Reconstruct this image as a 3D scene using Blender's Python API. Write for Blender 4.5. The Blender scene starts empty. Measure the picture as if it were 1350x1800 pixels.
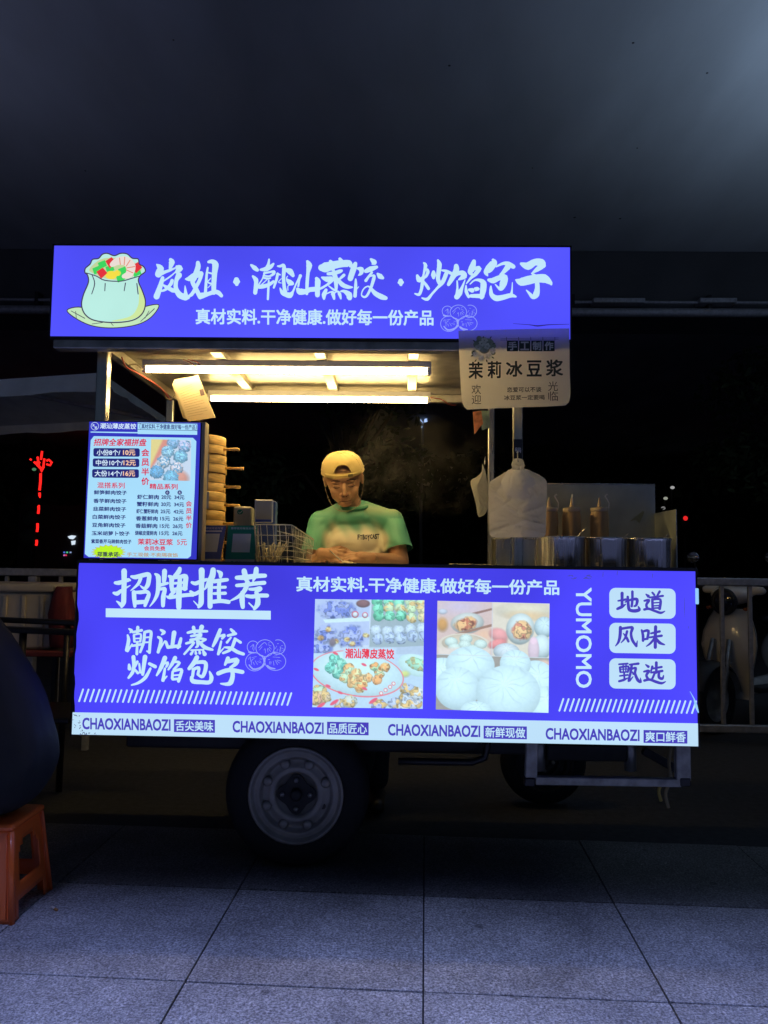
import bpy, bmesh, math, random
import numpy as np
from mathutils import Vector, Matrix, Euler
from mathutils.geometry import tessellate_polygon
random.seed(7); np.random.seed(7)
SC = bpy.context.scene
COL = SC.collection
R = math.radians

# ------------------------------------------------------------------ camera
FPX = 1350.0                       # focal length in pixels of the 1350 x 1800 photograph
CAM = Vector((0, 0, 1.10))
MCAM = (Matrix.Rotation(R(1.4), 3, 'Z') @ Matrix.Rotation(R(90 + 4.05), 3, 'X') @ Matrix.Rotation(R(0.78), 3, 'Z'))
cd = bpy.data.cameras.new('camera'); cam = bpy.data.objects.new('camera', cd); COL.objects.link(cam)
cam.matrix_world = Matrix.Translation(CAM) @ MCAM.to_4x4()
cd.sensor_fit = 'VERTICAL'; cd.sensor_height = 36; cd.lens = FPX / 1800 * 36
cd.clip_start = 0.05; cd.clip_end = 400
SC.camera = cam
# ------------------------------------------------------------------ night sky and sun lamp
w = bpy.data.worlds.new('World'); SC.world = w; w.use_nodes = True
nt = w.node_tree; bg = nt.nodes['Background']
sky = nt.nodes.new('ShaderNodeTexSky'); sky.sky_type = 'NISHITA'; sky.sun_disc = False
sky.sun_elevation = R(70); sky.sun_rotation = R(174); sky.altitude = 50
sky.air_density = 1.0; sky.dust_density = 0.4; sky.ozone_density = 6.0
nt.links.new(sky.outputs[0], bg.inputs[0]); bg.inputs[1].default_value = 0.0075
sd = bpy.data.lights.new('paving_fill_sun', 'SUN'); sd.energy = 4.3; sd.angle = R(15); sd.color = (.36, .44, 1.0)  # added soft lamp that brightens the paving before the cart
so = bpy.data.objects.new('paving_fill_sun', sd); COL.objects.link(so); so.rotation_euler = (R(20), 0, R(-6))
vs = SC.view_settings; vs.view_transform = 'Standard'; vs.look = 'None'; vs.exposure = 0; vs.gamma = 1
vs.use_curve_mapping = False
SC.render.engine = 'CYCLES'
SC.cycles.use_denoising = True
try: SC.cycles.denoiser = 'OPENIMAGEDENOISE'
except Exception: pass
SC.cycles.max_bounces = 5; SC.cycles.diffuse_bounces = 3; SC.cycles.glossy_bounces = 3; SC.cycles.transparent_max_bounces = 12
SC.cycles.caustics_reflective = False; SC.cycles.caustics_refractive = False
SC.cycles.sample_clamp_indirect = 6.0
SC.cycles.volume_step_rate = 2.0

# ------------------------------------------------------------------ helpers
def ray(px, py):
    return MCAM @ Vector(((px - 675) / FPX, -(py - 900) / FPX, -1))
def at(px, py, Y):
    d = ray(px, py); return CAM + d * (Y / d.y)
def gnd(px, py, z=0.0):
    d = ray(px, py); return CAM + d * ((z - CAM.z) / d.z)

def lin(c):
    return tuple((x / 255 / 12.92) if x / 255 <= .04045 else ((x / 255 + .055) / 1.055) ** 2.4 for x in c)

WORG = {}
def thing(name, loc, label, cat, group=None, rz=0.0, local=False):
    o = bpy.data.objects.new(name, None); o.empty_display_size = .05; COL.objects.link(o)
    o.location = loc; o.rotation_euler = (0, 0, rz)
    o['label'] = label; o['category'] = cat
    if group: o['group'] = group
    WORG[o] = Vector((0, 0, 0)) if local else Vector(loc)
    return o
def tag(o, label, cat, group=None):
    o['label'] = label; o['category'] = cat
    if group: o['group'] = group
    return o
def struct(o, kind='structure'):
    o['kind'] = kind; return o
def add_obj(name, me, parent=None, shift=None):
    o = bpy.data.objects.new(name, me); COL.objects.link(o)
    sh = Vector(shift) if shift is not None else Vector((0, 0, 0))
    WORG[o] = sh
    if parent is not None:
        o.parent = parent; o.location = sh - WORG[parent]
    else: o.location = sh
    return o

class MB:
    """collects geometry (world coordinates), builds one mesh object"""
    def __init__(s): s.v = []; s.f = []; s.sm = []
    def add(s, vs, fs, smooth=False):
        k = len(s.v); s.v.extend([tuple(p) for p in vs])
        for f in fs: s.f.append(tuple(i + k for i in f)); s.sm.append(smooth)
        return s
    def box(s, c, d, bev=0.0, M=None):
        bm = bmesh.new(); bmesh.ops.create_cube(bm, size=1)
        for v in bm.verts: v.co = Vector((v.co.x * d[0], v.co.y * d[1], v.co.z * d[2]))
        if bev > 0: bmesh.ops.bevel(bm, geom=list(bm.edges), offset=min(bev, min(d) * .45), segments=2 if bev > .006 else 1, affect='EDGES', profile=.5)
        for v in bm.verts:
            if M is not None: v.co = M @ v.co
            v.co += Vector(c)
        bm.verts.index_update()
        s.add([v.co[:] for v in bm.verts], [[v.index for v in f.verts] for f in bm.faces]); bm.free(); return s
    def box2(s, a, b, bev=0.0):
        a = Vector(a); b = Vector(b); return s.box((a + b) / 2, [abs(x) for x in (b - a)], bev)
    def tube(s, pts, r, n=8, cap=True, closed=False):
        pts = [Vector(p) for p in pts]; m = len(pts)
        rs = r if isinstance(r, (list, tuple)) else [r] * m
        vs = []; prev = None
        for i, p in enumerate(pts):
            t = (pts[min(i + 1, m - 1)] - pts[max(i - 1, 0)])
            if closed: t = pts[(i + 1) % m] - pts[i - 1]
            t.normalize()
            if prev is None: a = t.orthogonal().normalized()
            else:
                a = prev - t * prev.dot(t)
                if a.length < 1e-6: a = t.orthogonal()
                a.normalize()
            prev = a; b = t.cross(a)
            for k in range(n):
                th = 2 * math.pi * k / n; vs.append(p + (a * math.cos(th) + b * math.sin(th)) * rs[i])
        fs = []
        for i in range(m if closed else m - 1):
            j = (i + 1) % m
            for k in range(n): fs.append((i * n + k, i * n + (k + 1) % n, j * n + (k + 1) % n, j * n + k))
        if cap and not closed: fs.append(tuple(range(n))[::-1]); fs.append(tuple(range((m - 1) * n, m * n)))
        return s.add(vs, fs, n > 4)
    def bar(s, p, q, wd, ht, bev=0.0):
        """square bar from p to q (wd horizontal-ish, ht other)"""
        p = Vector(p); q = Vector(q); t = (q - p); L = t.length; t.normalize()
        up = Vector((0, 0, 1)) if abs(t.z) < .95 else Vector((0, 1, 0))
        x = t.cross(up).normalized(); y = x.cross(t)
        M = Matrix((x, t, y)).transposed()
        return s.box((p + q) / 2, (wd, L, ht), bev, M)
    def lathe(s, prof, n=32, axis='Z', c=(0, 0, 0), M=None, cap=False):
        vs = []; fs = []; c = Vector(c); m = len(prof)
        for (r, h) in prof:
            for k in range(n):
                th = 2 * math.pi * k / n; x = r * math.cos(th); y = r * math.sin(th)
                p = Vector((x, y, h)) if axis == 'Z' else Vector((x, h, y)) if axis == 'Y' else Vector((h, x, y))
                vs.append((M @ p if M is not None else p) + c)
        for i in range(m - 1):
            for k in range(n):
                q = (i * n + k, i * n + (k + 1) % n, (i + 1) * n + (k + 1) % n, (i + 1) * n + k)
                fs.append(q if axis != 'Y' else q[::-1])
        if cap: fs.append(tuple(range(n))[::-1]); fs.append(tuple(range((m - 1) * n, m * n)))
        return s.add(vs, fs, True)
    def ell(s, c, r, M=None, nu=16, nv=10):
        vs = []; fs = []
        for j in range(nv + 1):
            ph = math.pi * j / nv
            for i in range(nu):
                th = 2 * math.pi * i / nu
                p = Vector((r[0] * math.sin(ph) * math.cos(th), r[1] * math.sin(ph) * math.sin(th), -r[2] * math.cos(ph)))
                vs.append((M @ p if M is not None else p) + Vector(c))
        for j in range(nv):
            for i in range(nu): fs.append((j * nu + i, j * nu + (i + 1) % nu, (j + 1) * nu + (i + 1) % nu, (j + 1) * nu + i))
        return s.add(vs, fs, True)
    def build(s, name, mat, parent=None, base=False, xf=None, smooth=None):
        vv = [Vector(p) for p in s.v]
        if xf is not None: vv = [xf @ p for p in vv]
        A = np.array([p[:] for p in vv]); lo = A.min(0); hi = A.max(0)
        o = Vector(((lo[0] + hi[0]) / 2, (lo[1] + hi[1]) / 2, lo[2] if (base or parent is None) else (lo[2] + hi[2]) / 2))
        me = bpy.data.meshes.new(name); me.from_pydata([(p - o)[:] for p in vv], [], s.f)
        if smooth is None: me.polygons.foreach_set('use_smooth', s.sm)
        else: me.polygons.foreach_set('use_smooth', [smooth] * len(s.f))
        me.materials.append(mat); me.update()
        return add_obj(name, me, parent, o)

def blob(prims, voxel, smooth=4, name='tmp'):
    """union of closed shapes through a voxel remesh -> one continuous mesh (verts, faces)"""
    mb = MB()
    for p in prims:
        k = p[0]
        if k == 'cap':
            p0, r0, p1, r1 = Vector(p[1]), p[2], Vector(p[3]), p[4]
            t = (p1 - p0); L = t.length; t.normalize(); pts = []; rs = []
            for i in range(5):
                a = math.pi / 2 * i / 4; pts.append(p0 - t * r0 * math.cos(a)); rs.append(max(r0 * math.sin(a), 1e-4))
            for i in range(5):
                a = math.pi / 2 * i / 4; pts.append(p1 + t * r1 * math.sin(a)); rs.append(max(r1 * math.cos(a), 1e-4))
            mb.tube(pts, rs, 14)
        elif k == 'ell': mb.ell(p[1], p[2], p[3] if len(p) > 3 else None, 20, 14)
        elif k == 'box': mb.box(p[1], p[2], p[3] if len(p) > 3 else 0, p[4] if len(p) > 4 else None)
    me = bpy.data.meshes.new(name); me.from_pydata(mb.v, [], mb.f)
    o = bpy.data.objects.new(name, me); COL.objects.link(o)
    m = o.modifiers.new('r', 'REMESH'); m.mode = 'VOXEL'; m.voxel_size = voxel
    if smooth:
        m = o.modifiers.new('s', 'SMOOTH'); m.factor = .5; m.iterations = smooth
    dg = bpy.context.evaluated_depsgraph_get()
    ev = bpy.data.meshes.new_from_object(o.evaluated_get(dg))
    out = MB(); out.add([v.co[:] for v in ev.vertices], [tuple(p.vertices) for p in ev.polygons], True)
    bpy.data.objects.remove(o); bpy.data.meshes.remove(me); bpy.data.meshes.remove(ev)
    return out
def xprims(prims, M):
    out = []; M3 = M.to_3x3()
    for p in prims:
        if p[0] == 'cap': out.append(('cap', M @ Vector(p[1]), p[2], M @ Vector(p[3]), p[4]))
        else: out.append(('ell', M @ Vector(p[1]), p[2], (M3 @ p[3]) if len(p) > 3 else M3))
    return out

# ------------------------------------------------------------------ materials
def nmat(name):
    m = bpy.data.materials.new(name); m.use_nodes = True
    return m, m.node_tree, m.node_tree.nodes['Principled BSDF']
def mat(name, c, rough=.6, metal=0.0, nscale=0, namt=.15, bump=0.0, bscale=None, coat=0, spec=None, trans=0, alpha=1, sheen=0, stretch=None):
    m, t, b = nmat(name)
    b.inputs['Base Color'].default_value = (*c, 1); b.inputs['Roughness'].default_value = rough
    b.inputs['Metallic'].default_value = metal
    if coat: b.inputs['Coat Weight'].default_value = coat; b.inputs['Coat Roughness'].default_value = .12
    if spec is not None: b.inputs['Specular IOR Level'].default_value = spec
    if trans: b.inputs['Transmission Weight'].default_value = trans
    if alpha < 1: b.inputs['Alpha'].default_value = alpha
    if sheen: b.inputs['Sheen Weight'].default_value = sheen
    tc = t.nodes.new('ShaderNodeTexCoord')
    src = tc.outputs['Object']
    if stretch:
        mp = t.nodes.new('ShaderNodeMapping'); mp.inputs['Scale'].default_value = stretch
        t.links.new(src, mp.inputs[0]); src = mp.outputs[0]
    if nscale:
        n = t.nodes.new('ShaderNodeTexNoise'); n.inputs['Scale'].default_value = nscale; n.inputs['Detail'].default_value = 6
        t.links.new(src, n.inputs['Vector'])
        mr = t.nodes.new('ShaderNodeMapRange'); mr.inputs[1].default_value = .3; mr.inputs[2].default_value = .7
        mr.inputs[3].default_value = 1 - namt; mr.inputs[4].default_value = 1 + namt
        t.links.new(n.outputs[0], mr.inputs[0])
        mx = t.nodes.new('ShaderNodeMix'); mx.data_type = 'RGBA'; mx.blend_type = 'MULTIPLY'; mx.inputs[0].default_value = 1
        mx.inputs[6].default_value = (*c, 1); t.links.new(mr.outputs[0], mx.inputs[7]); t.links.new(mx.outputs[2], b.inputs['Base Color'])
        r2 = t.nodes.new('ShaderNodeMapRange'); r2.inputs[3].default_value = max(rough - .12, .03); r2.inputs[4].default_value = min(rough + .12, 1)
        t.links.new(n.outputs[0], r2.inputs[0]); t.links.new(r2.outputs[0], b.inputs['Roughness'])
    if bump:
        n2 = t.nodes.new('ShaderNodeTexNoise'); n2.inputs['Scale'].default_value = bscale or nscale or 40; n2.inputs['Detail'].default_value = 5
        t.links.new(src, n2.inputs['Vector'])
        bp = t.nodes.new('ShaderNodeBump'); bp.inputs['Strength'].default_value = bump; bp.inputs['Distance'].default_value = .01
        t.links.new(n2.outputs[0], bp.inputs['Height']); t.links.new(bp.outputs[0], b.inputs['Normal'])
    return m
def emis(name, c, s=1.0, var=0.0, vscale=2.0, sample=True, base=.02):
    m, t, b = nmat(name)
    b.inputs['Base Color'].default_value = (base, base, base, 1); b.inputs['Roughness'].default_value = .45
    b.inputs['Emission Color'].default_value = (*c, 1); b.inputs['Emission Strength'].default_value = s
    if var:
        tc = t.nodes.new('ShaderNodeTexCoord'); n = t.nodes.new('ShaderNodeTexNoise')
        n.inputs['Scale'].default_value = vscale; n.inputs['Detail'].default_value = 2
        t.links.new(tc.outputs['Object'], n.inputs['Vector'])
        mr = t.nodes.new('ShaderNodeMapRange'); mr.inputs[1].default_value = .25; mr.inputs[2].default_value = .75
        mr.inputs[3].default_value = s * (1 - var); mr.inputs[4].default_value = s * (1 + var)
        t.links.new(n.outputs[0], mr.inputs[0]); t.links.new(mr.outputs[0], b.inputs['Emission Strength'])
    if not sample: m.cycles.emission_sampling = 'NONE'
    return m

# ------------------------------------------------------------------ flat print: ribbons, polygons, lettering, pictures
class Plane:
    """a flat printed surface; px() carries a pixel of the drawing onto it, layer lifts it off the surface"""
    def __init__(s, o, u, v, warp=None):
        s.o = Vector(o); s.u = Vector(u).normalized(); s.v = Vector(v).normalized(); s.n = s.u.cross(s.v).normalized(); s.warp = warp
    def px(s, x, y, h=0.0):
        d = ray(x, y); k = (s.o - CAM).dot(s.n) / d.dot(s.n); p = CAM + d * k
        if s.warp:
            q = p - s.o; p = p + s.n * s.warp(q.dot(s.u), q.dot(s.v))
        return p + s.n * h
    def uv(s, x, y, h=0.0):
        w_ = s.warp(x, y) if s.warp else 0
        return s.o + s.u * x + s.v * y + s.n * (h + w_)
def slope(y): return .0033 + (y - 430) * .0000180
class Ink:
    """one printed colour on one plane"""
    def __init__(s, mapf, tilt=True): s.mb = MB(); s.map = mapf; s.tilt = tilt; s.k = 0; s.wm = 1.0
    def _p(s, x, y, layer): return s.map(x, y, layer)
    def poly(s, pts, layer=.0006):
        c = [s._p(x, y, layer) for x, y in pts]
        tri = tessellate_polygon([[Vector((x, y, 0)) for x, y in pts]])
        fs = []
        for a, b, d in tri:
            ar = (pts[b][0] - pts[a][0]) * (pts[d][1] - pts[a][1]) - (pts[b][1] - pts[a][1]) * (pts[d][0] - pts[a][0])
            fs.append((a, d, b) if ar > 0 else (a, b, d))
        s.mb.add(c, fs)
    def rect(s, x0, y0, x1, y1, layer=.0006, r=0, sl=None):
        xc = (x0 + x1) / 2; k = slope((y0 + y1) / 2) if (sl is None and s.tilt) else (sl or 0); pts = []
        if r <= 0: pts = [(x0, y0), (x1, y0), (x1, y1), (x0, y1)]
        else:
            for cx, cy, a0 in ((x1 - r, y0 + r, -90), (x1 - r, y1 - r, 0), (x0 + r, y1 - r, 90), (x0 + r, y0 + r, 180)):
                for i in range(6):
                    a = R(a0 + 18 * i); pts.append((cx + r * math.cos(a), cy + r * math.sin(a)))
        s.poly([(x, y + k * (x - xc)) for x, y in pts], layer)
    def disc(s, x, y, rx, ry=None, layer=.0006, n=24):
        ry = ry or rx
        s.poly([(x + rx * math.cos(2 * math.pi * i / n), y + ry * math.sin(2 * math.pi * i / n)) for i in range(n)], layer)
    def stroke(s, pts, layer=.0008, sub=4, scale=1.0, off=(0, 0), closed=False, wmul=1.0):
        P = [Vector((p[0] / scale + off[0], p[1] / scale + off[1])) for p in pts]; W = [p[2] / scale * wmul for p in pts]
        if closed: P.append(P[0].copy()); W.append(W[0])
        Q = []; V = []
        for i in range(len(P) - 1):
            a = P[max(i - 1, 0)]; b = P[i]; c = P[i + 1]; d = P[min(i + 2, len(P) - 1)]
            if closed and i == 0: a = P[-2]
            if closed and i == len(P) - 2: d = P[1]
            for j in range(sub):
                t = j / sub
                Q.append(.5 * ((2 * b) + (c - a) * t + (2 * a - 5 * b + 4 * c - d) * t * t + (3 * b - a - 3 * c + d) * t ** 3))
                V.append(W[i] * (1 - t) + W[i + 1] * t)
        Q.append(P[-1]); V.append(W[-1])
        s.k += 1; h = layer + (s.k % 40) * .00002
        L = []; Rr = []
        for i, q in enumerate(Q):
            t = Q[min(i + 1, len(Q) - 1)] - Q[max(i - 1, 0)]
            if t.length < 1e-9: t = Vector((1, 0))
            t.normalize(); nn = Vector((-t.y, t.x)) * (V[i] / 2); L.append(q + nn); Rr.append(q - nn)
        m = len(Q); vs = [s._p(p.x, p.y, h) for p in L] + [s._p(p.x, p.y, h) for p in Rr]
        s.mb.add(vs, [(i, i + 1, m + i + 1, m + i) for i in range(m - 1)])
        if not closed:
            for e, wd in ((Q[0], V[0]), (Q[-1], V[-1])):
                r = wd / 2 * .98
                cs = [s._p(e.x + r * math.cos(2 * math.pi * k / 12), e.y + r * math.sin(2 * math.pi * k / 12), h + .00001) for k in range(12)]
                s.mb.add(cs, [tuple(range(12))[::-1]])
    def strokes(s, txt, scale, off, layer=.0008, wmul=1.0):
        for st in txt.split(';'):
            pts = [tuple(float(q) for q in p.split(',')) for p in st.split()]
            if len(pts) >= 2: s.stroke(pts, layer, 4, scale, off, wmul=wmul * s.wm)
    def text(s, body, x0, y0, x1, y1, layer=.0008, bold=.012, rot=0, sl=None, shear=0.0):
        V, F = glyphs(body, 0)
        a = V.min(0); b = V.max(0); xc = (x0 + x1) / 2
        k = slope((y0 + y1) / 2) if (sl is None and s.tilt) else (sl or 0)
        bd = max(bold, 0) * 1.25      # heavier weight: the glyph laid down again, shifted by a hair each way
        offs = ((0, 0),) if bd < 1e-6 else ((0, 0), (bd, bd), (-bd, bd), (bd, -bd), (-bd, -bd), (bd, 0), (-bd, 0), (0, bd), (0, -bd))
        W = max(b[0] - a[0] + 2 * bd, 1e-6); H = max(b[1] - a[1] + 2 * bd, 1e-6)
        for i, (ox, oy) in enumerate(offs):
            vs = []
            for p in V:
                u = (p[0] - a[0] + bd + ox) / W; v = (p[1] - a[1] + bd + oy) / H
                if rot == 90: x = x1 - (1 - v) * (x1 - x0); y = y0 + u * (y1 - y0)
                else: x = x0 + u * (x1 - x0) + shear * (v - .5) * (y1 - y0); y = y1 - v * (y1 - y0)
                vs.append(s._p(x, y + k * (x - xc), layer + i * .000012))
            s.mb.add(vs, F)
    def vtext(s, body, x0, y0, x1, y1, gap=.12, **kw):
        n = len(body); h = (y1 - y0) / (n + gap * (n - 1))
        for i, ch in enumerate(body):
            y = y0 + i * h * (1 + gap); s.text(ch, x0, y, x1, y + h, **kw)
    def done(s, name, m, parent):
        return s.mb.build(name, m, parent) if s.mb.v else None
_G = {}
def glyphs(body, bold):
    key = (body, bold)
    if key in _G: return _G[key]
    c = bpy.data.curves.new('t', 'FONT'); c.body = body; c.offset = bold; c.resolution_u = 3; c.fill_mode = 'FRONT'; c.dimensions = '2D'
    o = bpy.data.objects.new('t', c); COL.objects.link(o)
    dg = bpy.context.evaluated_depsgraph_get()
    me = bpy.data.meshes.new_from_object(o.evaluated_get(dg))
    V = np.array([v.co[:] for v in me.vertices]); F = [tuple(p.vertices) for p in me.polygons]
    bpy.data.objects.remove(o); bpy.data.curves.remove(c); bpy.data.meshes.remove(me)
    _G[key] = (V, F); return V, F

# little raster painter for printed food photographs (flat print): linear colours on a fine grid of vertices
def vnoise(h, w_, cells, seed):
    g = np.random.RandomState(seed).rand(cells + 2, cells + 2)
    y = np.linspace(0, cells, h, endpoint=False); x = np.linspace(0, cells, w_, endpoint=False)
    yi = y.astype(int); xi = x.astype(int); fy = (y - yi)[:, None]; fx = (x - xi)[None, :]
    fy = fy * fy * (3 - 2 * fy); fx = fx * fx * (3 - 2 * fx)
    a = g[yi][:, xi]; b = g[yi][:, xi + 1]; c = g[yi + 1][:, xi]; d = g[yi + 1][:, xi + 1]
    return a * (1 - fy) * (1 - fx) + b * (1 - fy) * fx + c * fy * (1 - fx) + d * fy * fx
class Canvas:
    def __init__(s, w_, h, c):
        s.w = w_; s.h = h; s.a = np.zeros((h, w_, 3)); s.a[:] = np.array(c) / 255
        s.Y, s.X = np.mgrid[0:h, 0:w_]; s.X = (s.X + .5) / w_; s.Y = (s.Y + .5) / h
        s.n1 = vnoise(h, w_, 12, 1); s.n2 = vnoise(h, w_, 30, 2); s.n3 = vnoise(h, w_, 60, 3)
    def mix(s, m, c):
        m = np.clip(m, 0, 1)[..., None]; c = np.array(c, float)
        if c.max() > 1.5: c = c / 255
        s.a = s.a * (1 - m) + c * m
    def ell(s, x, y, rx, ry, c, rot=0, soft=.06, shade=.35, crinkle=0., c2=None, folds=0, seed=0):
        ca, sa = math.cos(rot), math.sin(rot); dx = s.X - x; dy = s.Y - y
        u = (dx * ca + dy * sa) / rx; v = (-dx * sa + dy * ca) / ry; d = np.sqrt(u * u + v * v)
        m = np.clip((1 - d + (.22 * (s.n2 - .5) + .14 * (s.n3 - .5) if crinkle else 0)) / soft, 0, 1)
        if crinkle: shade *= .75; crinkle *= 1.05
        sh = 1 - shade * np.clip(d, 0, 1) ** 2.5 - shade * .5 * v + .05
        if crinkle:
            q = np.sin((s.n2 * 6 + s.n3 * 2.5 + s.n1 * 5 + u * 2 + seed) * 1.7); sh = sh - crinkle * np.clip(q, 0, 1) ** 2 + crinkle * .25
        if folds:
            an = np.arctan2(v + .38 + .1 * math.sin(seed * 7), u + .15 * math.sin(seed * 13)); rr = np.hypot(v + .38, u); sh = sh - .17 * np.clip(np.sin(an * folds * .8 + s.n1 * 5 + rr * 1.5 + seed * 9), 0, 1) ** 5 * np.clip(1.0 - rr, 0, 1) * (.4 + s.n1); sh = sh + .10 * np.clip(.25 - rr, 0, 1)
        col = np.array(c, float) / 255 * np.ones_like(s.a)
        if c2 is not None:
            k = np.clip((s.n2 + s.n3 * .6 - .72) * 5, 0, 1)[..., None]; col = col * (1 - k) + np.array(c2, float) / 255 * k
        col = np.clip(col * np.maximum(sh, .55)[..., None], 0, 1)
        s.a = s.a * (1 - m[..., None]) + col * m[..., None]
    def quad(s, pts, c, soft=.004):
        m = np.ones_like(s.X)
        for i in range(len(pts)):
            (x0, y0), (x1, y1) = pts[i], pts[(i + 1) % len(pts)]
            L = math.hypot(x1 - x0, y1 - y0); d = ((x1 - x0) * (s.Y - y0) - (y1 - y0) * (s.X - x0)) / L
            m = np.minimum(m, np.clip(d / soft + .5, 0, 1))
        s.mix(m, c)
    def mesh(s, name, corners, mapf, m, parent, layer=.0009, gain=1.0):
        (x0, y0), (x1, y1), (x2, y2), (x3, y3) = corners
        H, W = s.h, s.w; vs = []
        for j in range(H):
            t = j / (H - 1)
            for i in range(W):
                u = i / (W - 1)
                x = (x0 * (1 - u) + x1 * u) * (1 - t) + (x3 * (1 - u) + x2 * u) * t
                y = (y0 * (1 - u) + y1 * u) * (1 - t) + (y3 * (1 - u) + y2 * u) * t
                vs.append(mapf(x, y, layer))
        fs = [(j * W + i, (j + 1) * W + i, (j + 1) * W + i + 1, j * W + i + 1) for j in range(H - 1) for i in range(W - 1)]
        mb = MB(); mb.add(vs, fs); o = mb.build(name, m, parent)
        a = np.clip(s.a * .80 + np.array((.72, .90, 1.0)) * .24 + (s.n3[..., None] - .5) * .025, 0, 1); l = np.where(a <= .04045, a / 12.92, ((a + .055) / 1.055) ** 2.4) * gain
        ca = o.data.color_attributes.new('Col', 'FLOAT_COLOR', 'POINT')
        ca.data.foreach_set('color', np.concatenate([l.reshape(-1, 3), np.ones((H * W, 1))], 1).ravel().astype(np.float32))
        return o
def attr_mat(name, emit):
    m, t, b = nmat(name); at_ = t.nodes.new('ShaderNodeAttribute'); at_.attribute_name = 'Col'
    if emit:
        b.inputs['Base Color'].default_value = (.02, .02, .02, 1)
        t.links.new(at_.outputs['Color'], b.inputs['Emission Color']); b.inputs['Emission Strength'].default_value = 1
        m.cycles.emission_sampling = 'NONE'
    else: t.links.new(at_.outputs['Color'], b.inputs['Base Color']); b.inputs['Roughness'].default_value = .5
    return m

# ================================================================== materials used across the scene
M_ASPH = mat('asphalt', (.05, .05, .052), .85, nscale=30, namt=.35, bump=.5, bscale=120)
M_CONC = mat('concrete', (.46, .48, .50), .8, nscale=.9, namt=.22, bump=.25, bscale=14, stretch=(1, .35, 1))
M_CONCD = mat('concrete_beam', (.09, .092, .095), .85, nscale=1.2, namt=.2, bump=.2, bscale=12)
M_STEEL = mat('stainless_steel', (.62, .61, .58), .3, 1.0, nscale=60, namt=.12, stretch=(1, 1, .06))
M_STEELD = mat('dull_steel', (.42, .41, .39), .45, .9, nscale=22, namt=.25, bump=.05)
M_DARK = mat('black_painted_steel', (.018, .018, .02), .55, .2, nscale=25, namt=.4)
M_RUB = mat('tyre_rubber', (.012, .012, .013), .8, nscale=50, namt=.3, bump=.3)
M_BLACK = mat('black_plastic', (.012, .012, .014), .4)
M_WHITEP = mat('white_plastic', (.72, .72, .7), .4, nscale=14, namt=.06)
M_RAIL = mat('grey_painted_rail', (.44, .44, .46), .5, .3, nscale=30, namt=.2)
M_TILE = None
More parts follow.
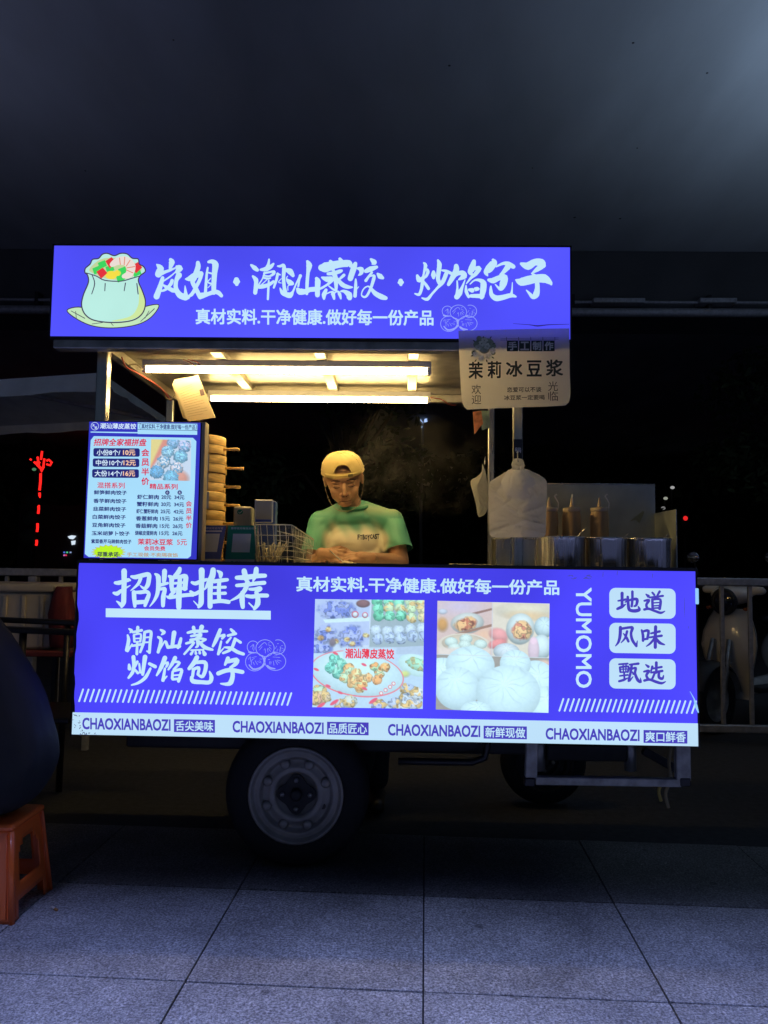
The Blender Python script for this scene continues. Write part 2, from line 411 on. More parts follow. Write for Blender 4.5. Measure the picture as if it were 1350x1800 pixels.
def tile_material(tone=1.0, name='granite_paving'):
    m, t, b = nmat(name)
    tc = t.nodes.new('ShaderNodeTexCoord'); oi = t.nodes.new('ShaderNodeObjectInfo')
    ad = t.nodes.new('ShaderNodeVectorMath'); ad.operation = 'ADD'; t.links.new(tc.outputs['Object'], ad.inputs[0]); t.links.new(oi.outputs['Location'], ad.inputs[1])
    n = t.nodes.new('ShaderNodeTexNoise'); n.inputs['Scale'].default_value = 150; n.inputs['Detail'].default_value = 5; n.inputs['Roughness'].default_value = .7; t.links.new(ad.outputs[0], n.inputs['Vector'])
    v = t.nodes.new('ShaderNodeTexVoronoi'); v.inputs['Scale'].default_value = 110; t.links.new(ad.outputs[0], v.inputs['Vector'])
    n2 = t.nodes.new('ShaderNodeTexNoise'); n2.inputs['Scale'].default_value = 3.0; n2.inputs['Detail'].default_value = 6; n2.inputs['Roughness'].default_value = .65; t.links.new(ad.outputs[0], n2.inputs['Vector'])
    cr = t.nodes.new('ShaderNodeValToRGB'); e = cr.color_ramp.elements
    e[0].position = .38; e[0].color = (.16, .16, .16, 1); e[1].position = .62; e[1].color = (.72, .72, .71, 1)
    x = e.new(.5); x.color = (.40, .40, .40, 1); t.links.new(n.outputs[0], cr.inputs[0])
    c2 = t.nodes.new('ShaderNodeValToRGB'); c2.color_ramp.elements[0].color = (.55, .55, .55, 1); c2.color_ramp.elements[1].color = (1.25, 1.25, 1.25, 1)
    t.links.new(v.outputs['Color'], c2.inputs[0])
    m1 = t.nodes.new('ShaderNodeMix'); m1.data_type = 'RGBA'; m1.blend_type = 'MULTIPLY'; m1.inputs[0].default_value = .8
    t.links.new(cr.outputs[0], m1.inputs[6]); t.links.new(c2.outputs[0], m1.inputs[7])
    mr = t.nodes.new('ShaderNodeMapRange'); mr.inputs[1].default_value = .3; mr.inputs[2].default_value = .7; mr.inputs[3].default_value = .62; mr.inputs[4].default_value = 1.22
    t.links.new(n2.outputs[0], mr.inputs[0])
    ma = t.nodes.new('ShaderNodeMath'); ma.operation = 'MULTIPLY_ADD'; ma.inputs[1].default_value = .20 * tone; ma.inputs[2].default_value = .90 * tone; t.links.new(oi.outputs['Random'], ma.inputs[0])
    mm = t.nodes.new('ShaderNodeMath'); mm.operation = 'MULTIPLY'; t.links.new(mr.outputs[0], mm.inputs[0]); t.links.new(ma.outputs[0], mm.inputs[1])
    gv = t.nodes.new('ShaderNodeTexVoronoi'); gv.inputs['Scale'].default_value = 4.5; gv.inputs['Randomness'].default_value = 1; t.links.new(ad.outputs[0], gv.inputs['Vector'])
    gs = t.nodes.new('ShaderNodeMapRange'); gs.inputs[1].default_value = .05; gs.inputs[2].default_value = .075; gs.inputs[3].default_value = .55; gs.inputs[4].default_value = 1.0; t.links.new(gv.outputs['Distance'], gs.inputs[0])
    m3 = t.nodes.new('ShaderNodeMath'); m3.operation = 'MULTIPLY'; t.links.new(mm.outputs[0], m3.inputs[0]); t.links.new(gs.outputs[0], m3.inputs[1]); mm = m3
    m2 = t.nodes.new('ShaderNodeMix'); m2.data_type = 'RGBA'; m2.blend_type = 'MULTIPLY'; m2.inputs[0].default_value = 1
    t.links.new(m1.outputs[2], m2.inputs[6]); t.links.new(mm.outputs[0], m2.inputs[7]); t.links.new(m2.outputs[2], b.inputs['Base Color'])
    b.inputs['Roughness'].default_value = .62
    bp = t.nodes.new('ShaderNodeBump'); bp.inputs['Strength'].default_value = .5; bp.inputs['Distance'].default_value = .002
    t.links.new(n.outputs[0], bp.inputs['Height']); t.links.new(bp.outputs[0], b.inputs['Normal'])
    return m
M_TILE = tile_material(); M_TILE_SHADE = tile_material(.5, 'shade_toned_paving')
M_MORTAR = mat('dark_joint', (.022, .022, .024), .9, nscale=40, namt=.3)

# ================================================================== ground and paving
mb = MB(); mb.add([(-60, -40, -.009), (60, -40, -.009), (60, 90, -.009), (-60, 90, -.009)], [(0, 1, 2, 3)])
struct(mb.build('ground', M_ASPH))
PROT = R(-1.75)                    # the paving runs a little askew to the stall
pc = gnd(744, 1743); TW, TD = .628, .585
pave = MB().box2((-6 * TW, -3 * TD, -.028), (7 * TW, 2 * TD, -.007)).build('pavement', M_MORTAR)
struct(pave)
po = pave.location.copy()
pave.rotation_euler = (0, 0, PROT); pave.location = pc + (Matrix.Rotation(PROT, 3, 'Z') @ Vector((po.x, po.y, 0))) + Vector((0, 0, -.028))
slab_me = None
for i in range(-6, 7):
    for j in range(-3, 2):
        if slab_me is None:
            o = MB().box((0, 0, 0), (TW - .0046, TD - .0075, .02), .0010).build('paving_slab', M_TILE); slab_me = o.data
            o.location = (0, 0, 0)
        else: o = bpy.data.objects.new('paving_slab', slab_me); COL.objects.link(o)
        o.parent = pave
        if j == 1: o.material_slots[0].link = 'OBJECT'; o.material_slots[0].material = M_TILE_SHADE      # shade under the cart painted as a darker slab tone
        o.location = Vector(((i + .5) * TW - po.x, (j + .5) * TD - po.y, .028 - .02 + random.uniform(-.0012, .0006)))
        o.rotation_euler = (random.uniform(-.0015, .0015), random.uniform(-.0015, .0015), 0)

# ================================================================== overpass overhead
HZ = 5.0
YB = 9.6
ov = thing('overpass', (0, 6, 0), 'grey concrete overpass deck with crossbeam above the stall', 'overpass')
zb = at(1180, 546, YB).z
ztop = at(1180, 441, YB).z
deck = MB().box2((-45, .16, ztop), (45, 75, ztop + .9), .02).build('deck', M_CONC, ov)  # unseen ends shaped to cut off the sun lamp and shade the background
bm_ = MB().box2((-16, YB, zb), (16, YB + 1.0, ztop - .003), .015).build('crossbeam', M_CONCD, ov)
hm = MB()
for x, y, r in ((790, 115, .022), (1113, 75, .02), (1243, 128, .02), (305, 70, .015), (1090, 384, .03), (1010, 382, .03), (936, 295, .016), (150, 300, .018), (1120, 260, .016)):
    d = ray(x, y); p = CAM + d * ((ztop - CAM.z) / d.z)
    hm = MB().lathe([(r * .5, .0), (r * .4, -.004), (.001, -.004)], 10, c=(p.x, p.y, ztop - .001)); hm.build('anchor_hole', M_CONCD, deck)
for px_, yy in ((1180, 549), (1180, 531)):
    p = at(px_, yy, YB - .12)
    MB().tube([(-15, YB - .12, p.z), (-3, YB - .12, p.z - .015), (6, YB - .12, p.z), (15, YB - .12, p.z + .01)], .055 if yy > 540 else .02, 10).build('service_pipe', M_RAIL, ov)
for k in range(-6, 7):
    p = at(1180, 538, YB); MB().box((k * 1.7 + .4, YB - .07, p.z), (.05, .14, .2), .004).build('pipe_bracket', M_DARK, ov)
for a_, b_ in ((1040, 1130), (1225, 1290)):
    p = at(a_, 532, YB - .1); q = at(b_, 532, YB - .1)
    MB().box2((p.x, YB - .2, p.z - .03), (q.x, YB - .03, p.z + .03), .006).build('cable_duct', M_RAIL, ov)
for x in (-12.5, 12.5):
    MB().box2((x - .8, YB + .1, -.03), (x + .8, YB + .95, zb + .02), .05).build('pier', M_CONC, ov)

# ================================================================== railing behind the stall
YR = 5.1
rl = thing('railing', (0, YR, 0), 'grey steel railing with upright bars running behind the stall', 'railing')
zt = 1.055
MB().box2((-5.2, YR - .03, zt - .05), (5.2, YR + .03, zt), .006).build('top_rail', M_RAIL, rl)
MB().box2((-5.2, YR - .02, .06), (5.2, YR + .02, .11), .006).build('bottom_rail', M_RAIL, rl)
x0b = at(1270, 1150, YR).x
bal = None
for k in range(-45, 16):
    x = x0b + k * .182
    if x < -5.1 or x > 5.1: continue
    if k % 10 == 5: MB().box2((x - .03, YR - .03, -.03), (x + .03, YR + .03, zt - .052), .006).build('post', M_RAIL, rl); continue
    if bal is None:
        bal = MB().box2((x - .0125, YR - .012, .112), (x + .0125, YR + .012, zt - .052), .003).build('baluster', M_RAIL, rl); bx = x
    else:
        o = bal.copy(); COL.objects.link(o); o.parent = rl; o.location = bal.location + Vector((x - bx, 0, 0))
# ================================================================== dark trees beyond
M_LEAF = mat('night_leaf', (.05, .085, .035), .6, nscale=3, namt=.4)
M_LEAFD = mat('dark_leaf', (.03, .05, .025), .7, nscale=2, namt=.4)
M_BARK = mat('bark', (.07, .055, .04), .9, nscale=20, namt=.3, bump=.4)
def leaf_cloud(mb, c, r, n, size, rnd):
    for _ in range(n):
        while True:
            p = Vector((rnd.uniform(-1, 1), rnd.uniform(-1, 1), rnd.uniform(-1, 1)))
            if p.length < 1: break
        p = Vector(c) + Vector((p.x * r[0], p.y * r[1], p.z * r[2]))
        a = Vector((rnd.gauss(0, 1), rnd.gauss(0, 1), rnd.gauss(0, 1))).normalized(); b = a.orthogonal().normalized()
        s = size * rnd.uniform(.6, 1.3)
        mb.add([p - a * s, p + b * s * .45, p + a * s, p - b * s * .45], [(0, 1, 2, 3)])
def tree(x, y, h, rad, label, seed):
    rnd = random.Random(seed)
    t = thing('tree', (x, y, -.03), label, 'tree', 'trees beyond the railing')
    tb = MB(); tb.tube([(x, y, -.03), (x + .05, y, h * .25), (x - .04, y + .05, h * .5), (x, y, h * .8)], [.14, .11, .09, .03], 10)
    lf = MB()
    for k in range(11):
        a = rnd.uniform(0, 6.28); d = rnd.uniform(.2, .85) * rad; zc = h * rnd.uniform(.42, .98)
        e = Vector((x + d * math.cos(a), y + d * math.sin(a), zc))
        tb.tube([(x, y, h * rnd.uniform(.3, .55)), (Vector((x, y, h * .5)) + e) / 2 + Vector((0, 0, .15)), e], [.05, .035, .012], 6)
        q = rad * rnd.uniform(.3, .5); leaf_cloud(lf, e, (q, q, q * .7), 320, .085, rnd)
    tb.build('trunk', M_BARK, t); lf.build('crown', M_LEAF, t)
tree(5.9, 11.5, 4.2, 1.7, 'dark leafy tree behind the steel splash guard at the right', 3)
tree(-1.0, 13.5, 5.2, 2.2, 'dark tree beyond the railing behind the cook', 5)
tree(-10.9, 17.5, 4.6, 1.5, 'dark tree beside the red lantern pole at the left edge', 9)
rnd = random.Random(21); lf = MB()
for k in range(90):
    x = -34 + k * .76 + rnd.uniform(-.5, .5)
    for z in (.8, 2.6, 4.4, 6.3):
        leaf_cloud(lf, (x, 27 + rnd.uniform(-2, 2), z + rnd.uniform(-.4, .4)), (1.3, 1.2, 1.3), 60, .34, rnd)
o = lf.build('distant_trees', M_LEAFD); struct(o, 'stuff')

hv = []; hn = 60
for i in range(hn + 1):
    x = -110 + 220 * i / hn; z = 22 + 2.5 * math.sin(i * .37) + 1.5 * math.sin(i * 1.1)
    hv += [(x, 46, -.5), (x, 52, z * .7), (x, 62, z), (x, 80, -.5)]
mb = MB(); mb.add(hv, [(4 * i + k, 4 * (i + 1) + k, 4 * (i + 1) + k + 1, 4 * i + k + 1) for i in range(hn) for k in range(3)], True)
struct(mb.build('sky_block_backdrop', mat('dark_backdrop', (.02, .028, .018), .95, nscale=.6, namt=.4)))  # added dark backdrop, blocks the sky glow between the trees

# ================================================================== the food cart
YF = 2.66; YP = 2.69                  # faces of the top sign and of the front panel
SGN = Plane((0, YF, 1.1), (1, 0, 0), (0, 0, 1)); PNL = Plane((0, YP, 1.1), (1, 0, 0), (0, 0, 1))
sx0, sx1 = at(90, 512, YF).x, at(1004, 515, YF).x; sz1, sz0 = at(550, 431.5, YF).z, at(550, 596, YF).z
px0, px1 = at(131, 1140, YP).x, at(1226, 1158, YP).x; pz1, pz0 = at(680, 995.5, YP).z, at(680, 1303, YP).z
B = 1.12
def bl(c, k=B): return (c[0], c[1], c[2] * k)
E_SIGN = emis('lit_violet_sign', bl(lin((82, 82, 246))), 1.0, .42, 1.0)
E_PANEL = emis('lit_violet_panel', bl(lin((73, 67, 234))), 1.0, .36, 1.3)
E_TXT = emis('lit_pale_lettering', lin((194, 231, 252)), 1.0, .05, 3, sample=False)
E_STRIP = emis('lit_pale_strip', lin((190, 225, 250)), 1.0, .05, 2)
E_VIO = emis('violet_lettering', lin((72, 62, 188)), 1.0, .05, 2, sample=False)
M_PIC = attr_mat('lit_food_print', True)
M_WARMST = mat('brushed_roof_steel', (.52, .49, .42), .42, .75, nscale=18, namt=.18, bump=.06)
M_COUNTER = mat('counter_steel', (.74, .72, .68), .45, .25, nscale=30, namt=.15)
M_EDGE = mat('dark_sign_edge', (.03, .03, .035), .5, .3)
M_CAB = mat('dark_cabinet_steel', (.03, .03, .033), .5, .5, nscale=10, namt=.3)
cart = thing('food_cart', (0, 3.1, 0), 'violet lit dumpling cart with big roof sign and front panel', 'food cart')

# --- roof sign
sg = MB().box2((sx0, YF + .004, sz0), (sx1, YF + .13, sz1), .004).build('roof_sign', M_EDGE, cart)
face = MB(); face.add([(sx0 + .004, YF, sz0 + .004), (sx1 - .004, YF, sz0 + .004), (sx1 - .004, YF, sz1 - .004), (sx0 + .004, YF, sz1 - .004)], [(0, 1, 2, 3)])
face.build('lit_face', E_SIGN, sg)
fr = MB()
for a, b in (((sx0, YF - .002, sz1 - .004), (sx1, YF + .02, sz1 + .002)), ((sx0, YF - .002, sz0 - .002), (sx1, YF + .02, sz0 + .004)),
             ((sx0 - .002, YF - .002, sz0 - .002), (sx0 + .004, YF + .02, sz1 + .002)), ((sx1 - .004, YF - .002, sz0 - .002), (sx1 + .002, YF + .02, sz1 + .002))): fr.box2(a, b)
fr.build('edge_trim', M_EDGE, sg)
MB().box2((sx0 + .01, YF + .01, sz0 - .035), (sx1 - .01, YF + .06, sz0 - .003), .003).build('lower_rail', M_STEELD, sg)
T = Ink(SGN.px)
# brush lettering of the name, stroke by stroke: x, y, width
T.wm = 1.16
T.strokes('120,190,20 165,240,80 140,315,80;140,325,50 230,285,35 290,265,30 370,230,14;300,125,40 315,160,70 290,250,25;385,220,40 415,240,85 375,290,30;'
 '195,365,40 165,470,55 115,610,70;200,410,18 290,350,18 360,290,14 385,250,20;410,330,70 375,400,45 370,500,50 420,590,70 500,620,75 530,625,40;500,590,50 490,465,6;'
 '320,400,40 300,450,40 230,520,30 160,540,20;190,450,12 250,490,40 330,530,50 355,550,20;540,610,35 590,570,30 620,540,30;'
 '660,165,45 660,230,60 610,370,60 590,420,50 640,520,50 690,620,50;500,380,20 550,375,60 610,340,70 700,310,60;705,320,45 680,400,40 600,550,40 570,590,40;'
 '790,230,20 775,330,28 760,550,35;800,155,30 850,150,50 890,190,75 880,300,60 870,450,55 870,560,50;780,290,14 850,310,22;830,370,10 790,420,14 845,445,24;845,445,10 790,495,8;'
 '710,600,70 800,575,45 880,550,50 930,560,50 970,600,40;1168,390,60 1170,420,82 1172,450,40', 7.5, (260, 440))
T.done('brush_lettering', E_TXT, sg); T = Ink(SGN.px); T.wm = 1.16
T.strokes('110,250,30 170,300,70 215,335,50;140,440,30 190,500,70 195,560,60 180,720,60;190,720,40 230,600,22 300,490,18 340,380,30;415,155,25 405,230,40 380,290,50;'
 '270,330,30 360,320,70 440,280,60 490,230,30;330,390,30 430,370,30 500,360,36 490,400,45 420,440,24 320,430,24;330,470,30 400,480,30 440,470,20;400,480,14 280,590,16;'
 '250,620,60 330,610,60 420,580,50 490,530,40;410,510,20 405,600,35 395,830,32;560,400,40 540,500,40 495,635,30;'
 '560,270,22 610,270,40 660,250,40 670,320,60 660,450,50 670,600,50 690,720,60;550,395,16 600,415,25;625,480,10 575,540,14 620,555,14;690,330,40 770,360,90 820,430,50;'
 '730,440,12 710,480,16 760,540,80 820,570,40 740,600,14 735,680,14;600,640,14 640,720,60 700,750,70 770,760,90 820,700,30 870,580,24 940,440,34;'
 '945,435,50 930,500,25 910,610,30;900,660,50 940,700,100 1040,700,70 1100,670,70 1200,660,70 1290,650,30 1350,620,30;1065,190,40 1095,260,90 1075,380,50 1060,560,50 1055,740,40;'
 '1220,480,50 1240,530,85 1235,650,75 1235,760,70', 9.643, (430, 440))
T.strokes('215,260,90 270,255,130 400,220,100 520,200,90 620,200,90 640,235,40;485,130,40 510,170,60;345,165,40 370,190,50;355,260,40 390,300,40;310,350,40 400,340,50 480,315,50 510,305,35;'
 '400,350,60 420,420,60 430,560,40 410,595,30 320,530,15;220,405,25 290,430,70 370,430,60 300,510,30 190,570,22;545,370,40 490,420,30;440,420,40 520,510,60 600,545,50 670,550,20;'
 '280,590,40 250,660,60 250,720,30;280,650,14 350,620,20 380,640,55 400,720,30;400,640,14 450,610,20 480,650,45 500,720,20;500,610,20 550,610,40 620,660,80 630,720,50 590,700,12;'
 '715,200,50 690,270,75 640,420,70;740,270,20 800,285,70 800,340,50 760,375,12;720,430,20 720,520,40 710,680,45;715,600,20 765,540,8;945,135,30 990,175,70 990,190,60 960,210,10;'
 '870,310,50 940,280,70 1030,250,40;960,330,30 920,380,30 870,450,40;920,390,14 990,375,30 985,430,45 940,570,35 880,680,30 830,690,25 805,650,14 840,570,18 900,535,18 940,560,30;'
 '1045,350,30 1080,385,70 1120,410,40;940,560,30 1010,640,60 1100,690,70 1165,710,50;1386,455,60 1388,480,84 1390,510,40', 8.4375, (540, 440))
T.done('brush_lettering', E_TXT, sg); T = Ink(SGN.px); T.wm = 1.16
T.strokes('130,430,40 160,500,80 200,490,60 240,460,50;240,215,25 270,260,55 240,400,30 220,530,50 200,660,45 160,750,45 90,735,20;300,330,40 310,370,50 280,440,40 240,480,20;235,530,30 280,590,45 320,650,45;'
 '405,370,50 405,420,75 405,470,40;480,170,30 505,240,70 495,350,65 480,480,60 510,560,60;620,400,60 560,540,60 470,640,36 380,740,34 300,830,50 210,810,20;545,340,22 620,355,45 700,390,45;'
 '790,270,70 790,340,85 740,440,80 660,580,50;770,420,60 830,390,60 900,390,80 920,440,90 830,500,20;805,520,20 810,640,30 800,790,60;800,790,80 850,720,80 890,630,40 940,500,12;'
 '1090,190,60 1060,300,100 1030,370,80 1060,420,30;1130,310,60 1180,310,70 1120,400,60 1040,470,40 960,570,12;955,600,20 960,700,50 1000,790,40;'
 '1025,575,16 1100,510,24 1190,510,50 1250,560,90 1245,680,90 1220,800,60;1040,775,50 1140,775,60 1230,780,70;1010,670,40 1060,680,70;1110,650,40 1160,655,55 1110,690,10', 9.643, (720, 440))
T.strokes('240,155,40 250,200,100 180,290,110 130,350,70 155,405,16;290,260,20 400,210,40 480,220,70 560,260,60;470,270,80 400,350,50 350,385,20;'
 '170,470,40 240,480,80 330,440,70 420,430,90 400,530,100 365,610,60 320,590,30 275,540,14;205,570,20 205,640,45 220,710,60 290,760,80 400,745,70 520,715,60 600,735,24;530,690,40 540,620,20 545,510,10;'
 '685,215,40 790,250,110 900,190,90 1000,200,110 1030,240,80;1000,260,80 930,310,60 865,355,20;850,365,20 900,400,40;600,470,20 680,500,110 800,475,120 920,450,110 1050,450,120 1140,510,60 1160,540,30;'
 '935,510,60 940,600,65 920,700,90 870,740,60 820,690,40 765,630,12', 9, (840, 440))
T.done('brush_lettering', E_TXT, sg)
T = Ink(SGN.px); T.text('真材实料.干净健康.做好每一份产品', 344, 543.5, 762, 571.5, bold=.018); T.done('slogan_lettering', E_TXT, sg)
# --- five-bun line drawing (drawn once on a 90 x 80 grid, used on sign and panel)
BUNS = ('C540,440,240,222;A220,410,150,160,60,330;A880,410,190,190,-110,120;C265,800,240,240;C810,790,275,235;'
 '370,430,14 500,300,14 560,310,14 580,360,10;390,490,10 460,400,12;550,570,10 540,450,14 510,490,8;620,550,8 600,450,14;690,530,8 630,450,14;710,470,8 650,410,14;700,380,8 620,350,12;660,290,8 620,310,10;'
 '230,350,12 210,470,10;150,410,8 230,340,12;240,350,10 260,470,8;240,470,10 235,520,8;850,380,8 810,450,10;940,400,14 960,530,10;870,460,8 850,530,10;910,460,8 930,550,8;960,380,8 1010,370,10;960,430,8 1020,450,10;1000,500,8 1040,480,10;870,320,16 900,320,8;'
 '100,740,8 150,660,14 160,790,10;180,880,10 190,760,14 260,710,10;230,810,14 260,880,10;280,770,10 340,870,12;340,790,8 440,830,10;390,770,8 430,790,10;400,720,8 460,730,10;190,690,8 310,660,12;'
 '650,870,8 670,790,14;690,870,8 700,800,14;760,780,10 775,890,12;800,750,10 870,870,12;830,760,8 920,830,12;860,750,8 970,780,12;740,670,8 930,685,12;790,620,8 860,620,10;620,740,10 660,740,16;'
 '120,880,30 220,990,44 350,980,44 460,930,50 510,860,60;600,900,40 680,960,44 800,980,30;120,540,50 200,560,40 290,560,20;520,700,60 530,800,40;800,540,30 770,570,40;400,620,30 480,650,40')
def buns(ink, off, scx, scy, wm=1.0):
    for st in BUNS.split(';'):
        if st[0] in 'CA':
            q = [float(a) for a in st[1:].split(',')]; a0, a1 = (0, 360) if st[0] == 'C' else (q[4], q[5]); n = 22
            pts = [(q[0] + q[2] * math.cos(R(a0 + (a1 - a0) * i / n)), q[1] + q[3] * math.sin(R(a0 + (a1 - a0) * i / n)), 17) for i in range(n + (st[0] == 'A'))]
            cl = st[0] == 'C'
        else: pts = [tuple(float(a) for a in p.split(',')) for p in st.split()]; cl = False
        ink.stroke([(off[0] + x * scx, off[1] + y * scy, wd * scx * wm) for x, y, wd in pts], .0008, 2, closed=cl)
E_LINE = emis('lit_line_drawing', lin((150, 165, 252)), 1.0, sample=False)
T = Ink(SGN.px); buns(T, (773, 524), .0605, .0565); T.done('bun_drawing', E_LINE, sg)
# --- dumpling picture without features on a leaf
def ep(n, c): return emis(n, lin(c), 1.0, .04, 6, sample=False)
Z = lambda x, y, h: SGN.px(70 + x / 2.7, 410 + y / 2.7, h)
def smooth_loop(pts, sub=5):
    out = []; n = len(pts)
    for i in range(n):
        a, b, c, d = [Vector(pts[(i + k) % n]) for k in (-1, 0, 1, 2)]
        for j in range(sub):
            t = j / sub; out.append(tuple(.5 * ((2 * b) + (c - a) * t + (2 * a - 5 * b + 4 * c - d) * t * t + (3 * b - a - 3 * c + d) * t ** 3)))
    return out
leaf = [(130, 365), (200, 352), (280, 395), (400, 400), (480, 355), (565, 340), (530, 398), (460, 435), (350, 450), (250, 440), (172, 405)]
body = [(228, 200), (232, 235), (208, 295), (200, 345), (218, 388), (262, 415), (350, 425), (440, 415), (488, 382), (503, 330), (490, 280), (470, 232), (476, 205), (502, 183), (494, 160), (474, 148), (468, 124), (440, 120), (416, 100), (385, 97), (355, 108), (322, 97), (298, 102), (280, 121), (252, 126), (240, 148), (218, 168), (216, 188)]
K = Ink(Z, False); K.stroke([(x, y, 5) for x, y in leaf], .0012, 5, closed=True); K.stroke([(x, y, 6) for x, y in body], .003, 5, closed=True)
for st in ((250, 200, 4, 262, 240, 5, 248, 290, 4), (312, 240, 5, 310, 275, 4), (408, 238, 5, 402, 275, 4), (462, 240, 5, 468, 290, 5), (222, 190, 4, 270, 205, 5, 310, 225, 5, 385, 229, 5, 440, 215, 5, 478, 204, 4),
           (150, 370, 3, 215, 405, 4), (175, 405, 3, 172, 372, 3), (480, 420, 3, 545, 360, 4), (500, 405, 3, 520, 370, 3), (250, 432, 3, 300, 425, 3), (350, 440, 3, 340, 428, 3)):
    K.stroke([st[i:i + 3] for i in range(0, len(st), 3)], .0032)
K.done('dumpling_outline', ep('outline_print', (70, 62, 90)), sg)
for nm, col, fn in (
    ('leaf_print', (196, 232, 190), lambda k: k.poly(smooth_loop(leaf), .001)),
    ('dumpling_print', (186, 236, 226), lambda k: k.poly(smooth_loop(body), .0015)),
    ('dumpling_side_print', (206, 232, 160), lambda k: k.poly(smooth_loop([(470, 250), (500, 320), (486, 380), (430, 412), (340, 418), (430, 395), (465, 350), (472, 300)]), .002)),
    ('filling_print', (196, 214, 158), lambda k: k.poly(smooth_loop([(235, 172), (290, 125), (360, 118), (430, 130), (484, 172), (440, 208), (380, 222), (310, 215), (262, 195)]), .0018)),
    ('green_cube_print', (62, 214, 96), lambda k: [k.poly([(x, y), (x + 34, y - 14), (x + 44, y + 14), (x + 10, y + 30)], .0021 + i * .0001) for i, (x, y) in enumerate(((250, 168), (276, 142), (312, 162), (362, 206), (372, 172), (440, 180)))]),
    ('red_cube_print', (226, 52, 60), lambda k: [k.poly([(x, y), (x + 30, y - 20), (x + 52, y + 6), (x + 22, y + 34)], .0027 + i * .0001) for i, (x, y) in enumerate(((270, 184), (312, 134), (436, 158)))]),
    ('egg_print', (246, 222, 70), lambda k: (k.disc(340, 200, 28, 20, .0024), k.disc(370, 190, 16, 14, .0025))),
    ('shrimp_print', (236, 222, 214), lambda k: k.stroke([(345, 150, 24), (372, 134, 36), (410, 134, 44), (434, 160, 44), (425, 195, 36), (400, 206, 20)], .0030)),
    ('shrimp_stripe_print', (226, 130, 100), lambda k: [k.stroke([(a, b, 4), (c, d, 4)], .0036) for a, b, c, d in ((380, 120, 384, 150), (405, 115, 402, 152), (430, 130, 412, 158), (452, 160, 416, 166), (444, 190, 412, 176))])):
    K = Ink(Z, False); fn(K); K.done(nm, ep(nm + '_ink', col), sg)
# --- tear in the sign film
K = Ink(SGN.px, False); K.stroke([(902, 569, .6), (930, 571, 1.2), (945, 573, 2.6), (965, 571, 1.6), (1000, 570, .8)], .001); K.done('film_crease', ep('crease', (44, 38, 130)), sg)

# --- front panel
pn = MB().box2((px0, YP + .004, pz0), (px1, YP + .09, pz1), .004).build('front_panel', M_EDGE, cart)
def wav(z):   # the film edge at the left is slightly wavy
    return .004 * math.sin(z * 23) + .003 * math.sin(z * 57)
f = MB(); n = 24
zs = [pz0 + .003 + (pz1 - pz0 - .006) * i / n for i in range(n + 1)]
f.add([(px0 + .005 + wav(z), YP, z) for z in zs] + [(px1 - .003, YP, z) for z in zs], [(i, n + 1 + i, n + 2 + i, i + 1) for i in range(n)])
f.build('lit_face', E_PANEL, pn)
fr = MB()
for a, b in (((px0, YP - .003, pz1 - .002), (px1, YP + .03, pz1 + .009)), ((px0 - .003, YP - .002, pz0 - .004), (px0 + .003, YP + .02, pz1 + .004)), ((px1 - .002, YP - .002, pz0 - .004), (px1 + .003, YP + .02, pz1 + .004))): fr.box2(a, b)
fr.build('edge_trim', M_EDGE, pn)
T = Ink(PNL.px)
T.strokes('300,125,90 300,300,80 295,500,80 290,620,80 260,690,40;260,690,30 230,640,50 180,600,16;160,310,50 220,310,70 300,285,60 370,265,60 400,275,20;135,470,40 190,480,70 260,430,50 400,350,10;'
 '415,210,40 480,220,70 600,190,70 690,180,70 690,270,70 670,350,70 620,400,50 550,350,12;560,240,60 520,330,50 405,435,14;455,460,70 460,560,70 470,680,50;440,460,40 560,460,60 650,450,60 690,490,60 660,580,70 630,670,50;480,620,70 640,610,60;'
 '790,170,30 840,220,80 840,380,70 820,500,60 770,600,40 705,685,12;940,125,80 935,230,75 930,290,60;850,350,60 930,330,50 990,315,40;850,410,50 900,405,50 945,410,60 920,530,75 915,670,60;'
 '1180,85,60 1160,140,80 1090,210,50;1010,205,40 1050,240,80 1050,350,70 1060,430,60;1050,230,60 1180,215,60 1270,210,80 1270,300,80 1260,400,80;1180,230,70 1180,320,70 1170,400,90 1165,560,90 1165,700,80;'
 '1060,320,40 1200,310,40 1270,300,40;1050,420,50 1180,400,50 1280,405,50;1090,450,60 1030,510,50;970,520,20 1020,540,60 1180,515,60 1340,500,60 1390,505,50', 9, (185, 990))
T.strokes('250,105,90 250,250,80 245,450,75 240,590,80 205,650,40;210,645,30 130,560,12;105,285,40 160,300,60 250,265,60 330,240,40;85,420,40 150,455,60 250,400,50 320,370,16;'
 '420,100,80 410,180,90 370,270,90 300,380,16;480,110,20 530,150,70 530,200,50;380,300,80 375,450,75 375,640,75;430,270,60 540,255,60 630,245,50;430,360,40 600,355,45;430,450,40 600,445,50;420,570,60 540,560,60 650,575,60;'
 '510,270,60 505,420,60 510,560,60;770,215,60 900,210,80 1060,190,70 1190,185,60;880,115,80 900,200,80 920,260,60;1060,85,70 1050,170,80 1010,270,20;770,330,50 900,320,60 1060,300,60 1180,290,60;'
 '930,280,70 900,380,70 820,480,60 670,560,14;855,440,70 850,550,80 860,650,60;960,385,40 1030,385,50 1110,370,60 1120,390,50 1050,430,40;1060,440,60 1080,500,70 1080,600,80 1030,680,40;1030,670,30 950,590,20;'
 '915,485,50 1000,495,60 1100,480,60 1220,480,60', 8.4375, (325, 990))
T.done('headline_lettering', E_TXT, pn)
T = Ink(PNL.px); T.rect(186, 1071.5, 476, 1087); T.done('underline_bar', E_TXT, pn)
T = Ink(PNL.px)
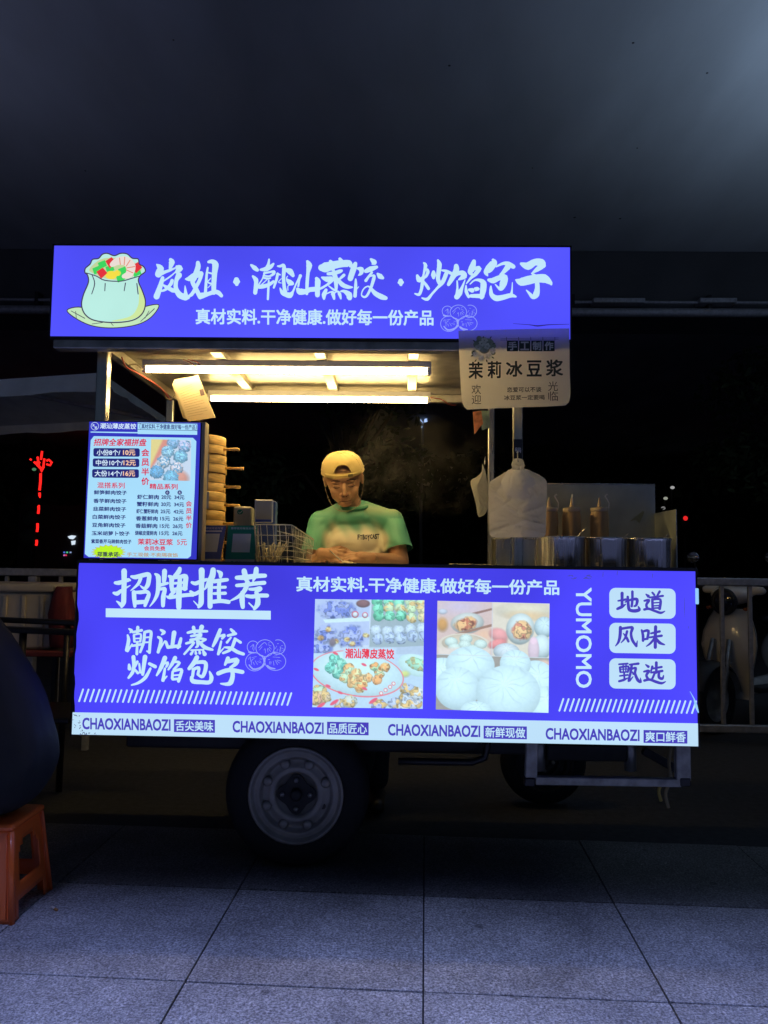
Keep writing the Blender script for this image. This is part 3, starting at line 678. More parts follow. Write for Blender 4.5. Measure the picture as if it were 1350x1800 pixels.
T.strokes('100,90,14 125,110,30 110,130,10;85,155,16 95,210,30 75,310,30;85,320,20 130,250,14;140,125,20 230,105,24;190,75,28 185,130,24;150,155,20 155,220,20;155,150,14 220,145,16 215,220,20;160,190,12 210,188,12;160,225,12 210,222,12;135,265,20 225,250,22;185,225,20 180,350,24;'
 '260,130,24 250,230,26 215,330,20;260,125,24 325,120,26 318,220,26 310,335,24;285,320,14 310,335,16;260,180,14 315,175,14;255,230,14 310,228,14;'
 '425,100,16 460,125,34 435,150,12;400,175,20 430,210,30 400,330,26;400,325,20 470,215,12;480,225,24 500,280,26;500,280,28 580,270,28 620,270,30;565,130,40 555,200,34 545,275,30;635,190,24 625,230,30 605,285,24;'
 '705,130,20 780,115,30 905,115,20;765,75,30 775,130,26;850,70,40 830,130,26;740,165,20 850,150,24 790,190,20;735,205,24 830,190,20 890,200,20;800,190,24 810,260,24 790,280,16;690,240,20 770,230,24 670,350,18;890,200,20 840,230,18;820,220,24 880,280,34 960,305,20;'
 '740,350,24 760,320,16;790,345,24 785,320,14;830,340,24 825,315,14;880,350,36 865,320,20;740,310,14 870,305,14;'
 '1040,100,30 1000,200,34 965,270,20;1020,170,16 1085,155,26 1060,190,20;1050,220,18 1020,350,24;1020,350,18 1075,290,10;1150,95,20 1180,125,30;1120,160,22 1200,140,24;1150,180,16 1110,230,22;1190,190,20 1250,230,24;1190,210,30 1150,300,26 1070,340,20;1080,280,10 1150,290,30 1220,330,30 1280,350,26;'
 '100,460,20 105,500,34;145,380,34 150,470,30 135,540,30 95,595,20;185,430,24 160,480,20;150,500,16 190,545,24;265,380,40 255,450,34 240,560,26;205,450,16 215,540,20;310,450,26 370,480,30;320,500,20 270,590,30 200,645,24 125,670,12;'
 '470,390,40 430,490,34 385,570,16;440,455,16 500,440,24 485,480,20;470,500,20 450,620,30;450,620,20 490,580,12;575,390,36 545,450,30 505,510,16;560,430,20 620,440,24 560,510,20;550,530,20 545,600,24;560,525,20 640,510,26 630,570,28 610,630,26;560,570,14 620,565,14;550,610,22 620,605,22;'
 '800,385,40 770,440,40 720,500,30;770,440,26 880,435,34 890,500,34 860,580,30 820,570,20;760,510,26 820,490,26 810,560,24;765,510,26 755,580,26;745,590,28 760,630,40 850,640,34 930,640,34 950,590,36 930,530,12;'
 '1120,395,36 1090,460,20;1110,430,30 1210,410,40 1200,450,36 1145,490,20;1020,550,36 1130,515,36 1270,535,34;1150,490,30 1170,560,36 1150,640,44 1110,660,30 1045,655,12', 5.87, (210, 1090), wmul=1.22)
T.done('dish_lettering', E_TXT, pn)
T = Ink(PNL.px); buns(T, (430, 1110), 1 / 15, 1 / 15); T.done('bun_drawing', E_LINE, pn)
T = Ink(PNL.px); T.text('真材实料.干净健康.做好每一份产品', 521, 1016, 983, 1043, bold=.018); T.done('slogan_lettering', E_TXT, pn)
T = Ink(PNL.px); T.text('YUMOMO', 1012, 1033, 1040, 1209, bold=.012, rot=90, sl=0); T.done('vertical_lettering', E_TXT, pn)
for y0, y1 in ((1034, 1087), (1095.5, 1148.5), (1158, 1211)): T = Ink(PNL.px); T.rect(1071, y0, 1187.5, y1, r=11); T.done('label_plate', E_STRIP, pn)
T = Ink(PNL.px)
for st_ in (
 '285,195,50 285,300,45 285,400,45;225,310,25 340,290,40;215,430,40 280,400,50 340,360,16;330,330,20 430,290,40 510,290,50 500,370,40 470,390,30;370,250,40 385,420,50 420,455,50 490,460,55 545,440,50 525,390,14;440,170,40 440,290,40 430,390,40;645,210,20 680,240,50;620,310,30 690,300,45 650,370,40 670,430,40;620,440,40 690,430,40 800,470,40 870,490,40 930,465,14;740,185,30 770,220,35;850,170,40 815,230,30;700,260,30 900,235,35;790,245,30 780,290,30;740,290,40 745,430,40;740,290,35 860,290,40 850,430,45;760,340,22 840,335,22;760,385,22 840,380,22;760,420,26 850,415,30',
 '260,710,50 255,830,50 230,930,40 185,990,14;270,730,40 400,710,40 440,720,50 420,800,40 440,900,45 500,990,40;500,990,40 515,910,12;360,770,40 330,870,35 270,940,14;305,800,16 350,860,40 380,920,40;580,750,30 600,830,45 600,910,40;590,775,35 680,760,45 665,880,40;610,890,35 670,880,35;790,700,50 785,850,50 785,1010,50;720,800,30 850,770,40;700,860,30 880,835,40;770,880,40 710,950,35 650,995,14;800,880,40 850,940,50 925,970,20',
 '240,1265,30 370,1255,30;250,1310,30 260,1380,35;250,1310,30 380,1300,35 370,1380,35;300,1270,22 305,1380,22;345,1270,22 340,1380,22;260,1340,20 370,1335,20;260,1385,24 375,1380,24;315,1390,30 320,1480,30;250,1440,25 370,1425,30;240,1520,35 310,1500,40 370,1470,16;400,1270,30 530,1255,40;430,1280,40 410,1400,40 385,1520,40 450,1450,14;420,1340,30 490,1320,40 480,1400,40 520,1500,50 565,1530,40 560,1470,12;440,1380,20 455,1410,35;640,1270,20 680,1300,45;615,1375,30 690,1365,45 650,1430,40 680,1490,40;620,1510,40 700,1495,40 800,1530,45 880,1550,40 940,1525,14;740,1300,40 720,1370,25;800,1240,45 800,1390,40;740,1330,30 880,1305,35;720,1390,30 890,1365,40;775,1400,35 740,1480,35 720,1500,14;840,1390,40 840,1460,45 890,1480,45 910,1430,14'):
    T = Ink(PNL.px); T.strokes(st_, 8.571, (1060, 1020), layer=.0016); T.done('plate_lettering', E_VIO, pn)

for a, b, n, y in ((138, 513, 39, 1225.5), (982, 1224, 26, 1241)):
    T = Ink(PNL.px)
    for i in range(n):
        x = a + (b - a - 9) * i / (n - 1); yy = y + slope(1230) * (x - (a + b) / 2)
        T.stroke([(x + 8.2, yy - 10.3, 3.1), (x + 1.2, yy + 10.3, 3.1)], .0008, 1)
    T.done('slash_pattern', E_TXT, pn)
T = Ink(PNL.px, False)
q0 = [(127 + (1226 - 127) * i / 8, 1252 + 19.5 * i / 8) for i in range(9)]
zb_ = pz0 + .003
mbq = MB(); tops = [PNL.px(x, y, .0006) for x, y in q0]
tops[0].x = px0 + .003; tops[-1].x = px1 - .002
mbq.add([p[:] for p in tops] + [(p.x, p.y, zb_) for p in tops], [(i, 9 + i, 10 + i, i + 1) for i in range(8)]); mbq.build('lower_strip', E_STRIP, pn)
for x0, x1, y in ((145, 300, 1273), (409, 569, 1278.5), (682, 844, 1284), (959, 1124, 1291)):
    T = Ink(PNL.px); T.text('CHAOXIANBAOZI', x0, y - 10.3, x1, y + 10.3, .0014, bold=.02); T.done('strip_lettering', E_VIO, pn)
bx4 = ((306, 378, 1276, '舌尖美味'), (575, 648, 1280.5, '品质匠心'), (850, 926, 1287.5, '新鲜现做'), (1131, 1208, 1295, '爽口鲜香'))
for x0, x1, y, s_ in bx4:
    T = Ink(PNL.px); T.rect(x0, y - 11.3, x1, y + 11.3, .0014); o = T.done('strip_box', E_VIO, pn)
    T = Ink(PNL.px); T.text(s_, x0 + 3, y - 9, x1 - 3, y + 9, .0022, bold=.012); T.done('strip_box_lettering', E_TXT, pn)
# worn film: scuffs bottom left, peeled strip at the right edge
T = Ink(PNL.px, False)
rn = random.Random(4)
for i in range(26):
    x = rn.uniform(129, 172); y = rn.uniform(1254, 1292) if x < 148 else rn.uniform(1286, 1294)
    if y > 1291 + (x - 127) * .02: y = 1288
    a = rn.uniform(0, 3.1); l = rn.uniform(1, 5); T.stroke([(x, y, .5), (x + l * math.cos(a) / 2, y + l * math.sin(a) / 2, rn.uniform(.8, 2)), (x + l * math.cos(a), y + l * math.sin(a), .4)], .0018, 2)
for i in range(16):
    x = rn.uniform(995, 1035); y = rn.uniform(1011, 1018); T.stroke([(x, y, .5), (x + rn.uniform(1, 6), y + rn.uniform(-.6, .6), .9)], .0018, 1)
for x, y0, y1 in ((1060, 1006, 1015), (1147, 1008, 1016), (1203, 1050, 1090), (1085, 1004, 1012), (1210, 1100, 1106), (1125, 1218, 1222)):
    T.stroke([(x, y0, .5), (x - .4, (y0 + y1) / 2, .9), (x - .6, y1, .3)], .0018, 2)
T.done('film_scuff', ep('scuff', (70, 74, 120)), pn)
mbq = MB()
q = [(1212, 1215), (1219, 1228), (1222, 1240), (1226, 1252)]; w_ = [1.2, 3, 7, 4]
L = [PNL.px(x - w2 / 2, y, .006 + i * .003) for i, ((x, y), w2) in enumerate(zip(q, w_))]; Q = [PNL.px(x + w2 / 2, y, .003) for (x, y), w2 in zip(q, w_)]
mbq.add([p[:] for p in L + Q], [(i, i + 4, i + 5, i + 1) for i in range(3)]); mbq.build('peeled_film', ep('peel', (150, 205, 250)), pn)
MB().box2((px1 - .004, YP - .006, at(1226, 1062, YP).z), (px1 + .006, YP + .006, at(1226, 1034, YP).z), .002).build('corner_clip', ep('clip', (150, 205, 250)), pn)

# --- printed food photographs
cv = Canvas(190, 190, (196, 214, 240))
rn = random.Random(11)
cv.quad([(0, 0), (.5, 0), (.5, .42), (0, .42)], (176, 194, 238))
for x, y, rx, ry in ((.2, .1, .19, .1), (.1, .33, .12, .1), (.34, .35, .15, .12), (.06, .46, .12, .08)):
    cv.ell(x, y, rx, ry, (150, 164, 226), shade=.3, crinkle=.35, c2=(96, 112, 198), soft=.3, seed=x * 9)
cv.quad([(.08, .19), (.5, .16), (.5, .2), (.1, .22)], (206, 236, 240))
cv.ell(.44, .04, .07, .04, (120, 80, 84), soft=.2); cv.ell(.37, .14, .035, .035, (226, 70, 90), soft=.2); cv.ell(.37, .14, .026, .026, (212, 226, 244), soft=.2); cv.ell(.46, .145, .03, .03, (222, 90, 110), soft=.2); cv.ell(.46, .145, .022, .022, (212, 226, 244), soft=.2)
for x, y in ((.13, .28), (.06, .36), (.3, .37), (.35, .41), (.47, .33), (.2, .39)): cv.ell(x, y, .035, .03, (214, 200, 130), c2=(170, 130, 80), crinkle=.3, soft=.4)
cv.ell(.17, .4, .04, .05, (110, 96, 110), soft=.5)
cv.quad([(.52, 0), (1, 0), (1, .52), (.5, .52)], (150, 170, 182))
for j, (y, row) in enumerate(((.02, 'gggyy'), (.08, 'gyyyo'), (.155, 'gggyo'))):
    for i, ch in enumerate(row):
        c = {'g': (128, 226, 190), 'y': (190, 222, 176), 'o': (220, 214, 160)}[ch]; cv.ell(.57 + i * .1 + .008 * j, y + rn.uniform(-.01, .01), .052, .05, c, shade=.4, crinkle=.28, c2=(90, 190, 150) if ch == 'g' else (220, 190, 120), seed=i + j * 3)
for j, y in enumerate((.295, .37)):
    for i in range(5): cv.ell(.56 + i * .105 + .02 * j, y - i * .008 + rn.uniform(-.01, .01), .055, .056, (192, 216, 240) if j == 0 else (176, 200, 232), shade=.4, crinkle=.12 + .2 * j, c2=(150, 172, 214) if j else None, seed=i)
cv.quad([(.5, .45), (1, .42), (1, .52), (.5, .52)], (176, 196, 226))
cv.quad([(0, .5), (1, .5), (1, 1), (0, 1)], (184, 214, 240))
cv.ell(.93, .6, .17, .1, (196, 236, 240), rot=.3, shade=.12); cv.ell(.95, .59, .12, .06, (160, 222, 190), rot=.3, c2=(190, 190, 130), crinkle=.2)
cv.ell(.83, .68, .06, .04, (200, 214, 120), soft=.6)
# big boat-shaped tray
cv.ell(.4, .685, .43, .21, (226, 96, 108), rot=.14, shade=0, soft=.02); cv.ell(.4, .683, .42, .2, (196, 232, 246), rot=.14, shade=.12, soft=.02)
for k in range(5):
    for j in range(2):
        c = ((120, 220, 200), (140, 220, 196), (186, 222, 180), (214, 222, 160), (226, 212, 150))[k]
        cv.ell(.16 + k * .068 - j * .035 + .03, .555 + k * .045 + j * .075, .052, .056, c, shade=.4, crinkle=.32, c2=(90, 180, 160) if k < 2 else (230, 180, 110), seed=k * 2 + j)
for x, y, c in ((.56, .62, (170, 220, 170)), (.6, .68, (200, 220, 170)), (.65, .62, (222, 190, 120)), (.5, .72, (226, 190, 130)), (.58, .74, (232, 170, 110)), (.45, .78, (220, 222, 150)), (.43, .8, (216, 228, 160))): cv.ell(x, y, .05, .045, c, crinkle=.35, shade=.4, c2=(230, 160, 90), seed=x * 20)
for x, y in ((.2, .5), (.46, .6), (.47, .82), (.14, .8), (.25, .86), (.03, .65)): cv.ell(x, y, .03, .014, (222, 70, 96), rot=.4, soft=.3, shade=0)
for x, y in ((.62, .86), (.66, .83), (.7, .8), (.73, .77)): cv.ell(x, y, .02, .02, (224, 80, 100), soft=.2, shade=0); cv.ell(x, y, .013, .013, (220, 236, 250), soft=.2, shade=0)
for x, y, c in ((.06, .85, (170, 210, 180)), (.1, .9, (214, 190, 150)), (.03, .92, (220, 170, 130)), (.27, .97, (176, 186, 200)), (.34, .94, (190, 200, 190)), (.75, .95, (170, 186, 224)), (.85, .9, (180, 196, 220)), (.92, .95, (190, 200, 220)), (.86, .82, (160, 180, 214)), (.95, .86, (200, 214, 226)), (.6, .97, (160, 170, 226)), (.83, .98, (190, 206, 226))):
    cv.ell(x, y, .075, .06, c, crinkle=.35, shade=.4, c2=(214, 180, 110), seed=x * 30)
for x, y in ((.55, .93), (.2, .95), (.08, .98)): cv.ell(x, y, .05, .018, (222, 70, 96), rot=-.6, soft=.2, shade=0)
cv.quad([(.27, .44), (.75, .44), (.75, .545), (.27, .545)], (190, 214, 244), soft=.02)
cv.mesh('dumpling_photo', ((554, 1053), (746, 1055), (743, 1246), (549, 1243)), PNL.px, M_PIC, pn, gain=1.0)
T = Ink(PNL.px); T.text('潮汕薄皮蒸饺', 607, 1140, 693, 1158, .0018, bold=.02); T.done('photo_lettering', ep('red_print', (232, 62, 84)), pn)
cv = Canvas(190, 190, (222, 206, 196))
cv.quad([(0, 0), (.49, 0), (.49, .5), (0, .5)], (214, 184, 178))
cv.ell(.2, .05, .3, .12, (196, 180, 206), soft=.9, shade=0); cv.ell(.05, .22, .06, .08, (200, 140, 70), soft=.5); cv.ell(.05, .1, .05, .03, (190, 200, 220), soft=.4); cv.ell(.42, .3, .12, .1, (226, 180, 150), soft=.8, shade=0)
cv.quad([(.22, .13), (.49, .055), (.49, .075), (.22, .155)], (140, 96, 84)); 
cv.ell(.27, .2, .155, .1, (206, 214, 212), rot=-.12, soft=.1); cv.ell(.26, .21, .115, .07, (176, 96, 66), rot=-.3, crinkle=.4, c2=(220, 170, 110), soft=.25)
cv.quad([(.16, .3), (.49, .2), (.49, .225), (.16, .32)], (150, 104, 84))
cv.ell(.245, .4, .24, .11, (226, 214, 196), shade=.1); cv.ell(.245, .385, .205, .085, (206, 190, 166), shade=.2)
for x, y in ((.13, .375), (.26, .345), (.25, .4), (.39, .39), (.16, .43), (.32, .44)): cv.ell(x, y, .06, .045, (206, 232, 226), folds=9, shade=.3)
cv.quad([(.01, .43), (.48, .43), (.47, .5), (.02, .5)], (230, 214, 204), soft=.03)
cv.quad([(.5, 0), (1, 0), (1, .5), (.5, .5)], (226, 214, 194)); cv.ell(.8, .08, .32, .09, (214, 206, 180), soft=.5); cv.ell(.8, .12, .25, .06, (222, 188, 140), soft=.8, shade=0)
cv.ell(.55, .3, .1, .07, (232, 150, 150), rot=.3, soft=.3); cv.ell(.54, .38, .1, .05, (230, 130, 130), rot=-.3, soft=.3)
cv.ell(.74, .24, .13, .15, (212, 230, 232), rot=.2, soft=.08); cv.ell(.75, .255, .1, .1, (196, 116, 90), rot=-.5, crinkle=.4, c2=(226, 180, 120), soft=.2)
cv.ell(.95, .22, .09, .1, (196, 226, 236), folds=8); cv.ell(.62, .45, .12, .08, (206, 222, 234), folds=9); cv.ell(.93, .4, .09, .12, (206, 230, 236), soft=.1); cv.ell(.86, .43, .055, .13, (216, 190, 206), soft=.2, shade=.2); cv.ell(.86, .345, .04, .04, (236, 200, 220), soft=.5, shade=0)
cv.quad([(0, .49), (1, .5), (1, 1), (0, 1)], (150, 140, 130))
cv.ell(.95, .56, .1, .06, (214, 180, 160), soft=.5); cv.ell(.97, .64, .05, .05, (170, 150, 110), soft=.5)
for x, y, rx, ry, fo in ((.06, .66, .2, .14, 9), (.88, .74, .2, .22, 9), (.7, .56, .14, .13, 11), (.3, .58, .22, .17, 7), (.19, .8, .2, .2, 11), (.98, .95, .2, .2, 5), (.64, .83, .29, .26, 13), (.36, .99, .14, .08, 9)):
    cv.ell(x, y, rx, ry, (204, 238, 250), shade=.17, folds=fo, soft=.03, seed=x)
cv.quad([(.487, 0), (.493, 0), (.493, .5), (.487, .5)], (206, 206, 214)); cv.quad([(0, .489), (1, .494), (1, .5), (0, .495)], (206, 216, 224))
cv.mesh('bun_photo', ((769, 1056), (966, 1061), (964, 1253), (766, 1247)), PNL.px, M_PIC, pn, gain=1.0)

# --- roof, beams, posts
rz = at(550, 604, 2.74).z                       # underside of the roof
YB0, YB1 = 2.76, 3.74
rx0 = at(176, 610, 2.8).x - .02; rx1 = at(918, 614, 2.8).x + .02
MB().box2((rx0, YB0, rz + .035), (rx1, YB1, rz + .05)).build('roof_sheet', M_WARMST, cart)
MB().box2((rx0, YB1 - .035, rz - .002), (rx1, YB1, rz + .034), .002).build('roof_rail', M_WARMST, cart)
MB().box2((rx0, YB0, rz - .002), (rx1, YB0 + .035, rz + .034), .002).build('roof_rail', M_WARMST, cart)
for x in (rx0 + .018, rx1 - .018):
    MB().box2((x - .018, YB0 + .036, rz - .001), (x + .018, YB1 - .036, rz + .034), .002).build('roof_rail', M_WARMST, cart)
for x in (368, 556, 728):
    X = at(x, 612, 2.8).x; MB().box2((X - .02, YB0 + .036, rz + .006), (X + .02, YB1 - .036, rz + .034), .002).build('roof_beam', M_WARMST, cart)
cz = at(680, 990, 2.9).z - .006                 # counter height
cz = 1.088
pts4 = ((at(182, 660, 2.79).x, 2.79, .04), (at(300, 720, YB1 - .02).x, YB1 - .02, .036), (at(910, 760, 2.79).x, 2.79, .034), (at(863, 800, YB1 - .02).x, YB1 - .02, .03))
for x, y, wd in pts4:
    MB().box2((x - wd / 2, y - wd / 2, cz - .6), (x + wd / 2, y + wd / 2, rz - .003), .003).build('post', M_STEEL, cart)
# --- tube lamps (the light of the stall)
E_TUBE = emis('lit_tube', (1.0, .70, .27), 52.0)
for a, b, y in ((251, 758, 651), (366, 757, 702)):
    d = ray((a + b) / 2, y); yy = d.y * ((rz - .032 - CAM.z) / d.z)
    xa, xb = at(a, y, yy).x, at(b, y, yy).x; zz = at((a + b) / 2, y, yy).z
    lm = MB().box2((xa, yy - .014, zz + .011), (xb, yy + .014, rz + .006), .003).build('tube_lamp', M_WHITEP, cart)
    MB().tube([(xa + .012, yy, zz), (xb - .012, yy, zz)], .0125, 14).build('tube', E_TUBE, lm)
    for x in (xa + .008, xb - .008): MB().box2((x - .008, yy - .014, zz - .014), (x + .008, yy + .014, zz + .0105), .002).build('end_cap', M_WHITEP, lm)
# --- wires under the roof
M_RED = mat('red_wire', (.5, .05, .03), .5); M_CREAMW = mat('cream_wire', (.6, .5, .3), .5)
def wire(pp, m, r=.0022, name='wire', parent=None):
    P = [at(x, y, Y) for x, y, Y in pp]; Q = []
    for i in range(len(P) - 1):
        a, b, c, d = P[max(i - 1, 0)], P[i], P[i + 1], P[min(i + 2, len(P) - 1)]
        for j in range(4):
            t = j / 4; Q.append(.5 * ((2 * b) + (c - a) * t + (2 * a - 5 * b + 4 * c - d) * t * t + (3 * b - a - 3 * c + d) * t ** 3))
    Q.append(P[-1]); return MB().tube(Q, r, 6).build(name, m, parent if parent is not None else cart)
wire(((214, 628, 2.86), (222, 645, 2.9), (240, 655, 2.95), (262, 668, 3.05), (280, 680, 3.2), (293, 694, 3.4), (300, 704, 3.55)), M_RED, .003)
wire(((292, 690, 3.4), (291, 698, 3.45), (300, 702, 3.5), (308, 694, 3.5)), M_CREAMW, .002)
wire(((226, 642, 2.9), (240, 641, 2.92), (251, 650, 2.94)), M_CREAMW, .003)
wire(((322, 632, 2.9), (336, 638, 2.88), (350, 648, 2.88)), M_RED, .002); wire(((330, 632, 2.9), (346, 636, 2.89), (351, 642, 2.88)), M_RED, .002)
wire(((757, 699, 3.42), (775, 702, 3.45), (790, 711, 3.5), (800, 712, 3.6)), M_RED, .0025); wire(((757, 697, 3.42), (772, 697, 3.45), (785, 706, 3.5)), M_CREAMW, .0025)
# --- counter and cabinet
MB().box2((px0 + .01, YP + .092, cz - .03), (px1 - .01, 3.5, cz), .004).build('counter', M_COUNTER, cart)
MB().box2((px0 + .03, YP + .095, .52), (px1 - .03, 3.42, cz - .032), .01).build('cabinet', M_CAB, cart)
# --- chassis, wheels and the frame below
ch = MB().box2((px0 + .1, 2.95, .40), (px1 - .35, 3.4, .515), .01).build('chassis', M_DARK, cart)
MB().tube([(at(520, 1398, 2.9).x, 2.9, .245), (at(520, 1398, 2.9).x, 3.6, .245)], .03, 12).build('axle', M_DARK, ch)
M_RIMP = mat('painted_steel_rim', (.33, .31, .28), .5, .5, nscale=12, namt=.25, bump=.1)
def wheel(cx, cy, cz_, rt, rr, face=-1, wd=.13, rim=None):
    M_RIM = rim or M_RIMP
    w0 = MB()
    y0, y1 = (cy, cy + wd)
    w0.lathe([(rr * .97, y0 + .006), (rr * 1.02, y0 - .002), (rr * 1.12, y0 - .006), (rt * .9, y0 + .004), (rt * .97, y0 + .02), (rt, y0 + .04), (rt, y1 - .04), (rt * .97, y1 - .02), (rt * .9, y1), (rr, y1)], 48, 'Y', (cx, 0, cz_))
    o = w0.build('wheel', M_RUB, cart)
    r = MB()
    r.lathe([(rr * 1.03, y0 + .004), (rr * 1.03, y0 - .008), (rr * .97, y0 - .006), (rr * .93, y0 + .006), (rr * .9, y0 + .008), (rr * .84, y0 - .001), (rr * .78, y0 + .004), (rr * .74, y0 + .02), (rr * .7, y0 + .022), (rr * .6, y0 + .010), (rr * .5, y0 + .006), (rr * .45, y0 + .014), (rr * .43, y0 + .022), (.002, y0 + .022)], 48, 'Y', (cx, 0, cz_)); r.build('rim', M_RIM, o)
    k = MB()
    n = 48; pts = []
    for i in range(n):
        a = 2 * math.pi * i / n; q = rr * (.37 + .055 * math.cos(4 * a)); pts.append((cx + q * math.cos(a), y0 + .012, cz_ + q * math.sin(a)))
    k.add(pts + [(p[0], y0 + .024, p[2]) for p in pts], [tuple(range(n))] + [(i, (i + 1) % n, n + (i + 1) % n, n + i) for i in range(n)])
    k.lathe([(.022, y0 + .012), (.022, y0 - .004), (.012, y0 - .008), (.001, y0 - .008)], 16, 'Y', (cx, 0, cz_)); k.build('hub_plate', M_DARK, o)
    for i in range(4):
        a = i * math.pi / 2; MB().lathe([(.009, y0 + .012), (.009, y0 + .003), (.001, y0 + .001)], 6, 'Y', (cx + rr * .3 * math.cos(a), 0, cz_ + rr * .3 * math.sin(a))).build('lug_nut', M_STEELD, o)
    for i in range(8):
        a = R(22 + 45 * i)
        if i == 7: MB().lathe([(.011, y0 + .014), (.001, y0 + .0135)], 12, 'Y', (cx + rr * .63 * math.cos(a), 0, cz_ + rr * .63 * math.sin(a))).build('vent_hole', M_BLACK, o)
        else: MB().lathe([(.019, y0 + .02), (.018, y0 + .008), (.012, y0 + .004), (.001, y0 + .003)], 14, 'Y', (cx + rr * .68 * math.cos(a), 0, cz_ + rr * .68 * math.sin(a))).build('rim_dimple', M_RIM, o)
    return o
wc = at(520, 1398, 2.85)
wheel(wc.x, 2.85, wc.z, wc.z, 80 / 1350 * 2.85)
wheel(wc.x, 3.5, wc.z, wc.z, 80 / 1350 * 2.85)
wf = at(955, 1330, 3.7); wheel(wf.x, 3.66, .20, .20, .13, wd=.1, rim=M_DARK)
A = at(700, 1338, 2.9); Bq = at(830, 1340, 2.9); Cq = at(852, 1332, 2.9); D = at(857, 1312, 2.9)
MB().tube([A, (A + Bq) / 2, Bq, Cq, D, D + Vector((0, 0, .05))], .013, 8).build('side_guard_pipe', M_BLACK, ch)
YS = 2.76
M_STEP = mat('scuffed_white_frame', (.36, .35, .32), .5, .4, nscale=26, namt=.35)
P = lambda x, y: at(x, y, YS)
so_ = MB().bar(P(940, 1371), P(1196, 1375), .03, .028, .003).build('step_frame', M_STEP, cart)
MB().bar(P(935, 1312) + Vector((0, 0, .04)), P(933, 1366), .042, .03, .003).build('step_post', M_STEP, so_); MB().bar(P(1199, 1316) + Vector((0, 0, .04)), P(1200, 1372), .05, .03, .003).build('step_post', M_STEP, so_)
for x in (930, 1202): p = P(x, 1373); MB().box(p, (.038, .036, .03), .004).build('step_cap', M_BLACK, so_)
for x in (948, 1108):
    p = at(x, 1330, 2.95); MB().tube([p + Vector((0, 0, .1)), p + Vector((0, 0, -.05))], .022, 14).build('jack_leg', M_STEELD, so_)
p, q = at(960, 1320, 2.95), at(1100, 1322, 2.95); MB().bar(p, q, .05, .06, .005).build('battery_tray', M_DARK, so_)
p = at(1160, 1335, 2.92); MB().bar(at(1130, 1318, 2.92), at(1190, 1352, 2.9), .03, .03, .004).build('drawbar', M_DARK, so_)
wire(((1180, 1312, 2.85), (1176, 1340, 2.85), (1178, 1370, 2.84), (1170, 1395, 2.84), (1175, 1420, 2.84)), mat('rope', (.35, .28, .16), .8), .006, 'rope_end', so_)
wire(((1165, 1372, 2.85), (1158, 1390, 2.84), (1162, 1408, 2.84)), mat('yellow_rope', (.5, .38, .1), .8), .006, 'rope_end', so_)

# ================================================================== lit menu board on the counter
YM = 2.735
MNU = Plane((0, YM, 1.1), (1, 0, 0), (0, 0, 1))
m00 = at(152, 862, YM).x; m01 = at(349, 864, YM).x; mz1 = at(255, 742, YM).z; mz0 = max(at(250, 984, YM).z, cz + .004)
menu = thing('menu_board', ((m00 + m01) / 2, YM, cz), 'pale blue lit menu board with price list standing on the counter', 'menu board')
MB().box2((m00 - .004, YM + .003, mz0), (m01 + .004, YM + .05, mz1 + .004), .003).build('case', M_EDGE, menu)
MB().box2((m01 + .0045, YM - .002, mz0), (m01 + .018, YM + .05, mz1 + .003), .002).build('side_rail', mat('tan_rail', (.4, .33, .22), .5), menu)
ME = emis('menu_pale', lin((168, 222, 252)), 1.0, .04, 4); MN = emis('menu_navy', lin((50, 52, 190)), 1.0, .05, 4, sample=False); MNI = emis('menu_navy_ink', lin((34, 38, 120)), 1.0, sample=False)
f = MB(); f.add([(m00, YM, mz0 + .004), (m01, YM, mz0 + .004), (m01, YM, mz1), (m00, YM, mz1)], [(0, 1, 2, 3)]); f.build('navy_ground', MN, menu)
MP = lambda x, y, h: MNU.px(130 + x / 5.4, 720 + y / 5.4, h)
def ink(name, m, fn):
    k = Ink(MP, False); fn(k); k.done(name, m, menu)
S_ = .018
def mt(k, s, x0, y0, x1, y1, **kw): k.text(s, x0, y0, x1, y1, layer=kw.pop('layer', .0024), sl=S_ * .8, **kw)
def body_fn(k):
    k.poly([(190, 252), (1130, 268), (1162, 300), (1145, 800), (1110, 1390), (1080, 1412), (140, 1398), (104, 1370), (130, 800), (160, 290)], .0008)
    k.poly([(605, 122), (1172, 132), (1170, 240), (605, 232)], .0008)
    k.poly([(158, 208), (605, 214), (605, 226), (158, 218)], .0008)
ink('pale_ground', ME, body_fn)
E_WH = emis('menu_white', lin((214, 236, 255)), 1, sample=False)
def head_fn(k):
    k.text('潮汕薄皮蒸饺', 250, 130, 592, 185, .0016, bold=.014, sl=S_, shear=.1)
    k.stroke([(200 + 36 * math.cos(a * .35), 158 + 36 * math.sin(a * .35), 4) for a in range(18)], .0016, 2, closed=True)
    k.text('岚', 176, 138, 198, 162, .0016, sl=0); k.text('姐', 198, 158, 222, 184, .0016, sl=0)
ink('header_lettering', E_WH, head_fn)
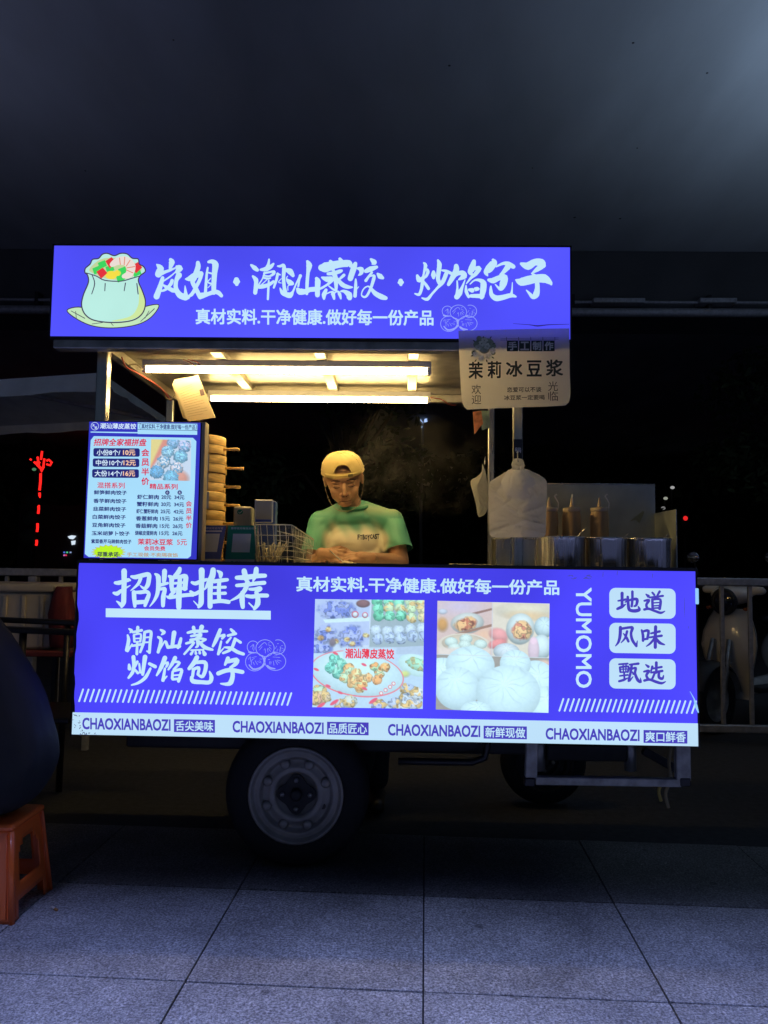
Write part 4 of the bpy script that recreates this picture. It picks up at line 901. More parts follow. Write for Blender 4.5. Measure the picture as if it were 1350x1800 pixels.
def pill_fn(k):
    pts = [(640 + 14 * math.cos(R(a)) * 1.0, 160 + 30 * math.sin(R(a)), 4) for a in range(90, 271, 20)] + [(1150 + 14 * math.cos(R(a)), 168 + 32 * math.sin(R(a)), 4) for a in range(-90, 91, 20)]
    k.stroke(pts, .0016, 2, closed=True)
    k.text('真材实料.干净健康.做好每一份产品', 642, 140, 1152, 188, .0016, bold=.012, sl=S_)
    for y, s in ((788, '鲜笋鲜肉饺子'), (868, '香芋鲜肉饺子'), (944, '韭菜鲜肉饺子'), (1020, '白菜鲜肉饺子'), (1097, '豆角鲜肉饺子'), (1175, '玉米胡萝卜饺子'), (1252, '紫菜香芹马蹄鲜肉饺子')):
        i = (y - 788) / 464; n = len(s); mt(k, s, 192 - 26 * i, y - 21, (505 - 20 * i) if n == 6 else (532 if n == 7 else 548), y + 21, bold=.022)
    for y, s, a, b in ((830, '虾仁鲜肉', '20元', '34元'), (898, '蟹籽鲜肉', '20元', '34元'), (966, '虾仁蟹籽鲜肉', '25元', '42元'), (1034, '香葱鲜肉', '15元', '26元'), (1104, '香菇鲜肉', '15元', '26元'), (1172, '烧椒皮蛋鲜肉', '15元', '26元')):
        i = (y - 830) / 342; mt(k, s, 602 - 20 * i, y - 22, 808 - 18 * i, y + 22, bold=.022); mt(k, a, 832 - 20 * i, y - 19, 925 - 20 * i, y + 22, bold=.02); mt(k, b, 955 - 20 * i, y - 16, 1050 - 18 * i, y + 24, bold=.02)
    for x in (888, 1005): k.disc(x, 788, 21, 21, .0016)
    for i, (y, h) in enumerate(((407, 40), (505, 40), (607, 41))):
        k.rect(186 - 6 * i, y - h, 626 - 4 * i, y + h, .0016, r=18, sl=.006)
ink('navy_lettering', MNI, pill_fn)
def white_fn(k):
    for i, (y, s, xa, xb) in enumerate(((408, '小份8个/', 218, 442), (505, '中份10个/', 210, 466), (607, '大份14个/', 198, 460))): k.text(s, xa, y - 28, xb, y + 28, .0024, bold=.014, sl=.006)
    k.text('小', 878, 776, 898, 800, .0026, sl=0); k.text('大', 995, 776, 1015, 800, .0026, sl=0)
ink('white_lettering', E_WH, white_fn)
def or_fn(k):
    for y, s, xa, xb in ((408, '10元', 468, 584), (505, '12元', 472, 588), (607, '16元', 468, 582)): k.text(s, xa, y - 26, xb, y + 28, .0024, bold=.016, sl=.006)
ink('price_lettering', emis('menu_peach', lin((255, 206, 168)), 1, sample=False), or_fn)
def red_fn(k):
    k.text('招牌全家福拼盘', 192, 276, 690, 346, .0024, bold=.018, sl=S_ * .4, shear=.18)
    k.vtext('会员半价', 642, 374, 716, 716, sl=0, bold=.018, layer=.0024, gap=.3); mt(k, '混搭系列', 224, 692, 484, 748, bold=.01); mt(k, '精品系列', 720, 704, 986, 758, bold=.016)
    k.vtext('会员半价', 1064, 868, 1120, 1124, sl=0, bold=.014, layer=.0024, gap=.3); mt(k, '茉莉冰豆浆', 608, 1226, 942, 1286, bold=.018); mt(k, '5元', 980, 1230, 1074, 1288, bold=.008); mt(k, '会员免费', 668, 1296, 868, 1340, bold=.016)
ink('red_lettering', emis('menu_red', lin((214, 40, 78)), 1, sample=False), red_fn)
def star_fn(k, r1=1.0, h=.0026):
    pts = []
    for i in range(36):
        a = 2 * math.pi * i / 36; q = (1.0 if i % 2 == 0 else .78) * r1; pts.append((330 + 160 * q * math.cos(a), 1352 + 68 * q * math.sin(a)))
    pts = [(x, min(y, 1406)) for x, y in pts]; k.poly(pts, h)
ink('star_edge', emis('menu_star_edge', lin((200, 110, 60)), 1, sample=False), lambda k: star_fn(k, 1.05, .0024)); ink('star_burst', emis('menu_star', lin((190, 246, 40)), 1, sample=False), lambda k: star_fn(k))
ink('promise_lettering', emis('menu_dark', lin((40, 50, 80)), 1, sample=False), lambda k: mt(k, '郑重承诺:', 224, 1350, 438, 1396, bold=.02, layer=.0034))
ink('gold_lettering', emis('menu_gold', lin((190, 160, 130)), 1, sample=False), lambda k: mt(k, '手工现做·不卖隔夜馅', 505, 1358, 986, 1398, bold=.016))
cv = Canvas(90, 92, (196, 206, 226)); cv.quad([(0, 0), (.35, 0), (0, .75)], (226, 200, 110)); cv.quad([(.3, 0), (.5, 0), (.05, .7), (0, .7)], (216, 120, 100), soft=.06); cv.ell(.7, .95, .3, .25, (206, 130, 110), soft=.4)
for x, y, r, c in ((.55, .08, .16, (150, 180, 226)), (.83, .16, .17, (190, 190, 232)), (.42, .3, .17, (150, 200, 226)), (.74, .42, .18, (130, 196, 222)), (.33, .55, .17, (206, 206, 214)), (.65, .68, .17, (220, 206, 214)), (.17, .8, .18, (90, 160, 216)), (.52, .92, .2, (110, 180, 216))): cv.ell(x, y, r, r * .92, c, crinkle=.35, shade=.45, c2=(100, 150, 190), seed=x * 10)
cv.mesh('plate_photo', ((735, 282), (1115, 290), (1108, 678), (722, 668)), MP, M_PIC, menu, layer=.0024)

# ================================================================== bamboo steamers
M_BAM = mat('bamboo', (.86, .55, .17), .55, nscale=26, namt=.22, stretch=(1, 1, 5), bump=.08)
M_BAMD = mat('bamboo_binding', (.30, .17, .05), .6); M_TIN = mat('tin_clip', (.55, .55, .55), .35, .9)
sc_ = at(352, 880, 3.02); tiers = 7; zt_ = at(360, 769, 3.02).z; th = (zt_ - (cz + .001)) / tiers
labels = ['bottom bamboo steamer of the stack beside the menu board', 'second bamboo steamer from the bottom, with metal clip', 'third bamboo steamer from the counter in the stack', 'middle bamboo steamer of the tall stack', 'third bamboo steamer from the top of the stack', 'second bamboo steamer from the top of the stack', 'topmost bamboo steamer of the stack, with metal clip']
rn = random.Random(5)
for i in range(tiers):
    z = cz + .001 + i * th; r = .099 + rn.uniform(-.003, .003); cx_ = sc_.x + rn.uniform(-.005, .005) + (-.006 if i < 2 else .002); cy_ = sc_.y + rn.uniform(-.004, .004)
    s = thing('bamboo_steamer', (cx_, cy_, z), labels[i], 'steamer', 'bamboo steamers stacked beside the menu board')
    h = th - .0012
    MB().lathe([(r - .012, z + .004), (r - .001, z), (r, z + .003), (r, z + h * .5 - .001), (r - .0025, z + h * .5), (r - .002, z + h * .5 + .001), (r - .002, z + h - .002), (r - .006, z + h), (r - .014, z + h), (r - .014, z + .012), (.002, z + .012)], 40, c=(cx_, cy_, 0)).build('basket', M_BAM, s)
    MB().lathe([(r + .0012, z + h * .5 - .0018), (r + .0012, z + h * .5 + .0006), (r - .003, z + h * .5 + .0006)], 40, c=(cx_, cy_, 0)).build('binding', M_BAMD, s)
    a = R(-8 + rn.uniform(-5, 5)); L = rn.uniform(.06, .075); hz = z + h * .33
    MB().tube([(cx_ + (r - .01) * math.cos(a), cy_ + (r - .01) * math.sin(a), hz), (cx_ + (r + L) * math.cos(a), cy_ + (r + L) * math.sin(a), hz - .003)], [.0055, .0065], 10).build('handle', M_BAM, s)
    if i in (1, 3, 4, 5, 6):
        a = R(-62 if i > 1 else -84); q = r + .0016; c = Vector((cx_ + q * math.cos(a), cy_ + q * math.sin(a), z + h / 2))
        MB().box(c, (.003, .011, h * .92), .0008, Matrix.Rotation(a, 3, 'Z')).build('clip', M_TIN, s)
    st = MB()
    for a0 in (-70, -95):
        a = R(a0 + rn.uniform(-10, 10)); c = Vector((cx_ + (r + .001) * math.cos(a), cy_ + (r + .001) * math.sin(a), z + h * .6)); st.box(c, (.002, .003, h * .28), 0, Matrix.Rotation(a, 3, 'Z'))
    st.build('stitch', M_BAMD, s)

# ================================================================== payment stands, speaker boxes
M_ACR = mat('clear_acrylic', (.95, .95, .95), .08, trans=1.0)
M_BLUEP = mat('blue_print', (.07, .13, .52), .3, coat=.5); M_GREENP = mat('green_print', (.02, .34, .22), .3, coat=.5); M_GREYP = mat('grey_print', (.6, .6, .62), .35); M_PAPER = mat('white_print', (.9, .9, .9), .4)
M_INKD = mat('dark_ink', (.03, .03, .05), .5); M_INKW = mat('pale_ink', (.85, .86, .9), .5); M_INKG = mat('green_ink', (.02, .3, .14), .4)
def stand(cx, cy, w_, h, yaw, lean, label, pm, top, bottom):
    s = thing('payment_stand', (cx, cy, cz), label, 'payment sign', None)
    a, l = R(yaw), R(lean); u = Vector((math.cos(a), -math.sin(a), 0)); bk = Vector((math.sin(a), math.cos(a), 0)); v = Vector((0, 0, 1)) * math.cos(l) + bk * math.sin(l)
    P = Plane(Vector((cx, cy, cz + .006)), u, v); n = P.n
    M = Matrix((u, -n, v)).transposed()
    MB().box(P.uv(0, h / 2, -.0025), (w_, .003, h), .0008, M).build('acrylic_sheet', M_ACR, s)
    MB().box(Vector((cx, cy, cz + .003)) + bk * .03, (w_, .075, .003), .0008, Matrix((u, bk, Vector((0, 0, 1)))).transposed()).build('foot', M_ACR, s)
    def rq(name, m, x0, y0, x1, y1, hh):
        mb = MB(); mb.add([P.uv(x0, y0, hh), P.uv(x1, y0, hh), P.uv(x1, y1, hh), P.uv(x0, y1, hh)], [(0, 1, 2, 3)]); return mb.build(name, m, s)
    W = w_ / 2 - .003
    rq('coloured_card', pm, -W, .16 * h, W, h - .003, .0004); rq('grey_footer', M_GREYP, -W, .004, W, .16 * h, .0004); rq('blank_code_panel', M_PAPER, -W * .62, .33 * h, W * .62, .78 * h, .0008)
    k = Ink(lambda x, y, hh: P.uv(x, -y, hh), False); k.text(top, -W * .8, -.94 * h, W * .8, -.885 * h, .0009, bold=.01); k.done('pale_lettering', M_INKW, s)
    k = Ink(lambda x, y, hh: P.uv(x, -y, hh), False); k.text(bottom, -W * .3, -.115 * h, W * .62, -.045 * h, .0009, bold=.012); k.done('dark_lettering', M_INKD, s)
    k = Ink(lambda x, y, hh: P.uv(x, -y, hh), False); k.disc(-W * .52, -.08 * h, .0075, .0055, .0009); k.done('logo', M_INKG if pm is M_GREENP else M_BLUEP, s)
    if pm is M_BLUEP: k = Ink(lambda x, y, hh: P.uv(x, -y, hh), False); k.rect(-W * .75, -.86 * h, W * .75, -.82 * h, .0009, r=.002); k.done('pale_band', M_INKW, s)
p = at(364, 985, 2.80); stand(p.x, p.y, .108, .158, 14, 16, 'blue payment card in a leaning acrylic stand next to the menu board', M_BLUEP, '推荐使用支付宝', '支付宝')
p = at(421, 986, 2.80); stand(p.x, p.y, .116, .156, 4, 12, 'green payment card in an acrylic stand left of the wire basket', M_GREENP, '推荐使用微信支付', '微信支付')
a = at(412, 890, 2.93); b = at(440, 987, 2.93)
sp = thing('payment_speaker', ((a.x + b.x) / 2, 2.95, cz), 'cream payment speaker box with a green tick behind the payment cards', 'speaker')
MB().box2((a.x - .004, 2.93, cz + .001), (b.x, 2.99, a.z), .008).build('case', mat('cream_plastic', (.62, .55, .42), .4), sp)
k = Ink(lambda x, y, h: at(x, y, 2.9296 - h), False); k.disc(422, 900, 5.2, 4.4, .0004); k.done('logo', M_INKG, sp)
k = Ink(lambda x, y, h: at(x, y, 2.9296 - h), False); k.stroke([(419.5, 900, .8), (421.5, 902, 1.2), (425.5, 898, .8)], .0008); k.done('tick', M_INKW, sp)
a = at(448, 879, 2.9); b = at(478, 990, 2.9)
cs = thing('code_box', ((a.x + b.x) / 2, 2.93, cz), 'small blue box with a pale rounded front panel behind the wire basket', 'payment box')
cz0 = at(462, 922, 2.9).z
MB().box2((a.x + .004, 2.905, cz + .001), (b.x + .006, 2.97, a.z), .006).build('case', mat('blue_plastic', (.04, .09, .34), .4), cs)
MB().box2((a.x, 2.895, cz0 + .006), (b.x, 2.9045, a.z + .002), .004).build('front_frame', M_WHITEP, cs)
f = MB(); f.add([(a.x + .006, 2.8946, cz0 + .02), (b.x - .006, 2.8946, cz0 + .02), (b.x - .006, 2.8946, a.z - .004), (a.x + .006, 2.8946, a.z - .004)], [(0, 1, 2, 3)]); f.build('blank_panel', mat('cream_print', (.6, .55, .42), .5), cs)
f = MB(); f.add([(a.x + .006, 2.8946, cz0 + .010), (b.x - .006, 2.8946, cz0 + .010), (b.x - .006, 2.8946, cz0 + .019), (a.x + .006, 2.8946, cz0 + .019)], [(0, 1, 2, 3)]); f.build('blue_band', M_BLUEP, cs)

# ================================================================== wire basket with wrapped cutlery
bk_ = thing('wire_basket', (at(497, 988, 2.86).x, 2.88, cz), 'cream wire basket beside the cook, holding wrapped straws', 'basket')
M_WIRE = mat('cream_coated_wire', (.72, .70, .58), .4); wm = MB()
c0 = Vector((at(452, 988, 2.80).x, 2.80, cz + .003)); c1 = Vector((at(518, 989, 2.80).x, 2.80, cz + .003)); c2 = Vector((at(543, 989, 3.0).x, 3.04, cz + .003)); c3 = Vector((at(460, 988, 3.0).x, 3.04, cz + .003))
hb = at(480, 924, 2.8).z - cz; hb2 = at(540, 948, 3.0).z - cz
cb = [c0, c1, c2, c3]; ct = [c0 + Vector((-.012, -.012, hb)), c1 + Vector((-.012, -.012, hb)), c2 + Vector((.012, .01, hb2 * .98)), c3 + Vector((-.005, .01, hb))]
for i in range(4):
    j = (i + 1) % 4; n = 6 if i in (0, 2) else 14
    for t in range(5 if i != 1 else 5):
        q = t / 4; A_, B_ = cb[i].lerp(ct[i], q), cb[j].lerp(ct[j], q); mid = (A_ + B_) / 2 + (cb[i] - cb[(i + 2) % 4]).normalized() * 0
        wm.tube([A_, B_], .0022 if t in (0, 4) else .0013, 6)
    for t in range(n + 1):
        q = t / n; wm.tube([cb[i].lerp(cb[j], q), ct[i].lerp(ct[j], q)], .0012 if i != 1 else .0008, 5)
wm.build('wire_frame', M_WIRE, bk_)
M_FILM = mat('cloudy_film', (.5, .5, .44), .3, alpha=.30)
f = MB(); f.add([p[:] for p in [cb[0] + Vector((.003, .004, .002)), cb[1] + Vector((-.003, .004, .002)), ct[1] + Vector((0, .004, -.003)), ct[0] + Vector((0, .004, -.003)), cb[2] + Vector((-.003, -.004, .002)), ct[2] + Vector((-.003, -.004, -.003))]], [(0, 1, 2, 3), (1, 4, 5, 2)]); f.build('plastic_liner', M_FILM, bk_)
pk = MB(); rn = random.Random(8)
for i in range(46):
    b0 = Vector((at(455 + rn.uniform(0, 28), 990, 2.86).x, 2.86 + rn.uniform(-.03, .05), cz + .006)); e = b0 + Vector((rn.uniform(-.035, .055), rn.uniform(-.03, .03), rn.uniform(.06, .092)))
    pk.tube([b0, e], .0026, 5)
tag(pk.build('wrapped_straws', mat('cellophane_wrap', (.85, .75, .5), .2, alpha=.85, coat=1)), 'bundle of clear wrapped straws inside the wire basket', 'straws')

# ================================================================== boxes, steel container, pots, bottles
a, b = at(791, 979, 3.0), at(864, 992, 3.0)
for i, (d, lab) in enumerate(((0, 'lower cream takeaway box lid of the pair left of the steel bin'), (.013, 'upper cream takeaway box lid of the pair left of the steel bin'))):
    z = cz + .001 + d; dx = .004 * i
    t = thing('takeaway_box', ((a.x + b.x) / 2, 3.05, z), lab, 'food box', 'takeaway boxes on the counter')
    MB().box2((a.x + dx, 3.0, z), (b.x + dx - .006 * i, 3.11, z + .0095), .003).build('tray', mat('cream_card', (.62, .54, .36), .6), t)
    MB().box2((a.x + dx - .003, 2.997, z + .0098), (b.x + dx - .003, 3.113, z + .0124), .001).build('lid', mat('cream_card_lid', (.66, .58, .40), .55), t)
a, b = at(872, 946, 2.98), at(944, 992, 2.98)
t = thing('steel_bin', ((a.x + b.x) / 2, 3.05, cz), 'square stainless steel bin under the hanging plastic bags', 'bin')
mb = MB(); zz1 = a.z
mb.box2((a.x, 2.98, cz + .001), (b.x, 2.984, zz1)).box2((a.x, 3.12, cz + .001), (b.x, 3.124, zz1)).box2((a.x, 2.9845, cz + .001), (a.x + .004, 3.1195, zz1)).box2((b.x - .004, 2.9845, cz + .001), (b.x, 3.1195, zz1)).box2((a.x + .0045, 2.9845, cz + .001), (b.x - .0045, 3.1195, cz + .005)); mb.build('wall', M_STEEL, t)
mb = MB().tube([(a.x, 2.98, zz1), (b.x, 2.98, zz1), (b.x, 3.122, zz1), (a.x, 3.122, zz1)], .004, 8, closed=True); mb.build('rim', M_STEEL, t)
def pot_mat():
    m, t, b = nmat('brushed_pot_steel'); b.inputs['Base Color'].default_value = (.78, .76, .70, 1); b.inputs['Metallic'].default_value = .92
    b.inputs['Roughness'].default_value = .30; b.inputs['Anisotropic'].default_value = .85
    tg = t.nodes.new('ShaderNodeTangent'); tg.direction_type = 'RADIAL'; tg.axis = 'Z'; t.links.new(tg.outputs[0], b.inputs['Tangent'])
    tc = t.nodes.new('ShaderNodeTexCoord'); mp = t.nodes.new('ShaderNodeMapping'); mp.inputs['Scale'].default_value = (1, 1, .03); t.links.new(tc.outputs['Object'], mp.inputs[0])
    n = t.nodes.new('ShaderNodeTexNoise'); n.inputs['Scale'].default_value = 38; n.inputs['Detail'].default_value = 2; t.links.new(mp.outputs[0], n.inputs['Vector'])
    mr = t.nodes.new('ShaderNodeMapRange'); mr.inputs[1].default_value = .3; mr.inputs[2].default_value = .7; mr.inputs[3].default_value = .14; mr.inputs[4].default_value = .34; t.links.new(n.outputs[0], mr.inputs[0]); t.links.new(mr.outputs[0], b.inputs['Roughness'])
    bp = t.nodes.new('ShaderNodeBump'); bp.inputs['Strength'].default_value = .9; bp.inputs['Distance'].default_value = .008; t.links.new(n.outputs[0], bp.inputs['Height']); t.links.new(bp.outputs[0], b.inputs['Normal'])
    return m
M_POT = pot_mat()
for i, (xa, xb, lab) in enumerate(((946, 1028, 'left stainless steel pot of three on the counter end'), (1031, 1101, 'middle stainless steel pot of three on the counter end'), (1103, 1178, 'right stainless steel pot of three at the counter corner'))):
    yc = 2.92; c = at((xa + xb) / 2, 990, yc); r = (xb - xa) / 2 / 1350 * yc; zt2 = at((xa + xb) / 2, 944 + 1.5 * i, yc).z; z = cz + .001
    t = thing('steel_pot', (c.x, yc, z), lab, 'pot', 'steel pots on the counter')
    MB().lathe([(.002, z), (r * .9, z), (r * .93, z + .006), (r * .955, z + .02), (r * .97, zt2 - .012), (r * 1.0, zt2 - .005), (r * 1.02, zt2), (r * 1.0, zt2 + .001), (r * .95, zt2 - .006), (r * .92, z + .01), (.002, z + .006)], 48, c=(c.x, yc, 0)).build('bowl', M_POT, t)
    MB().lathe([(r * .93, z + .04), (.002, z + .042)], 32, c=(c.x, yc, 0)).build('broth', mat('dark_broth', (.06, .035, .02), .15), t)
    l = thing('ladle', (c.x + r * .6, yc, z + .045), ('ladle handle leaning in the left pot', 'ladle handle leaning in the middle pot', 'ladle handle leaning in the right pot')[i], 'ladle', 'ladles in the pots')
    p0 = Vector((c.x - r * .2, yc + .01, z + .05)); p1 = Vector((c.x + r * (.62 if i else .95), yc - .02, zt2 + .012)); p1 = at((1028, 1105, 1174)[i], (930, 937, 939)[i], yc - .01)
    MB().bar(p0, p1, .007, .003, .001).build('handle', M_STEEL, l); MB().ell(p0, (.018, .018, .010)).build('cup', M_STEEL, l)
M_SAUCE = mat('tan_sauce', (.72, .46, .22), .4, nscale=8, namt=.1); M_CAPB = mat('clear_cap', (.78, .58, .36), .3)
for i, (x, yt, lab) in enumerate(((965, 897, 'left tan squeeze bottle, half hidden behind the plastic bags'), (1005, 897, 'middle tan squeeze bottle behind the left pot'), (1054, 897, 'right tan squeeze bottle with bent nozzle cap behind the middle pot'))):
    yc = 3.08; c = at(x, 943, yc); r = 16 / 1350 * yc; z0 = cz + .001; zs_ = at(x, 900, yc).z
    t = thing('squeeze_bottle', (c.x, yc, z0), lab, 'bottle', 'squeeze bottles behind the pots')
    zb2 = zs_
    MB().lathe([(.002, z0), (r * .95, z0), (r, z0 + .006), (r, zb2 - .016), (r * .94, zb2 - .006), (r * .9, zb2)], 28, c=(c.x, yc, 0)).build('body', M_SAUCE, t)
    zc = zb2 + .016
    MB().lathe([(r * .95, zb2 + .0005), (r * .97, zb2 + .004), (r * .95, zc), (r * .5, zc + .002), (.009, zc + .004)], 28, c=(c.x, yc, 0)).build('cap', M_CAPB, t)
    MB().lathe([(.0095, zc + .003), (.005, zc + .03), (.003, zc + .042), (.001, zc + .042)], 12, c=(c.x, yc, 0)).build('nozzle', M_CAPB, t)
    sx = 1 if i != 1 else .1
    q = [Vector((c.x + r * .95 * sx, yc - .006, zc - .006)), Vector((c.x + r * 1.02 * sx, yc - .006, zc + .02)), Vector((c.x + r * .6 * sx, yc - .004, zc + .048)), Vector((c.x + r * .85 * sx, yc - .004, zc + .054))]
    MB().tube(q, [.002, .002, .0035, .0045], 8).build('nozzle_cap', M_WHITEP, t)
# steel splash guard behind the pots
a, b = at(958, 850, 3.2), at(1153, 990, 3.2)
t = thing('splash_guard', ((a.x + b.x) / 2, 3.22, cz), 'grey steel splash guard standing behind the pots', 'splash guard')
M_SPL = mat('greasy_steel', (.50, .53, .46), .5, .35, nscale=5, namt=.3, bump=.03)
MB().box2((a.x - .1, 3.2, cz + .001), (b.x, 3.206, a.z), .001).build('back_sheet', M_SPL, t)
MB().box2((b.x - .004, 2.95, cz + .001), (b.x, 3.1995, a.z - .12), .001).build('side_sheet', M_SPL, t)
MB().tube([(a.x - .1, 3.2, a.z), (b.x, 3.2, a.z)], .003, 6).build('rolled_edge', M_STEELD, t)
k = MB(); q = [at(x, y, 3.197) for x, y in ((1106, 917), (1130, 898), (1133, 900), (1124, 920), (1117, 914))]; k.add([p[:] for p in q], [(0, 1, 2, 3, 4)][::1]); k.build('torn_sticker', mat('sticker', (.35, .36, .22), .6), t)

# ================================================================== hanging paper, bags and banner
M_CRUMP = None
def bag_mat():
    m, t, b = nmat('thin_plastic_bag'); b.inputs['Base Color'].default_value = (.88, .87, .82, 1); b.inputs['Roughness'].default_value = .22
    tr = t.nodes.new('ShaderNodeBsdfTranslucent'); tr.inputs[0].default_value = (.95, .93, .86, 1); mx = t.nodes.new('ShaderNodeMixShader'); mx.inputs[0].default_value = .68
    n = t.nodes.new('ShaderNodeTexNoise'); n.inputs['Scale'].default_value = 11; n.inputs['Detail'].default_value = 3; n.inputs['Distortion'].default_value = 3.5; n.noise_type = 'RIDGED_MULTIFRACTAL'; tc = t.nodes.new('ShaderNodeTexCoord'); t.links.new(tc.outputs['Object'], n.inputs['Vector'])
    bp = t.nodes.new('ShaderNodeBump'); bp.inputs['Strength'].default_value = .55; bp.inputs['Distance'].default_value = .01; t.links.new(n.outputs[0], bp.inputs['Height']); t.links.new(bp.outputs[0], b.inputs['Normal'])
    t.links.new(bp.outputs[0], tr.inputs['Normal']); t.links.new(b.outputs[0], mx.inputs[1]); t.links.new(tr.outputs[0], mx.inputs[2])
    tp_ = t.nodes.new('ShaderNodeBsdfTransparent'); m2 = t.nodes.new('ShaderNodeMixShader'); m2.inputs[0].default_value = .14; t.links.new(mx.outputs[0], m2.inputs[1]); t.links.new(tp_.outputs[0], m2.inputs[2]); t.links.new(m2.outputs[0], t.nodes['Material Output'].inputs[0]); return m
M_BAG = bag_mat()
def bag_bundle(outline, Y, thick, name, label, tip, parent_hook):
    """pad of flat plastic bags: outline in pixels, pillowed, with pleats fanning from the knot"""
    t = thing(name, at(tip[0], tip[1], Y), label, 'plastic bags')
    pts = smooth_loop(outline, 6); cx = sum(p[0] for p in pts) / len(pts); cy = sum(p[1] for p in pts) / len(pts); n = len(pts); rings = 40; rn = random.Random(len(label)); xs_ = [p[0] for p in outline]; ys_ = [p[1] for p in outline]; W_ = max(xs_) - min(xs_); H_ = max(ys_) - min(ys_)
    creases = [(min(xs_) + (0.02 if k % 2 else .98) * W_, min(ys_) + rn.uniform(.3, 1) * H_, min(xs_) + rn.uniform(.25, .75) * W_, min(ys_) + rn.uniform(.45, .95) * H_, rn.uniform(.003, .009)) for k in range(16)] + [(tip[0] + rn.uniform(-6, 6), tip[1] + 12, min(xs_) + rn.uniform(.05, .95) * W_, min(ys_) + rn.uniform(.3, .6) * H_, .006) for k in range(9)]
    for side in (-1, 1):
        mb = MB(); vs = []
        for k in range(rings + 1):
            q = k / rings
            for i, (x, y) in enumerate(pts):
                X = cx + (x - cx) * q; Yp = cy + (y - cy) * q; p = at(X, Yp, Y)
                an = math.atan2(X - tip[0], Yp - tip[1]); dd = math.hypot(X - tip[0], Yp - tip[1])
                pl = .0016 * math.sin(an * 13 + 1.5 * math.sin(dd * .05)) * min(dd / 40, 1) + .0012 * math.sin(X * .06 - Yp * .09)
                for (x_0, y_0, x_1, y_1, h_) in creases:      # sharp creases in the film
                    ex, ey = x_1 - x_0, y_1 - y_0; L2 = ex * ex + ey * ey; tt = max(0, min(1, ((X - x_0) * ex + (Yp - y_0) * ey) / L2)); ds = math.hypot(X - x_0 - ex * tt, Yp - y_0 - ey * tt)
                    pl -= h_ * math.exp(-ds / 1.5) * (1 - .6 * tt)
                vs.append(p + Vector((0, side * (thick * (1 - q ** 3) * (.6 if side > 0 else 1)) + pl * (1 if side < 0 else .5), 0)))
        fs = []
        for k in range(rings):
            for i in range(n):
                f_ = (k * n + i, k * n + (i + 1) % n, (k + 1) * n + (i + 1) % n, (k + 1) * n + i); fs.append(f_ if side > 0 else f_[::-1])
        mb.add(vs, fs, True); mb.build('bag_sheet', M_BAG, t)
    return t
bb = bag_bundle([(901, 811), (906, 806), (914, 806), (920, 810), (922, 818), (921, 823), (930, 826), (945, 833), (956, 840), (960, 845), (961, 852), (961, 880), (960, 910), (959, 934), (957, 942), (950, 944), (920, 944), (880, 945), (867, 944), (861, 940), (860, 932), (859, 900), (859, 870), (860, 852), (862, 846), (870, 841), (885, 832), (897, 825), (900, 822), (899, 816)], 2.735, .014, 'plastic_bag_bundle', 'large bundle of clear plastic bags hanging from the right front post', (910, 808), None)
def fold(parent, tri, Y):
    mb = MB(); P_ = [at(x, y, Y) for x, y in tri]; mb.add([p[:] for p in P_], [tuple(range(len(P_)))]); mb.build('bag_fold', M_BAG, parent)
fold(bb, ((893, 826), (928, 826), (936, 848), (912, 880), (890, 868), (880, 848)), 2.707); fold(bb, ((930, 836), (946, 845), (918, 878), (912, 872)), 2.704)
MB().tube([at(910, 793, 2.76), at(910, 806, 2.735), at(911, 812, 2.73)], .002, 6).build('hook', M_STEELD, bb)
b2 = bag_bundle([(848, 816), (853, 830), (857, 850), (858, 880), (855, 900), (846, 908), (840, 906), (836, 885), (827, 848), (838, 838), (846, 830)], 3.62, .02, 'plastic_bag_bundle', 'small bundle of plastic bags hanging edge-on from the right rear post', (850, 815), None)
MB().tube([at(853, 803, 3.68), at(852, 816, 3.62)], .0025, 6).build('hook', M_WHITEP, b2)
k = MB().box2((at(903, 772, 2.77).x, 2.768, at(905, 806, 2.77).z), (at(918, 772, 2.77).x, 2.7722, at(905, 772, 2.77).z), .0006); k.build('phone_sticker', mat('black_sticker', (.015, .02, .03), .4), cart)
k = Ink(lambda x, y, h: at(x, y, 2.7678 - h)); k.text('号码', 905, 787, 916, 796, .0004); k.done('sticker_lettering', M_INKW, cart)

# laminated certificates hanging from a wire
cert = thing('certificate_sleeve', at(343, 740, 3.05), 'laminated paper certificates hanging tilted from the front tube lamp', 'certificate')
M_LAM = mat('warm_paper', (.62, .52, .36), .35, coat=.4)
def card(pts, Y, nm, m, par, dy=0.0):
    mb = MB(); P_ = [at(x, y, Y + dy * i) for i, (x, y) in enumerate(pts)]; n_ = (P_[1] - P_[0]).cross(P_[2] - P_[0]).normalized() * .0008
    k_ = len(P_); mb.add([p + n_ for p in P_] + [p - n_ for p in P_], [tuple(range(k_)), tuple(range(k_, 2 * k_))[::-1]] + [(i, k_ + i, k_ + (i + 1) % k_, (i + 1) % k_) for i in range(k_)]); return mb.build(nm, m, par)
card([(307, 667), (343, 661), (352, 740), (322, 736), (303, 676)], 3.063, 'paper_sheet', mat('older_paper', (.5, .42, .28), .4), cert)
card([(305, 674), (348, 659), (379, 734), (330, 741)], 3.05, 'paper_sheet', M_LAM, cert)
k = Ink(lambda x, y, h: at(x, y, 3.0485 - h), False)
for i in range(13):
    t_ = .16 + i * .06; x0 = 306 + 24 * t_ + 4; y0 = 674 + 66 * t_ + 0; x1 = 348 + 30 * t_ - 6; y1 = 660 + 74 * t_
    if i in (1, 2, 3): x1 -= 10; y1 += 2
    k.stroke([(x0, y0, .45), (x0 + (x1 - x0) * (.95 if i % 3 else .7), y0 + (y1 - y0) * (.95 if i % 3 else .7), .45)], .0004, 1)
k.done('print_line', mat('brown_ink', (.2, .14, .08), .6), cert)
